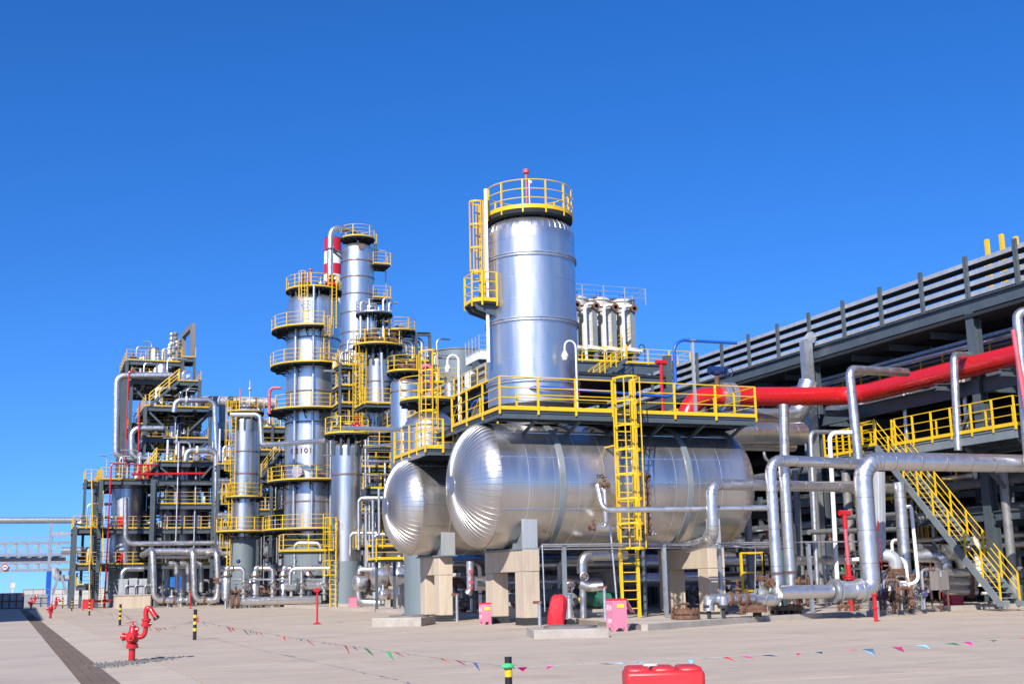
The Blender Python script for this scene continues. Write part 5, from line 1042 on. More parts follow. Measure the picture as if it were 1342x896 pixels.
# front platform with yellow rails and the stair
FX0, FX1, FY0, FY1, FZ = 36.5, 38.7, 38.2, 51.0, 7.24
fp = thing('access_platform', 'yellow railed grey walkway on brackets along the front of the pipe rack', 'platform', V((FX0, FY0, FZ)))
obj('deck', MB().bx(FX0, FX1, FY0, FY1, FZ - .06, FZ), 'deck_steel', fp)
for x in (FX0 + .05, FX1 - .05): obj('edge_beam', MB().hbeam((x, FY0, FZ - .28), (x, FY1 + 1.5, FZ - .28), .14, .42, t=.04), 'steel_light' if x < 37 else 'steel_paint', fp)
for y in (FY0 + .2, 41.5, 44.8, 48, 50.8): obj('cross_beam', MB().hbeam((FX0 + .13, y, FZ - .28), (FX1 - .13, y, FZ - .28), .12, .3), 'steel_paint', fp); obj('knee_brace', MB().bar((FX0 + .3, y, FZ - .5), (RX - .25, y, FZ - 2.2), .13), 'steel_paint', fp)
railing(fp, [(FX1, FY0, FZ), (FX0, FY0, FZ), (FX0, 45.6, FZ)], sep=True, sp=1.25, h=1.2, pw=.08)
railing(fp, [(FX0, 47.0, FZ), (FX0, FY1, FZ), (FX1, FY1, FZ)], sep=True, sp=1.1, h=1.2, pw=.08)
railing(fp, [(FX1, FY0 + .8, FZ), (FX1, FY1 - .8, FZ)], sep=True, sp=1.5, h=1.2, pw=.07)
sr = thing('steel_stair', 'long grey stair with yellow handrails climbing to the pipe rack walkway', 'stair', V((35.55, 39, PADZ)))
stairs(sr, (35.55, 38.9, PADZ + .05), (35.55, 45.8, FZ - .05), (1, 0, 0), .95, sep=True, sm='steel_light', sp=1.25, h=1.15, string=.3)
obj('landing', MB().bx(35.45, 36.48, 45.8, 47.0, FZ - .1, FZ - .01), 'deck_steel', sr)
railing(sr, [(35.55, 45.85, FZ), (35.55, 46.95, FZ), (36.4, 46.95, FZ)], sep=True, sp=1.0, h=1.15)
for xx in (35.5, 36.45): obj('foot_plate', MB().box((xx, 38.75, PADZ + .1), (.25, .4, .2)), 'steel_light', sr)
lg2 = thing('access_platform', 'lower yellow railed landing inside the rack, behind the stair', 'platform', V((41, 52, 3.7)))
obj('deck', MB().bx(39.5, 44, 47, 53, 5.05, 5.11), 'deck_steel', lg2); railing(lg2, [(39.5, 53, 5.11), (39.5, 47, 5.11), (44, 47, 5.11)], sep=True, sp=1.5); obj('leg', MB().box((43.8, 52.8, 2.5), (.2, .2, 5)), 'steel_paint', lg2); obj('leg', MB().box((43.8, 47.2, 2.5), (.2, .2, 5)), 'steel_paint', lg2)
q = at(1222, 720, 60); lq = thing('caged_ladder', 'small yellow caged ladder seen beneath the long stair', 'ladder', V((q.x, q.y, PADZ))); ladder(lq, q.x, q.y, at(1222, 708, 60).z, at(1222, 690, 60).z, radians(200), .5, cage=at(1222, 706, 60).z, top=1.0)
# ------------------------------------------------------------------ second rack behind the tower
R2 = 26.0
r2 = thing('pipe_rack', 'grey louvred pipe rack with yellow rail seen left of the tall drum column', 'pipe rack', V((R2, 66, 0)))
for i in range(5):
    y = 64 + i * 9
    for x in (R2, R2 + 9): obj('column', MB().hbeam((x, y, 0), (x, y, 14.6), .4, .4, t=.05), 'steel_paint', r2)
    for z in (5, 9, 13.1): obj('cross_beam', MB().hbeam((R2 + .2, y, z), (R2 + 8.8, y, z), .25, .4), 'steel_paint', r2)
    if i < 4:
        for z in (5, 9, 13.1): obj('beam', MB().hbeam((R2, y + .22, z), (R2, y + 8.78, z), .25, .45), 'steel_paint', r2)
        for z in (5.3, 9.3, 13.4): obj('deck', MB().bx(R2 - .8, R2 + 9.2, y + .01, y + 8.99, z - .05, z), 'deck_steel', r2)
        for k in range(3):
            inst('louver_post', lpm, r2, (R2 + 1.0, y + k * 3, 13.9 + .05))
            for j in range(4): inst('louver_slat', lsl, r2, (R2 + 1.1, y + k * 3 - .01, 13.95 + j * .48))
railing(r2, [(R2 - .75, 63, 13.4), (R2 - .75, 100, 13.4)], sp=1.5, m='yellow'); railing(r2, [(R2 - .75, 63, 5.3), (R2 - .75, 100, 5.3)], sp=1.5, m='yellow')
for k in range(8): pm = MB(); y = 66 + k * 4.2; pm.lathe([(.01, 13.4), (.4, 13.4), (.4, 14.9), (.01, 15.1)], (R2 + .2, y, 0), 12); obj('small_drum', pm, random.choice(('off_white', 'pipe_cladding')), r2)
for dx, z, r in ((1.5, 9.7, .3), (3, 9.7, .35), (5, 9.7, .3), (1.5, 5.8, .35), (3.2, 5.8, .4)): obj('rack_pipe', MB().cyl((R2 + dx, 62, z), (R2 + dx, 100, z), r, 10), 'pipe_cladding', r2)
q = at(640, 460, 88); wc = thing('control_cabin', 'white railed cabin with a small blue emblem beside the tall drum column', 'cabin', V((q.x, q.y, 15.5))); a, b = at(628, 470, 88), at(660, 470, 86); zt_ = at(640, 438, 88).z
obj('leg', MB().box(((a.x + b.x) / 2, a.y + 1, a.z / 2), (1, 1, a.z)), 'steel_paint', wc); obj('wall', MB().bx(a.x, b.x, a.y, a.y + 3, a.z, zt_ - 1.2), 'white', wc); railing(wc, [(a.x, a.y + 3, zt_ - 1.2), (a.x, a.y, zt_ - 1.2), (b.x, a.y, zt_ - 1.2)], sp=.8, m='louver_grey')
em = MB(); em.extr([(a.x + .5, a.y - .02, zt_ - 1.9), (a.x + .9, a.y - .02, zt_ - 1.9), (a.x + 1.1, a.y - .02, zt_ - 1.5), (a.x + .75, a.y - .02, zt_ - 1.45)], (0, .01, 0)); em.extr([(a.x + .5, a.y - .02, zt_ - 2.3), (a.x + 1.2, a.y - .02, zt_ - 2.3), (a.x + 1.2, a.y - .02, zt_ - 2.2), (a.x + .5, a.y - .02, zt_ - 2.2)], (0, .01, 0)); obj('emblem', em, 'sign_blue', wc, kind='stuff')
q = at(603, 470, 118); tk = thing('storage_tank', 'pale grey flat topped tank rim behind the yellow rails left of the tall column', 'tank', V((q.x, q.y, 0))); rt = 2.6; zt_ = at(603, 463, 118).z
obj('wall', MB().lathe([(rt, 0), (rt, zt_), (rt + .08, zt_), (rt + .08, zt_ + .12), (.01, zt_ + .3)], (q.x, q.y, 0), 40), 'skirt_paint', tk)
# ------------------------------------------------------------------ filter vessels on the high deck
FYd = 85.; dz_ = 18.2
fd = thing('high_deck', 'high grey deck with yellow rails carrying the cream filter vessels', 'deck', V((38, FYd, dz_)))
obj('deck', MB().bx(37.2, 48.6, FYd, FYd + 6, dz_ - .1, dz_), 'deck_steel', fd)
for y in (FYd, FYd + 6): obj('beam', MB().hbeam((37.2, y, dz_ - .5), (48.6, y, dz_ - .5), .3, .8, t=.05), 'steel_paint', fd)
for k in range(5): x = 37.4 + k * 2.75; obj('cross_beam', MB().hbeam((x, FYd + .2, dz_ - .4), (x, FYd + 5.8, dz_ - .4), .2, .5), 'steel_paint', fd)
obj('lower_floor', MB().bx(35.2, 47, FYd + 1, FYd + 6, dz_ - 2.0, dz_ - 1.9), 'deck_steel', fd)
for x in (37.6, 42.5, 48.2):
    for y in (FYd + .6, FYd + 5.4): obj('leg', MB().hbeam((x, y, 0), (x, y, dz_ - .1), .35, .35), 'steel_paint', fd)
railing(fd, [(37.2, FYd, dz_), (48.6, FYd, dz_), (48.6, FYd + 6, dz_)], sp=1.8, m='yellow', pw=.09, rr=.03)
stairs(fd, onY(772, 505, FYd - .6), onY(815, 473, FYd - .6), (0, -1, 0), .9, sp=1.2, rm='yellow')
stairs(fd, onY(800, 468, FYd + .8), onY(829, 445, FYd + .8), (0, 1, 0), .9, sp=1.2, rm='yellow')
for row in (0, 1):
    for k in range(4):
        x, y = (38.75 + k * 1.66) if row == 0 else (38.3 + k * 2.1), FYd + 1.5 + row * 2.3; h = 4.3 + row * 1.35; R_ = .7 if row == 0 else .97
        t = thing('filter_vessel', f'{("first", "second", "third", "fourth")[k]} cream filter vessel from the left in the {("front", "back")[row]} row on the high deck', 'filter', V((x, y, dz_)), 'cream filter vessels on the high deck')
        obj('shell', MB().lathe([(.01, dz_ + .7), (R_, dz_ + .9), (R_, dz_ + h), (R_ + .1, dz_ + h), (R_ + .1, dz_ + h + .14), (R_ * .8, dz_ + h + .3), (.01, dz_ + h + .42)], (x, y, 0), 24), 'cream', t)
        for q in (1.8, 3.4): obj('band', MB().lathe([(R_ + .003, dz_ + q), (R_ + .025, dz_ + q), (R_ + .025, dz_ + q + .08), (R_ + .003, dz_ + q + .08)], (x, y, 0), 24), 'off_white', t)
        for s in (-1, 1): obj('leg', MB().box((x + s * .5, y - .3, dz_ + .5), (.14, .14, 1.0)), 'steel_paint', t)
        if row: obj('motor', MB().cyl((x, y, dz_ + h + .4), (x, y, dz_ + h + .75), .2, 12), 'blue', t)
        else:
            obj('post', MB().hbeam((x + .15, y - .95, dz_), (x + .15, y - .95, dz_ + 4.3), .28, .28), 'steel_light', t)
            obj('inlet_pipe', MB().tube([(x + .35, y - 1.1, dz_ + 4.65), (x - .75, y - 1.1, dz_ + 4.65), (x - .75, y - 1.1, dz_)], .13, 10, .45), 'white', t); obj('drain_pipe', MB().cyl((x - .6, y - 1.05, dz_ + 1.15), (x + .75, y - 1.05, dz_ + 1.05), .2, 10), 'white', t)
            valve(t, (x + .15, y - .9, dz_ + 4.45), (0, 1, 0), .2, m='rust', wm='steel_paint'); valve(t, (x + .3, y - .95, dz_ + .75), UP, .16, stem=V((0, -1, 0)), m='steel_paint', wm='steel_paint')
tr = thing('roof_railing', 'thin grey handrail round the tops of the cream filter vessels', 'railing', V((37.9, FYd + .3, dz_ + 4.9))); zr_ = dz_ + 4.9
railing(tr, [(37.6, FYd + .35, zr_), (45.0, FYd + .35, zr_), (45.0, FYd + 5, zr_)], sp=1.9, m='louver_grey', toe=0, h=1.25); obj('walkway', MB().bx(37.6, 45, FYd + 2.0, FYd + 2.35, zr_ - .06, zr_), 'deck_steel', tr)
hose_lamp('curved black lamp post on the high deck right of the filter vessels', (44.6, FYd + .1, dz_), 1.3, (-1, 0, 0), 'black', .04)
# blue line, red standpipe and lamps round the drum column
pipe('air_pipe', 'long blue pipe past the foot of the tall drum column', [(16.8, 48.9, 8.0), (16.8, 47.2, 8.85), (17.2, 41.6, 8.6), (onY(884.5, 480, 41.9).x, 41.9, 8.45), (onY(884.5, 480, 41.9).x, 41.9, onY(886, 445, 41.9).z), (onY(886, 445, 41.9).x + 2.75, 41.9, onY(886, 445, 41.9).z)], .062, m='blue', seams=0, bend=.5, n=10)
_b = onY(907, 447, 41.9); t = thing('support_post', 'grey post holding up the blue pipe beside the red elbow', 'post', V((_b.x, 41.9, PZ))); obj('pole', MB().box((_b.x, 41.9, (PZ + _b.z) / 2), (.1, .1, _b.z - PZ)), 'louver_grey', t); obj('pipe_saddle', MB().box((_b.x, 41.9, _b.z + .03), (.25, .2, .06)), 'steel_light', t)
t = thing('fire_standpipe', 'short red standpipe on the platform right of the column foot', 'fire standpipe', V((20.5, D1Y, PZ))); q = onY(754, 516, 42.6); obj('riser', MB().cyl((q.x, q.y, PZ), (q.x, q.y, q.z), .06, 10), 'red', t); obj('tee', MB().cyl((q.x - .15, q.y, q.z), (q.x + .15, q.y, q.z), .09, 10), 'red', t)
q = onY(866, 475, 52.0); t = thing('fire_standpipe', 'tall red standpipe behind the platform between ladder and red elbow', 'fire standpipe', V((q.x, q.y, 0))); obj('riser', MB().cyl((q.x, q.y, 0), q, .08, 10), 'red', t); obj('tee', MB().cyl(q - V((.28, 0, 0)), q + V((.28, 0, 0)), .12, 10), 'red', t)
hose_lamp('white curved lamp post on the platform at the right of the tall drum column', onY(757, 536, 41.6), 2.35, (-1, -.1, 0), 'white', .035)
hose_lamp('white curved lamp post left of the tall drum column', (16.9, 49.5, 6.9), 4.05, (-1, .2, 0), 'white', .05)
pipe('process_pipe', 'pink pipe hooking over the platform rail at the left of the drum steps', [at(553, 524, 66), at(552, 479, 66), at(566, 479, 66), at(566, 520, 66)], .12, m='red_faded', seams=0, bend=.4)

# dark backdrop added beyond the rack, standing for the shade inside it
hl = thing('dark_backdrop', 'added dark backdrop standing for shade beyond the pipe rack on the right', 'backdrop', V((55, 70, 0)))
for k in range(20): y0 = 28 + k * 4.2; obj('wall_panel', MB().bx(49.6, 49.8, y0 + .03, y0 + 4.17, 0, 11.5), 'backdrop_shade', hl)
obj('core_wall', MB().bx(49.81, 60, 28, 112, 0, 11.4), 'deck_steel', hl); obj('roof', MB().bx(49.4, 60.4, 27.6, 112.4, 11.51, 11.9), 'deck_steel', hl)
for k in range(7):
    y = 34 + k * 4.1; t = thing('process_drum', f'process drum on legs inside the rack foot, {ordn[k]} from the stair', 'drum', V((43.5, y, 0)), 'process drums inside the rack foot'); r = random.uniform(.4, .7); z = random.uniform(1.2, 2.2)
    obj('shell', MB().lathe([(.01, -1.3), (r * .7, -1.22), (r, -1.0), (r, 1.0), (r * .7, 1.22), (.01, 1.3)], (43.5 + (k % 3) * 1.6, y, z), 16, (0, 1, 0) if k % 2 else (1, 0, 0)), random.choice(('aluminium_dull', 'steel_light', 'pipe_cladding', 'green')), t)
    for s_ in (-.7, .7): obj('leg', MB().box((43.5 + (k % 3) * 1.6 + (0 if k % 2 else s_), y + (s_ if k % 2 else 0), z / 2 - r * .4), (.2, .2, z)), 'plinth_concrete', t)
    pz = MB(); pz.tube([(43.5 + (k % 3) * 1.6, y, z + r * .8), (43.5 + (k % 3) * 1.6, y, z + 1.6), (41, y, z + 1.6)], .12, 8, .3); obj('outlet_pipe', pz, 'pipe_cladding', t)

# crowded steel and drop pipes in the foot of the rack
random.seed(13)
ift = thing('pipe_support_frame', 'dim inner steel frame crowding the foot of the pipe rack behind the stair', 'steel structure', V((40.8, 44, 0)))
for j in range(9):
    y = 33 + j * 6.1
    for x in (40.6, 44.2): obj('column', MB().hbeam((x, y, 0), (x, y, 6.2), .22, .22), 'steel_paint', ift)
    for z in (2.3, 5.1): obj('cross_beam', MB().hbeam((40.7, y, z), (44.1, y, z), .18, .25), 'steel_paint', ift)
    if j < 8:
        for x, z in ((40.6, 2.3), (40.6, 5.1), (44.2, 5.1)): obj('beam', MB().hbeam((x, y + .12, z), (x, y + 5.98, z), .18, .28), 'steel_paint', ift)
        obj('brace', MB().bar((40.6, y + .2, 2.5), (40.6, y + 5.9, 5.0), .1), 'steel_paint', ift)
for z, x, r in ((1.1, 40.2, .16), (1.6, 40.0, .12), (2.7, 40.4, .2), (3.1, 40.1, .14), (5.5, 40.3, .22), (5.9, 40.8, .16)): obj('bundle_pipe', MB().cyl((x, 31, z), (x, 88, z), r, 10), random.choice(('pipe_shade', 'pipe_shade', 'aluminium_dull')), ift)
for k in range(44):
    y, x = random.uniform(38, 64), random.uniform(39.6, 43.5); z1 = random.choice((6.4, 6.9, 4.0, 3.0)); z0 = random.choice((.2, .2, .9, 2.4)); r = random.uniform(.05, .17); wd = random.choice(('pipe_cladding', 'galvanised', 'pipe_shade', 'rust', 'off_white', 'pipe_shade', 'steel_paint'))
    mb = MB().tube([(x, y, z0), (x, y, z1), (x + random.uniform(.6, 2.5), y, z1)] if k % 2 else [(x, y - random.uniform(.5, 2), z1), (x, y, z1), (x, y, z0 + .4), (x - random.uniform(.4, 1.2), y, z0 + .4)], r, 8, .3); obj('drop_pipe', mb, wd, ift)
    if k % 2 == 0: valve(ift, (x, y, (z0 + z1) / 2), UP, r * 1.2, stem=V((-1, -.4, 0)), m=random.choice(('rust', 'galvanised', 'rust')), wm='rust')
for k in range(7):
    y = 36 + k * 4.2; z = random.uniform(7.6, 8.3); obj('cross_pipe', MB().tube([(RX + .6, y, 10.2), (RX + .6, y, z), (RX + 6, y, z)], random.uniform(.1, .2), 10, .4), 'pipe_cladding', ift)
for k in range(10):
    y = 34 + k * 3.7; q = random.uniform(10.9, 11.6); obj('upper_pipe', MB().tube([(RX + 1, y, 10.2), (RX + 1, y, q), (RX + random.uniform(3, 8), y, q)], random.uniform(.08, .2), 10, .4), random.choice(('pipe_cladding', 'aluminium_dull', 'galvanised')), ift); obj('upper_rail', MB().bar((RX + 2.5, y, 11.2), (RX + 2.5, y + 3.6, 11.2), .06).bar((RX + 2.5, y, 10.1), (RX + 2.5, y, 11.2), .06), 'yellow', ift)

for lb, x, z, w in (('front galvanised cable tray hung under the roof of the pipe rack', 40.6, 12.05, .55), ('rear galvanised cable tray hung under the roof of the pipe rack', 43.2, 12.0, .8)):
    t = thing('cable_tray', lb, 'cable tray', V((x, 31, z)))
    for k in range(24): y = 31 + k * 3.0; obj('tray_section', MB().bx(x - w / 2, x + w / 2, y, y + 2.97, z, z + .02).bx(x - w / 2, x - w / 2 + .02, y, y + 2.97, z + .021, z + .14).bx(x + w / 2 - .02, x + w / 2, y, y + 2.97, z + .021, z + .14), 'galvanised', t); obj('hanger', MB().bar((x, y + 1.5, z + .03), (x, y + 1.5, 12.38), .05), 'steel_light', t)
for lb, x, z, r, m in (('blue pipe high under the roof of the pipe rack', 41.8, 12.0, .1, 'blue'), ('upper silvery pipe just under the roof deck of the pipe rack', 39.9, 11.75, .14, 'pipe_cladding'), ('shade-darkened grey pipe high under the roof deck of the pipe rack', 42.3, 11.7, .22, 'pipe_shade')): pipe('rack_pipe', lb, [(x, 31, z), (x, 103, z)], r, m=m, seams=2.2, n=10)
ur = thing('walkway_railing', 'yellow rail of the dim upper walkway under the roof of the pipe rack', 'railing', V((41.2, 33, 11.0)))
railing(ur, [(41.2, 33, 11.0), (41.2, 78, 11.0)], sp=1.6, m='yellow'); obj('walkway', MB().bx(41.2, 42, 33, 78, 10.9, 10.96), 'deck_steel', ur)
# ================================================================== PIPEWORK IN FRONT OF THE RACK
def A_(px, py, d): return at(px, py, d)
Y1p = 37.3; zP = 5.6; x1 = A_(1134, 700, 45.3).x
p1 = pipe('pipe_loop', 'thickest silvery pipe, running from the right edge and dropping to a silver valve', [(44, Y1p - .2, zP), (A_(1130, 603, 45).x, Y1p, zP), (A_(1130, 603, 45).x + .0, Y1p, .98), (A_(1130, 603, 45).x - .72, Y1p + .06, .97)], .345, bend=.75, n=20, seams=1.1, supports=((V((x1 + .05, Y1p, .9)), 0),))
q = V((x1 - 1.0, Y1p + .1, .97)); b = MB(); b.cyl(q - V((.42, 0, 0)), q + V((.38, 0, 0)), .33, 16); obj('valve_body', b, 'galvanised', p1)
for dx in (-.62, -.48, .46, .6): b = MB(); b.cyl(q + V((dx - .05, 0, 0)), q + V((dx + .05, 0, 0)), .42, 16); obj('flange', b, 'galvanised', p1)
b = MB(); b.cyl(q + V((-.75, 0, 0)), q + V((-2.9, 0, 0)), .24, 16); obj('reduced_pipe', b, 'pipe_cladding', p1)
for dx in (-.2, .2, -.5): valve(p1, q + V((dx, -.05, -.55)), UP, .07, stem=V((0, -1, 0)), m='rust')
for tx in range(6): text_mesh('flow_lettering', '循环热水回水'[5 - tx], .17, 'red', p1, (x1 + .2, Y1p - .30, 1.75 + tx * .2), facing((.5, -.85, 0)), bold=.006)
ar = MB(); yy = Y1p - .31; xx = x1 + .19
ar.extr([(xx - .03, yy, 3.05), (xx + .03, yy + .02, 3.05), (xx + .03, yy + .02, 3.3), (xx + .08, yy + .04, 3.3), (xx, yy, 3.45), (xx - .08, yy - .02, 3.3), (xx - .03, yy, 3.3)], (.01, .03, 0)); obj('flow_arrow', ar, 'red', p1)
d2_ = 44.5
pA, pB, pC = A_(1128, 608, 46.5), A_(1009, 604, d2_), A_(1018, 764, d2_)
p2 = pipe('pipe_loop', 'slim silvery pipe loop left of the thickest pipe, dropping to a rusty valve', [pA, (pB.x, pB.y, pA.z + .05), (pB.x, pB.y, pC.z - .55), (A_(985, 786, 43).x, pB.y - .2, pC.z - .58)], .2, bend=.5, n=16, seams=1.1)
valve(p2, (pB.x, pB.y, pC.z + .02), UP, .17, stem=V((-1, -.3, 0)), m='rust', wm='rust')
qa = A_(1027, 612, 45.2); p3 = pipe('pipe_loop', 'slim silvery upright pipe just right of the slim pipe loop', [(qa.x, qa.y, A_(1026, 600, 45.2).z), (qa.x, qa.y, .55)], .19, n=16, seams=1.1)
valve(p3, (qa.x, qa.y, pC.z + .05), UP, .17, stem=V((.6, -.8, 0)), m='rust', wm='rust'); valve(p3, (qa.x + .05, qa.y - .1, .45), UP, .1, stem=V((0, -1, 0)), m='rust')
fw = thing('blind_flange', 'large rusty slotted blind flange lying under the slim upright pipes', 'flange', V((qa.x, qa.y, .3))); b = MB(); b.cyl((qa.x - .1, qa.y + .3, .32), (qa.x - .1, qa.y + .3, .46), .62, 28); b.cyl((qa.x - .1, qa.y + .3, .75), (qa.x - .1, qa.y + .3, .85), .62, 28); obj('disc', b, 'rust_ring', fw, kind='stuff')
bm = shared(('flange_bolt',), lambda: MB().cyl((0, 0, -.1), (0, 0, .65), .035, 6), 'rust')
for k in range(16): a = 2 * pi * k / 16; inst('bolt', bm, fw, (qa.x - .1 + .53 * cos(a), qa.y + .3 + .53 * sin(a), .3))
obj('stool', MB().cyl((qa.x - .1, qa.y + .3, PADZ - .05), (qa.x - .1, qa.y + .3, .315), .3, 12), 'tar', fw)
P5 = A_(931, 634, 43.5); y5 = P5.y
pipe('pipe_loop', 'silvery pipe crossing in front of the larger drum end and bending under it', [A_(1185, 640, 52.5), (P5.x, y5, P5.z), (P5.x + .02, y5, A_(937, 706, 43.5).z), A_(900, 717, 46.5)], .2, bend=.5, n=16, seams=1.1)
q0, q1 = A_(790, 668, 43.2), A_(1006, 665, 44.4); pipe('process_pipe', 'thin level silvery pipe across the front of the larger drum behind the ladder', [(q0.x, q0.y + .35, q0.z + .9), q0, q1], .1, bend=.3, seams=1.5)
q = A_(960, 788, 42.8); p7 = pipe('drain_header', 'low silvery pipe with capped end on black legs before the right concrete pier', [A_(929, 800, 42.5), A_(929, 785, 42.5), A_(986, 784, 43.2)], .19, bend=.32, n=14, seams=.8)
for px in (929, 948): a = A_(px, 797, 42.5); b = MB(); b.cyl((a.x, a.y, PADZ), (a.x, a.y, a.z + .1), .07, 10); b.cyl((a.x, a.y, a.z + .02), (a.x, a.y, a.z + .12), .19, 14); obj('support_leg', b, 'tar', p7); b = MB(); b.cyl((a.x, a.y, a.z + .12), (a.x, a.y, a.z + .4), .17, 14); obj('stub', b, 'pipe_cladding', p7)
valve(p7, A_(967, 784, 42.9), (1, 0, 0), .16, m='rust', wm='rust'); valve(p7, A_(972, 797, 42.7), UP, .09, stem=V((0, -1, 0)), m='rust', wm='rust')
p8 = pipe('drain_header', 'low silvery elbow pipe with rusty flange under the slim pipe loops', [A_(988, 786, 43.2), A_(1018, 786, 43.8), A_(1020, 770, 44)], .2, bend=.35, n=14, seams=.8)
a = A_(992, 797, 43); b = MB(); flange(b, a, UP, .34, .12); obj('flange', b, 'rust', p8); b = MB(); b.cyl((a.x, a.y, PADZ), (a.x, a.y, a.z - .05), .15, 12); obj('support_leg', b, 'tar', p8)
q = A_(1150, 615, 49); p9 = pipe('cladded_riser', 'bluish ribbed upright pipe right of the thickest pipe, ending in an elbow', [(q.x, q.y, 5.5), A_(1152, 728, 49), A_(1173, 728, 48.8), A_(1174, 748, 48.8)], .26, bend=.5, m='louver_grey', n=16, seams=0)
rb = MB(); e = A_(1152, 720, 49)
for k in range(16): a = 2 * pi * k / 16; rb.cyl((e.x + .26 * cos(a), e.y + .26 * sin(a), e.z + .2), (q.x + .26 * cos(a), q.y + .26 * sin(a), 5.5), .02, 5)
obj('ribs', rb, 'louver_grey', p9, kind='stuff'); b = MB(); flange(b, A_(1174, 748, 48.8), UP, .36, .1); obj('flange', b, 'rust', p9)
q = A_(1183, 690, 51); pipe('riser_pipe', 'silvery upright pipe behind the lower part of the stair foot', [(q.x, q.y, A_(1180, 632, 51).z), A_(1187, 752, 51)], .24, n=14)
pipe('steam_pipe', 'tall white pipe with a hooked top beside the red fire riser', [A_(1126, 566, 52), A_(1087, 567, 52), A_(1099, 790, 52)], .095, m='white', seams=0, bend=.3)
pipe('steam_pipe', 'white pipe with hooked top left of the weathered board', [A_(1188, 664, 48.5), A_(1194, 663, 48.5), A_(1204, 762, 48.5), A_(1180, 768, 48.5)], .07, m='white', seams=0, bend=.3)
pipe('steam_pipe', 'white level pipe behind the thickest pipe, turning down into rusty valves', [A_(1108, 733, 49), A_(1186, 731, 49), A_(1190, 770, 49)], .085, m='white', seams=0, bend=.3)
pipe('process_pipe', 'thin grey square bend of pipe below the red main', [A_(1072, 780, 53), A_(1062, 566, 53), A_(1120, 566, 55)], .1, m='galvanised', seams=0, bend=.3)
for pts, r, lb, m in (([(1032, 790, 55), (1027, 530, 55)], .22, 'silvery riser disappearing up behind the red main', 'pipe_cladding'), ([(1126, 612, 52), (1113, 484, 52), (1188, 488, 55)], .2, 'silvery hooked pipe in front of the red main between the rack columns', 'pipe_cladding'), ([(1256, 590, 52), (1250, 466, 52), (1270, 466, 54)], .17, 'small silvery hooked pipe rising in front of the red main at right', 'pipe_cladding'), ([(1350, 620, 47), (1333, 410, 47), (1350, 408, 47)], .2, 'silvery hooked pipe at the right edge above the walkway', 'pipe_cladding')):
    pipe('riser_pipe', lb, [A_(*p) for p in pts], r, m=m, bend=.4, n=14)
pipe('drain_pipe', 'faded pink pipe at the right edge in front of the rack', [A_(1328, 432, 46.5), A_(1345, 540, 46.5)], .1, m='red_faded', seams=0)
# big ducts behind the right end of the drum
q = A_(957, 570, 56); pipe('overhead_duct', 'wide silvery duct behind the right end of the larger drum', [A_(940, 568, 56.5), A_(1050, 568, 59.5)], .55, seams=1.3, n=24, m='aluminium')
pipe('overhead_duct', 'second silvery duct slanting up behind the first beside the second rack column', [A_(955, 548, 60), A_(1045, 548, 63), A_(1060, 500, 63)], .5, seams=1.3, n=20, bend=1.0, m='pipe_cladding')
pipe('process_pipe', 'silvery pipe under the wide duct behind the drum end', [A_(960, 583, 58), A_(1040, 585, 60)], .25)
# red fire riser and other red posts
q = A_(1113, 757, 47.5); t = thing('fire_riser', 'tall red and pink fire riser with a red tee head, left of the thickest pipe', 'fire riser', V((q.x, q.y, PADZ))); a = A_(1103, 672, 47.5)
obj('lower_pipe', MB().cyl((q.x, q.y, PADZ), (q.x, q.y, q.z + .5), .09, 12), 'red', t); obj('riser', MB().cyl((q.x, q.y, q.z + .5), (q.x - .02, q.y, a.z - .6), .075, 12), 'red_faded', t); obj('upper_pipe', MB().cyl((q.x - .02, q.y, a.z - .6), (q.x - .02, q.y, a.z), .09, 12), 'red', t); obj('tee_head', MB().cyl((q.x - .24, q.y, a.z), (q.x + .22, q.y, a.z), .11, 14), 'red', t); b = MB(); flange(b, (q.x, q.y, q.z + .02), UP, .24, .07); obj('flange', b, 'red', t)
for px, py, lb in ((1064, 790, 'short red and black post under the reduced silver pipe'), (1148, 808, 'short red hydrant post at the foot of the thickest pipe')):
    q = onZ(px, py + 2, .1); t = thing('fire_post', lb, 'fire post', V((q.x, q.y, .1))); obj('post', MB().cyl((q.x, q.y, -.05), (q.x, q.y, .85), .065, 12), 'red', t); b = MB(); b.cyl((q.x, q.y, .85), (q.x, q.y, .9), .12, 12); b.cyl((q.x, q.y, .4), (q.x, q.y, .45), .11, 12); obj('collar', b, 'red' if px > 1100 else 'tar', t, kind='stuff')
# trace frame: thin rails on grey posts in front of the drum
fr = thing('pipe_trestle', 'thin grey pipe trestle with rusty posts in front of the drum piers', 'trestle', V((17.6, 40.3, PADZ)))
yF = 40.2
for px, py in ((740, 792), (871.5, 805), (944.5, 800), (1062, 795)):
    q = onZ(px, py, PADZ); zt_ = 2.75; x, y = onY(px, 760, yF).x, yF; obj('post', MB().hbeam((x, y, PADZ), (x, y, zt_), .13, .13), 'steel_light' if px < 800 else 'galvanised', fr)
xa, xb = onY(709, 712, yF).x, onY(1120, 700, yF).x
for dy, z, r in ((-.1, 2.78, .03), (.08, 2.72, .025), (-.04, 2.62, .02)): obj('rail', MB().tube([(xa, yF + dy, z), (xb + (.0 if r > .026 else -3), yF + dy, z)], r, 8, 0), 'galvanised', fr)
obj('drop_pipe', MB().tube([(xa, yF - .1, 2.78), (xa + .02, yF - .15, .5)], .025, 8, 0), 'galvanised', fr); a = onY(990, 718, yF - .5); obj('drop_pipe', MB().tube([(onY(944, 709, yF).x, yF, 2.72), a, (a.x - .15, a.y, .6)], .025, 8, 0), 'galvanised', fr); a = onY(803, 720, yF); obj('drop_pipe', MB().tube([(a.x, yF + .2, 3.9), (a.x + .1, yF, .5)], .035, 8, 0), 'galvanised', fr)
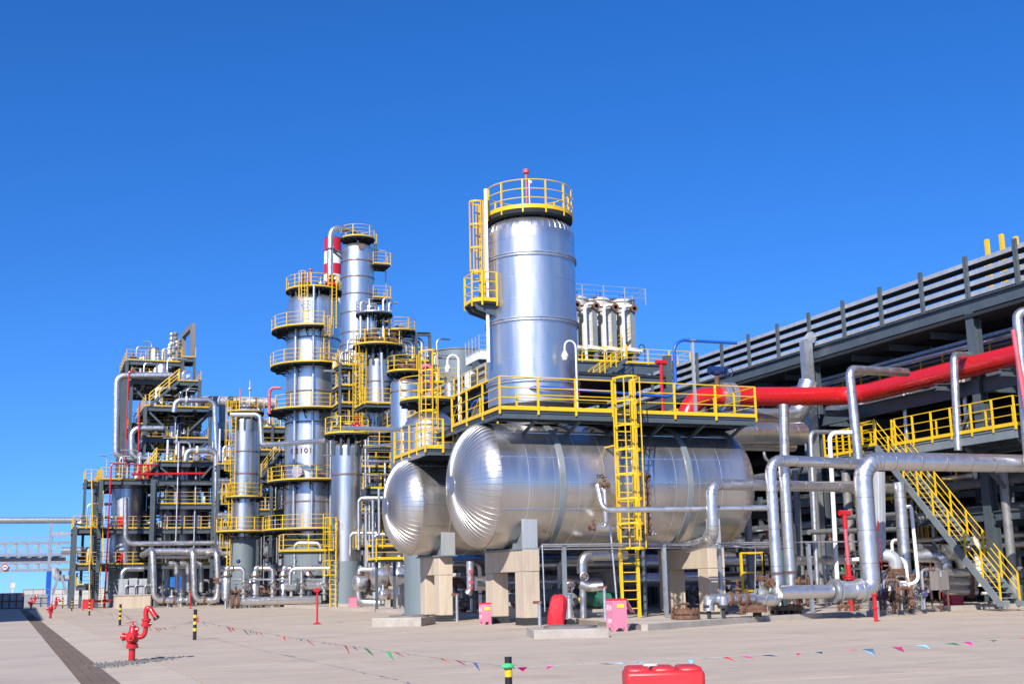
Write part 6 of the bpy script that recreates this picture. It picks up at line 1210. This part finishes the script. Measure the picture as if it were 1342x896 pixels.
# ------------------------------------------------------------------ plant under the drums and in the rack's foot
def pump(label, x, y, rz=0., m='green', s=1.):
    t = thing('motor_pump', label, 'pump', V((x, y, PADZ))); z = PADZ; c, sn = cos(rz), sin(rz); D = lambda u, v, w: (x + (u * c - v * sn) * s, y + (u * sn + v * c) * s, z + w * s)
    obj('plinth', MB().box((x + .3 * s * c, y + .3 * s * sn, z + .15 * s), (2.3 * s, .9 * s, .34 * s), rz), 'plinth_concrete', t)
    obj('motor', MB().cyl(D(.2, 0, .72), D(1.2, 0, .72), .34 * s, 18), m, t); b = MB()
    for k in range(7): b.cyl(D(.3 + k * .12, 0, .72), D(.34 + k * .12, 0, .72), .365 * s, 18)
    obj('cooling_fins', b, m, t, kind='stuff'); obj('terminal_box', MB().box(D(.7, 0, 1.12), (.35 * s, .35 * s, .22 * s), rz), m, t); obj('fan_cowl', MB().cyl(D(1.2, 0, .72), D(1.45, 0, .72), .3 * s, 16), m, t); obj('shaft_guard', MB().cyl(D(-.15, 0, .72), D(.2, 0, .72), .12 * s, 10), 'yellow', t)
    b = MB(); b.ball(D(-.45, 0, .72), .36 * s, 12); b.cyl(D(-.45, 0, .72), D(-1.0, 0, .72), .16 * s, 10); b.cyl(D(-.45, 0, .72), D(-.45, 0, 1.5), .13 * s, 10); obj('pump_body', b, 'steel_light', t); b = MB(); flange(b, D(-.45, 0, 1.45), UP, .24 * s); obj('flange', b, 'rust', t)
    for dx in (-.6, .2, 1.1): obj('foot', MB().box(D(dx, 0, .36), (.2 * s, .6 * s, .12 * s), rz), 'steel_paint', t)
    return t
q = onY(757, 783, 43.6); pump('dark green motor pump in the shade under the larger drum, behind the red cover', q.x, 43.4, .0, 'green', .85)
pump('second dark green motor pump deep in the shade under the larger drum, near the ladder', 21.4, 46.4, .0, 'green', .8)
pump('grey motor pump between the drum piers at the left', 19.0, 47.0, .0, 'steel_light', 1.0)
for (px, py, d, r, lb) in ((754, 767, 45.5, .2, 'white handwheel'), (772, 755, 46, .19, 'pale handwheel')):
    q = A_(px, py, d); t = thing('gate_valve', f'{lb} valve in the shade under the larger drum', 'valve', V((q.x, q.y, PADZ))); valve(t, (q.x, q.y + .6, q.z), UP, .11, stem=V((-.25, -1, 0)), m='rust', wm='galvanised'); obj('stand_pipe', MB().cyl((q.x, q.y + .6, PADZ), (q.x, q.y + .6, q.z - .3), .12, 10), 'pipe_cladding', t)
pipe('suction_pipe', 'pale pipe bending down in the shade under the larger drum, with red lettering', [A_(820, 727, 47.5), A_(763, 728, 46.5), A_(763, 751, 46.5)], .2, m='aluminium_dull', bend=.45)
pipe('suction_pipe', 'short pale slanted pipe in the shade beside the green motor', [A_(790, 767, 45.5), A_(772, 769, 45.5), A_(760, 764, 45.5)], .17, m='aluminium_dull', bend=.2)
pipe('suction_pipe', 'silvery upright pipe with red lettering between the two drum piers at left', [A_(616, 735, 51), A_(617, 772, 51), A_(613, 778, 51)], .16, bend=.2)
q = A_(618, 760, 50.7); t_ = bpy.data.objects['suction_pipe.002']
for k in range(4): text_mesh('pipe_lettering', '水给炉锅'[k], .19, 'red', t_, (q.x - .02, q.y - .02, q.z - .3 + k * .21), facing((-.3, -.9, 0)), bold=.008)
for px, d, h, lb in ((707, 42.6, .65, 'short stub post with an orange cap left of the red covered trolley'), (793, 43.5, 1.1, 'short grey stub post left of the pink bin'), (599, 50.5, .9, 'short grey post with an orange top between the drum piers')):
    q = A_(px, 800, d); t = thing('stub_post', lb, 'post', V((q.x, q.y, .1))); obj('post', MB().cyl((q.x, q.y, 0), (q.x, q.y, PADZ + h), .06, 10), 'galvanised', t); obj('top_cap', MB().bar((q.x - .22, q.y, PADZ + h), (q.x + .08, q.y, PADZ + h), .09), 'rust', t)
q = A_(846, 790, 47); t = thing('steel_prop', 'dark upright pipe prop behind the yellow ladder foot', 'post', V((q.x, q.y, PADZ))); obj('pole', MB().cyl((q.x, q.y, PADZ), (q.x, q.y, 3.4), .08, 10), 'steel_paint', t); obj('head_plate', MB().box((q.x, q.y, 3.42), (.3, .3, .05)), 'steel_paint', t)
# lean-to added to shade the pumps and header pipes behind the drums
lt = thing('shade_shelter', 'added dark shelter shading the ground behind the two drums', 'shelter', V((18, 54, 0)))
obj('roof', MB().bx(19.8, 36.5, 53.6, 63.6, 4.6, 4.75), 'deck_steel', lt); obj('back_wall', MB().bx(20.0, 36.3, 63.3, 63.5, 0, 4.55), 'far_grey', lt)
for k in range(6):
    for y in (53.8, 63): obj('column', MB().hbeam((20.2 + k * 3.2, y, 0), (20.2 + k * 3.2, y, 4.58), .25, .25), 'steel_paint', lt)
random.seed(77)
for k in range(34):
    x, y = random.uniform(18, 34), random.uniform(47.5, 58)
    if 22.8 < x < 24.4 and y < 52: continue
    h, r = random.uniform(.8, 2.4), random.uniform(.07, .2); (mm, wd) = random.choice((('pipe_cladding', 'silvery'), ('galvanised', 'grey'), ('aluminium_dull', 'dull silvery'), ('rust', 'rusty'), ('off_white', 'whitish'))); hw = ('tall' if h > 1.6 else 'short') + (' left' if x < 26 else ' right'); t = thing('pump_branch', f'{hw.split()[0]} {wd} pipe branch in the shade behind the drum piers, {hw.split()[1]} half', 'pipe', V((x, y, PADZ)), f'{hw} {wd} branches behind the drum piers')
    obj('pipe_run', MB().tube([(x, y, PADZ), (x, y, h), (x + random.choice((-1, 1)) * random.uniform(.5, 1.6), y, h)], r, 8, .3), mm, t); valve(t, (x, y, h * .55), UP, r * 1.1, stem=V((0, -1, 0)), m=random.choice(('rust', 'galvanised', 'off_white')), wm=random.choice(('galvanised', 'rust', 'black')))
for k, (y, z, r) in enumerate(((48.0, 2.2, .22), (49.5, 1.5, .3), (53, 3.2, .26), (54.5, 2.5, .34), (56, 3.6, .2))): pipe('header_pipe', f'{ordn[k]} level header pipe, counting back, in the shade behind the drum piers', [(17.5, y, z), (35.5, y, z)], r, m=random.choice(('pipe_cladding', 'aluminium_dull')), seams=2)
# yellow frame by the drum's right end, mint pump
q0 = A_(1003, 780, 49); q1 = A_(955, 735, 49.5); yf = thing('maintenance_frame', 'small yellow pipe frame stand between the right pier and the slim pipes', 'frame', V((q0.x, q0.y, PADZ)))
for x in (q1.x, q1.x + 1.0, q0.x): obj('leg', MB().box((x, q0.y, 1.3), (.08, .08, 2.3)), 'yellow', yf); obj('leg', MB().box((x, q0.y + 1.6, 1.3), (.08, .08, 2.3)), 'yellow', yf)
for z in (1.0, 1.7, 2.45): obj('rail', MB().bar((q1.x, q0.y, z), (q0.x, q0.y, z), .06).bar((q0.x, q0.y, z), (q0.x, q0.y + 1.6, z), .06), 'yellow', yf)
pm = pump('mint green pump just behind the slim upright pipes', A_(1008, 765, 47).x, A_(1008, 765, 47).y, .2, 'mint', .9); q = A_(1023, 755, 47); obj('column_pipe', MB().cyl((q.x, q.y, .4), (q.x, q.y, 2.5), .17, 12), 'mint', pm)
# valve thickets right of the thickest pipe
random.seed(31)
for k in range(58):
    px = random.uniform(1150, 1212) if k < 36 else random.uniform(1010, 1330); d = random.uniform(47, 52) if k < 36 else random.uniform(52, 60); q = onZ(px, 800, .1); w = A_(px, 770, d); x, y = w.x, w.y
    if x > 35.2 and y < 46: y = 48 + random.random() * 4
    h, r = random.uniform(.4, 1.9 if k < 36 else 3.2), random.uniform(.035, .08); (mm, wd) = random.choice((('rust', 'rusty'), ('rust', 'rusty'), ('galvanised', 'grey'), ('off_white', 'whitish'), ('pipe_cladding', 'silvery'))); hw = 'tall' if h > 1.2 else 'short'; wh = 'in the valve thicket right of the thickest pipe' if k < 36 else 'in the shade at the foot of the pipe rack'; t = thing('valve_branch', f'{hw} {wd} valve branch {wh}', 'pipe', V((x, y, PADZ)), f'{hw} {wd} branches {wh}')
    dx = random.choice((-1, 1)) * random.uniform(.3, .9)
    obj('pipe_run', MB().tube([(x, y, PADZ), (x, y, h), (x + dx, y, h), (x + dx, y, h - .3)], r, 8, .2), mm, t)
    valve(t, (x, y, h * .45), UP, r * 1.3, stem=V((-.5, -1, 0)), m=random.choice(('rust', 'rust', 'rust_ring', 'galvanised')), wm=random.choice(('rust', 'black', 'blue', 'rust')))
    if k % 2 == 0: valve(t, (x + dx * .5, y, h), (1, 0, 0), r * 1.2, m=random.choice(('rust', 'rust_ring')), wm='rust')
for k, (px, q0, q1, d, r) in enumerate(((1040, 690, 780, 56, .2), (1053, 700, 790, 58, .16), (1076, 690, 790, 57, .2), (985, 690, 770, 54, .17), (1120, 690, 780, 60, .22), (1215, 650, 780, 62, .25), (1330, 700, 780, 53, .2), (1262, 700, 780, 63, .22))): pipe('riser_pipe', f'dim upright pipe in the shade of the rack, {("first", "second", "third", "fourth", "fifth", "sixth", "seventh", "eighth")[k]} of eight listed from the drum', [A_(px, q1, d), (A_(px, q1, d).x, A_(px, q1, d).y, 6.4)], r, m=random.choice(('pipe_cladding', 'pipe_shade')), seams=1.6, n=10)
pipe('pump_pipe', 'fat silvery bend with ribbed elbow below the middle of the stair', [A_(1200, 728, 55), A_(1238, 727, 55), A_(1240, 775, 55)], .3, bend=.6, seams=.6); pipe('pump_pipe', 'fat grey ribbed pipe below the middle of the stair, behind the bend', [A_(1205, 722, 57), A_(1265, 724, 58), A_(1268, 780, 58)], .36, bend=.8, seams=.4)
for k, py in enumerate((750, 762, 773)): pipe('pump_pipe', f'{ordn[k]} short pale level pipe from the top, right of the weathered board', [A_(1240, py, 53), A_(1278, py + 1, 54)], .2, m='pipe_cladding', seams=0, flanges=((A_(1270, py + 1, 53.8), (1, 0, 0)),))
a, b = A_(1060, 740, 54), A_(1340, 655, 54)
for k, (p, q_) in enumerate((((1060, 697, 52), (1180, 693, 56)), ((1105, 678, 55), (1200, 672, 58)), ((1200, 680, 58), (1342, 660, 54)), ((1040, 634, 57), (1180, 632, 60)))): pipe('process_pipe', f'{ordn[k]} dull level pipe between the second rack column and the stair', [A_(*p), A_(*q_)], .11, m='pipe_shade', seams=2)
wb = thing('notice_board', 'weathered grey brown board on thin legs before the pump pipes', 'board', V((32, 43, PADZ))); a, b = A_(1221, 780, 50), A_(1241, 780, 50.5); zt_ = A_(1230, 746, 50).z
obj('panel', MB().bx(a.x, a.x + (b.x - a.x) * .5 - .01, a.y, a.y + .04, .85, zt_), 'weathered_board', wb); obj('panel', MB().bx(a.x + (b.x - a.x) * .5 + .01, b.x, a.y, a.y + .04, .85, zt_), 'weathered_board', wb)
for x in (a.x + .05, (a.x + b.x) / 2, b.x - .05): obj('leg', MB().box((x, a.y + .07, .5), (.05, .05, .9)), 'rust', wb)
# ================================================================== SMALL THINGS ON THE PAVEMENT
def bin_(label, px, py, w, h, m, lean=0, txt=None, z=0., lid=False):
    q = onZ(px, py, z); t = thing('fire_extinguisher_box', label, 'extinguisher box', V((q.x, q.y, z))); d = w * .9
    obj('body', MB().bx(q.x - w / 2, q.x + w / 2, q.y, q.y + d, z + .1, z + h), m, t)
    b = MB()
    for i in (-1, 1):
        for j in (0.05, .95): b.box((q.x + i * (w / 2 - .05), q.y + d * j, z + .05), (.09, .09, .1))
    obj('feet', b, m, t, kind='stuff'); obj('lid', MB().bx(q.x - w / 2 - .015, q.x + w / 2 + .015, q.y - .015, q.y + d + .015, z + h + .002, z + h + .04), 'red_cloth' if m == 'pink' else m, t)
    if lid: obj('open_flap', MB().extr([(q.x + w / 2 + .02, q.y + .02, z + h), (q.x + w / 2 + .02, q.y + d, z + h), (q.x + w / 2 + .3, q.y + d * .9, z + h - .38), (q.x + w / 2 + .3, q.y + .1, z + h - .38)], (.015, 0, .0)), m, t)
    if txt:
        fn = facing((-1, 0, 0))
        for zz, s in txt: text_mesh('lettering', s, .19, 'white', t, (q.x - w / 2 - .004, q.y + d * .5, z + zz), fn, bold=.004)
        obj('label_plate', MB().bx(q.x - .08, q.x + .14, q.y - .012, q.y - .003, z + h - .22, z + h - .12), 'flag_yellow', t)
    return t
bin_('pink extinguisher box with white lettering and a raised flap, at the kerb corner', 813, 827, .48, .92, 'pink', txt=((.68, '灭火'), (.30, '119')), lid=True)
bin_('deep pink extinguisher box beside the left pier of the larger drum', 638, 818, .36, .75, 'pink', txt=((.52, '灭火'), (.28, '119')))
bin_('pale pink extinguisher box at the foot of the slim column ladder', 463, 799, .42, .8, 'pink')
bin_('magenta extinguisher box in shade by the weathered board', 1256, 796, .62, .95, 'magenta', txt=((.7, '灭火'), (.35, '119')), z=.05)
bin_('bright red box on the ground at the foot of the stair tower', 115, 799, .85, .85, 'red_plastic'); bin_('narrow pink box right of the bright red box by the stair tower', 122, 795, .4, 1.0, 'pink')
# red covered trolley
q = onZ(735, 825, 0.); t = thing('covered_trolley', 'wheeled extinguisher trolley under a bright red cloth cover', 'trolley', V((q.x, q.y, 0)))
random.seed(2); b = MB(); n = 18; prof = [(0, .22, .2), (.08, .27, .23), (.3, .28, .25), (.55, .29, .25), (.8, .28, .24), (.93, .24, .19), (.985, .17, .12), (1.0, .08, .05)]; vs = []
for h, rx, ry in prof:
    for k in range(n):
        a = 2 * pi * k / n; w = 1 + .10 * sin(5 * a + h * 4) + .05 * sin(9 * a - h * 7) + random.uniform(-.03, .03); vs.append((q.x - .06 + rx * w * cos(a) + h * .14, q.y + .25 + ry * w * sin(a), .08 + h * 1.0 + .03 * sin(3 * a)))
fs = [(i * n + k, i * n + (k + 1) % n, (i + 1) * n + (k + 1) % n, (i + 1) * n + k) for i in range(len(prof) - 1) for k in range(n)] + [tuple(range((len(prof) - 1) * n, len(prof) * n))]; obj('cover', b.add(vs, fs), 'red_cloth', t)
for yy in (-.02, .46): obj('wheel', MB().cyl((q.x + .34, q.y + yy - .06, .16), (q.x + .34, q.y + yy + .02, .16), .16, 20), 'rubber', t)
obj('axle', MB().cyl((q.x + .36, q.y, .16), (q.x + .36, q.y + .5, .16), .03, 8), 'black', t)
q = onZ(698, 810, 0); t = thing('fire_trolley', 'black handled extinguisher trolley in the shade beside the right drum pillar', 'trolley', V((q.x + .55, q.y + 1.2, 0))); x, y = q.x + .75, q.y + .9; obj('cylinder', MB().lathe([(.01, .2), (.17, .25), (.17, .9), (.05, 1.05), (.01, 1.06)], (x, y, 0), 14), 'red', t); obj('wheel', MB().cyl((x - .2, y - .02, .2), (x - .2, y + .04, .2), .2, 16), 'rubber', t); obj('wheel', MB().cyl((x + .2, y - .02, .2), (x + .2, y + .04, .2), .2, 16), 'rubber', t); obj('handle', MB().tube([(x - .2, y, .2), (x - .25, y, 1.1), (x + .05, y, 1.15)], .03, 8, .1), 'black', t)
# rusty flange with a hook lying on the pad
q = onZ(905, 811, PADZ); t = thing('blind_flange', 'rusty bolted flange with a bent hook lying on the kerb pad', 'flange', V((q.x, q.y, PADZ))); c = (q.x + .1, q.y + .45)
b = MB(); b.cyl((c[0], c[1], PADZ), (c[0], c[1], PADZ + .13), .46, 26); b.cyl((c[0], c[1], PADZ + .17), (c[0], c[1], PADZ + .3), .46, 26); obj('disc', b, 'rust', t, kind='stuff'); bm2 = shared(('short_bolt',), lambda: MB().cyl((0, 0, -.0), (0, 0, .36), .03, 6), 'rust')
for k in range(14): a = 2 * pi * k / 14; inst('bolt', bm2, t, (c[0] + .39 * cos(a), c[1] + .39 * sin(a), PADZ))
obj('hook', MB().tube([(c[0] - .55, c[1], PADZ), (c[0] - .55, c[1], PADZ + .32), (c[0] - .35, c[1], PADZ + .5), (c[0] + .1, c[1], PADZ + .5)], .04, 8, .2), 'rust', t); obj('stem', MB().cyl((c[0], c[1], PADZ + .3), (c[0], c[1], PADZ + .5), .04, 8), 'rust', t)
# manhole chambers
for lb, p0, p1, dep, h, mx in (('low concrete manhole block with round cover before the red covered trolley', (700, 837), (799, 834.5), 2.3, .24, .55), ('low concrete manhole block with round cover left of the drum piers', (487, 821), (552, 820), 2.2, .32, .6)):
    a, b_ = onZ(*p0), onZ(*p1); t = thing('manhole_chamber', lb, 'manhole', V((a.x, a.y, 0))); L = (b_ - a).length; ux = (b_ - a).normalized(); uy = V((-ux.y, ux.x, 0)); P4 = [a, a + ux * L, a + ux * L + uy * dep, a + uy * dep]
    bevel(obj('block', MB().poly([(p.x, p.y) for p in P4], -.05, h), 'plinth_concrete', t), .025); c = a + ux * L * mx + uy * dep * .5; obj('cover', MB().cyl((c.x, c.y, h + .002), (c.x, c.y, h + .06), .75, 24), 'weathered_board', t)
# hydrants
def hydrant(label, px, py, s=1., full=True):
    q = onZ(px, py); x, y = q.x, q.y; t = thing('fire_hydrant', label, 'hydrant', V((x, y, 0)), 'red monitor hydrants along the drain'); D = lambda u, v, w: V((x + (u * R0.x + v * F0.x) * s, y + (u * R0.y + v * F0.y) * s, w * s))
    b = MB(); b.cyl(D(0, 0, 0), D(0, 0, .34), .085 * s, 18); b.cyl(D(0, 0, .33), D(0, 0, .38), .16 * s, 18); b.cyl(D(0, 0, .39), D(0, 0, .44), .15 * s, 18); obj('stand_pipe', b, 'red', t)
    b = MB(); b.cyl(D(0, 0, 0), D(0, 0, .04), .09 * s, 16); obj('foot_collar', b, 'tar', t)
    b = MB(); b.lathe([(.10 * s, .43 * s), (.15 * s, .5 * s), (.175 * s, .6 * s), (.15 * s, .7 * s), (.10 * s, .76 * s), (.085 * s, .9 * s), (.01, .92 * s)], (x, y, 0), 22); obj('body', b, 'red', t)
    for u, v in ((-1, -.1), (.05, -1)):
        b = MB(); n_ = V((R0 * u + F0 * v)).normalized(); c = D(0, 0, .62); b.cyl(c, c + n_ * .23 * s, .085 * s, 16); b.cyl(c + n_ * .2 * s, c + n_ * .26 * s, .105 * s, 16); b.cyl(c + n_ * .26 * s, c + n_ * .31 * s, .04 * s, 6); obj('outlet_cap', b, 'red', t)
    b = MB(); b.cyl(D(.03, 0, .8), D(.14, 0, .8), .06 * s, 12); obj('side_boss', b, 'red', t)
    b = MB(); b.cyl(D(0, 0, .9), D(0, 0, 1.0), .022 * s, 8); obj('spindle', b, 'red', t); b = MB(); b.bar(D(-.2, 0, .955), D(.1, 0, 1.02), .018 * s); b.bar(D(-.05, -.12, .99), D(-.05, .12, .99), .018 * s); obj('hand_lever', b, 'red', t, kind='stuff')
    obj('riser_elbow', MB().tube([D(.1, 0, .60), D(.30, 0, .62), D(.335, 0, .80), D(.34, 0, .88)], .062 * s, 14, .14 * s), 'red', t)
    b = MB()
    for z in (.87, .91, 1.02): b.cyl(D(.34, 0, z), D(.34, 0, z + .035), .125 * s, 18)
    b.cyl(D(.34, 0, .9), D(.34, 0, 1.08), .1 * s, 16); obj('swivel', b, 'red', t); b = MB(); b.cyl(D(.45, -.05, .94), D(.5, -.05, .94), .04 * s, 10); obj('swivel_knob', b, 'red', t)
    obj('monitor_arm', MB().tube([D(.34, 0, 1.05), D(.32, 0, 1.22), D(.355, 0, 1.36), D(.44, 0, 1.31), D(.50, -.02, 1.24)], .066 * s, 14, .11 * s), 'red', t)
    obj('nozzle', MB().cyl(D(.47, -.01, 1.275), D(.60, -.03, 1.10), .06 * s, 14, .075 * s), 'red', t); obj('nozzle_tip', MB().cyl(D(.595, -.03, 1.108), D(.63, -.035, 1.06), .08 * s, 14, .085 * s), 'black', t)
    ch = MB(); ch.tube([D(-.26, 0, .58), D(-.27, 0, .42), D(-.2, 0, .40), D(-.12, 0, .48)], .01 * s, 6, .05); obj('cap_chain', ch, 'galvanised', t)
    return t
hydrant('nearest red fire hydrant with a raised monitor nozzle, by the gravel strip', 172.5, 866, .84)
hydrant('second nearest red fire hydrant with raised nozzle, beside the far end of the drain', 66, 809.5, .9)
hydrant('small distant red fire hydrant near the dark panelled wall, right of the farthest', 40.5, 798); hydrant('farthest tiny red fire hydrant in front of the dark panelled wall', 32, 795)
# striped bollards and bunting
def bollard(label, px, py, h, r=.055, bands=3):
    q = onZ(px, py); t = thing('bollard', label, 'bollard', V((q.x, q.y, 0)), 'black and yellow bollards with bunting'); obj('post', MB().cyl((q.x, q.y, 0), (q.x, q.y, h), r, 18), 'black', t)
    for k in range(bands): z = h * (.78 - .22 * k); obj('yellow_band', MB().lathe([(r + .002, z - .045), (r + .003, z + .045)], (q.x, q.y, 0), 18), 'yellow', t)
    obj('top_cap', MB().cyl((q.x, q.y, h), (q.x, q.y, h + .008), r * 1.02, 18), 'tar', t); return q, h, t
B1 = bollard('nearest black and yellow bollard, cut by the bottom of the view', 667.5, 938, .50, .04, 1)
qb = B1[0]; zb1 = zat(860, qb.x, qb.y)
for o in list(B1[2].children): COL.objects.unlink(o); bpy.data.objects.remove(o)
obj('post', MB().cyl((qb.x, qb.y, 0), (qb.x, qb.y, zb1), .042, 20), 'black', B1[2])
for py in (881.5, 912): z = zat(py, qb.x, qb.y); obj('yellow_band', MB().lathe([(.044, z - .04), (.045, z + .04)], (qb.x, qb.y, 0), 20), 'yellow', B1[2])
obj('eye_bolt', MB().tube([(qb.x + .045 + .02 * (1 - cos(a)), qb.y - .02, zat(873, qb.x, qb.y) + .02 * sin(a)) for a in [2 * pi * k / 10 for k in range(11)]], .007, 6, 0), 'galvanised', B1[2])
B2 = bollard('black and yellow bollard in the open pavement right of the nearest hydrant', 255, 838, .9); B3 = bollard('black and yellow bollard behind the nearest hydrant, left of the grey cabinets', 157, 819, .92)
B4 = bollard('black and yellow bollard in front of the stair tower boxes', 117, 806, 1.0); B5 = bollard('small far bollard left of the stair tower', 94, 800, 1.0); B6 = bollard('smallest far bollard near the second hydrant', 82, 796.5, 1.0)
def bunting(label, p, q, sag, n, seed, size=.2):
    random.seed(seed); p, q = V(p), V(q); t = thing('bunting', label, 'bunting', p); N = 24
    S = lambda f: p.lerp(q, f) - UP * (sag * 4 * f * (1 - f))
    obj('cord', MB().sweep([S(k / N) for k in range(N + 1)], .003, 5), 'galvanised', t)
    for k in range(n):
        f = (k + random.uniform(.25, .75)) / n; a = S(f); d = (q - p).normalized(); w = size * random.uniform(.5, 1.3); ln_ = w * random.uniform(.5, 1.2); sw = V((random.uniform(.1, 1.1), random.uniform(-.7, .5), -random.uniform(.05, .55))).normalized()
        b0, b1, c = a - d * w * .5, a + d * w * .5, a + sw * ln_ + d * random.uniform(-.1, .1); mid = (b0 + b1 + c) / 3 + V((random.uniform(-.03, .03), random.uniform(-.04, .04), 0))
        th = V((.004, .004, 0)); vs = [b0, b1, c, mid, b0 + th, b1 + th, c + th, mid + th]
        obj('pennant', MB().add(vs, [(0, 1, 3), (1, 2, 3), (2, 0, 3), (5, 4, 7), (6, 5, 7), (4, 6, 7)]), 'flag_' + random.choice(('pink', 'red', 'green', 'yellow', 'blue', 'cyan', 'pink', 'red')), t)
    return t
top = lambda B, py: V((B[0].x, B[0].y, zat(py, B[0].x, B[0].y)))
eR = at(1420, 829, 14.5)
bunting('bunting cord of sparse pennants from the nearest bollard to the right edge', top(B1, 874), (eR.x, eR.y, zat(829, eR.x, eR.y)), .03, 23, 5, .115)
bunting('bunting cord of many pennants between the nearest bollard and the open pavement bollard', top(B1, 873), top(B2, 812), .06, 60, 9, .18)
bunting('bunting cord between the open pavement bollard and the one behind the hydrant', top(B2, 811), top(B3, 801), .45, 34, 12, .3); bunting('bunting cord between the bollard behind the hydrant and the stair tower boxes', top(B3, 800), top(B4, 791), .3, 16, 14, .25)
wr = obj('knot', MB().ball((qb.x - .02, qb.y - .03, zat(872, qb.x, qb.y)), .055, 10, (1.4, .9, .65)), 'flag_green', B1[2]); obj('knot', MB().ball((B2[0].x + .06, B2[0].y, zat(811, B2[0].x, B2[0].y)), .06, 8, (.8, .8, 1.3)), 'flag_red', B2[2])
# red alarm posts
for lb, px, p0, p1 in (('slim dark red alarm post standing alone on the pavement before the slim column', 415.5, 817.5, 770), ('small dark red alarm post before the middle thick pipe loop', 249.5, 797, 774)):
    q = onZ(px, p0); t = thing('alarm_post', lb, 'post', V((q.x, q.y, 0))); z1 = zat(p1, q.x, q.y); obj('pole', MB().cyl((q.x, q.y, 0), (q.x, q.y, z1), .04, 10), 'red', t); obj('call_box', MB().box((q.x - .03, q.y, z1 - .08), (.2, .14, .16)), 'red', t); obj('foot', MB().cyl((q.x, q.y, 0), (q.x, q.y, .07), .2, 12, .09), 'red', t)
# red water barrier at the bottom edge
q = at(868, 872, 11.); t = thing('water_barrier', 'red plastic water filled barrier at the bottom edge of the view', 'barrier', V((q.x, q.y, 0))); ux = R0; uy = F0; zt_ = at(868, 871.5, 11.).z
def slab_(z0, z1, L, D, ox=0., oy=0.): c = V((q.x, q.y, 0)) + ux * ox + uy * oy; return MB().poly([(c.x + ux.x * i * L / 2 + uy.x * j * D / 2, c.y + ux.y * i * L / 2 + uy.y * j * D / 2) for i, j in ((-1, -1), (1, -1), (1, 1), (-1, 1))], z0, z1)
L = 101 * 11. / 1638
bevel(obj('body', slab_(.05, zt_ - .19, L * .96, .34), 'red_plastic', t), .03); bevel(obj('top_rail', slab_(zt_ - .2, zt_ - .03, L, .42), 'red_plastic', t), .035)
for k in range(3): bevel(obj('top_block', slab_(zt_ - .06, zt_, L * .3, .36, (k - 1) * L * .325), 'red_plastic', t), .03)
obj('foot', slab_(0, .06, L * .97, .38), 'red_plastic', t)
c = V((q.x, q.y, zt_ + .003)) - ux * .1; obj('filler_cap', MB().cyl(c, c + UP * .015, .07, 14), 'off_white', t)
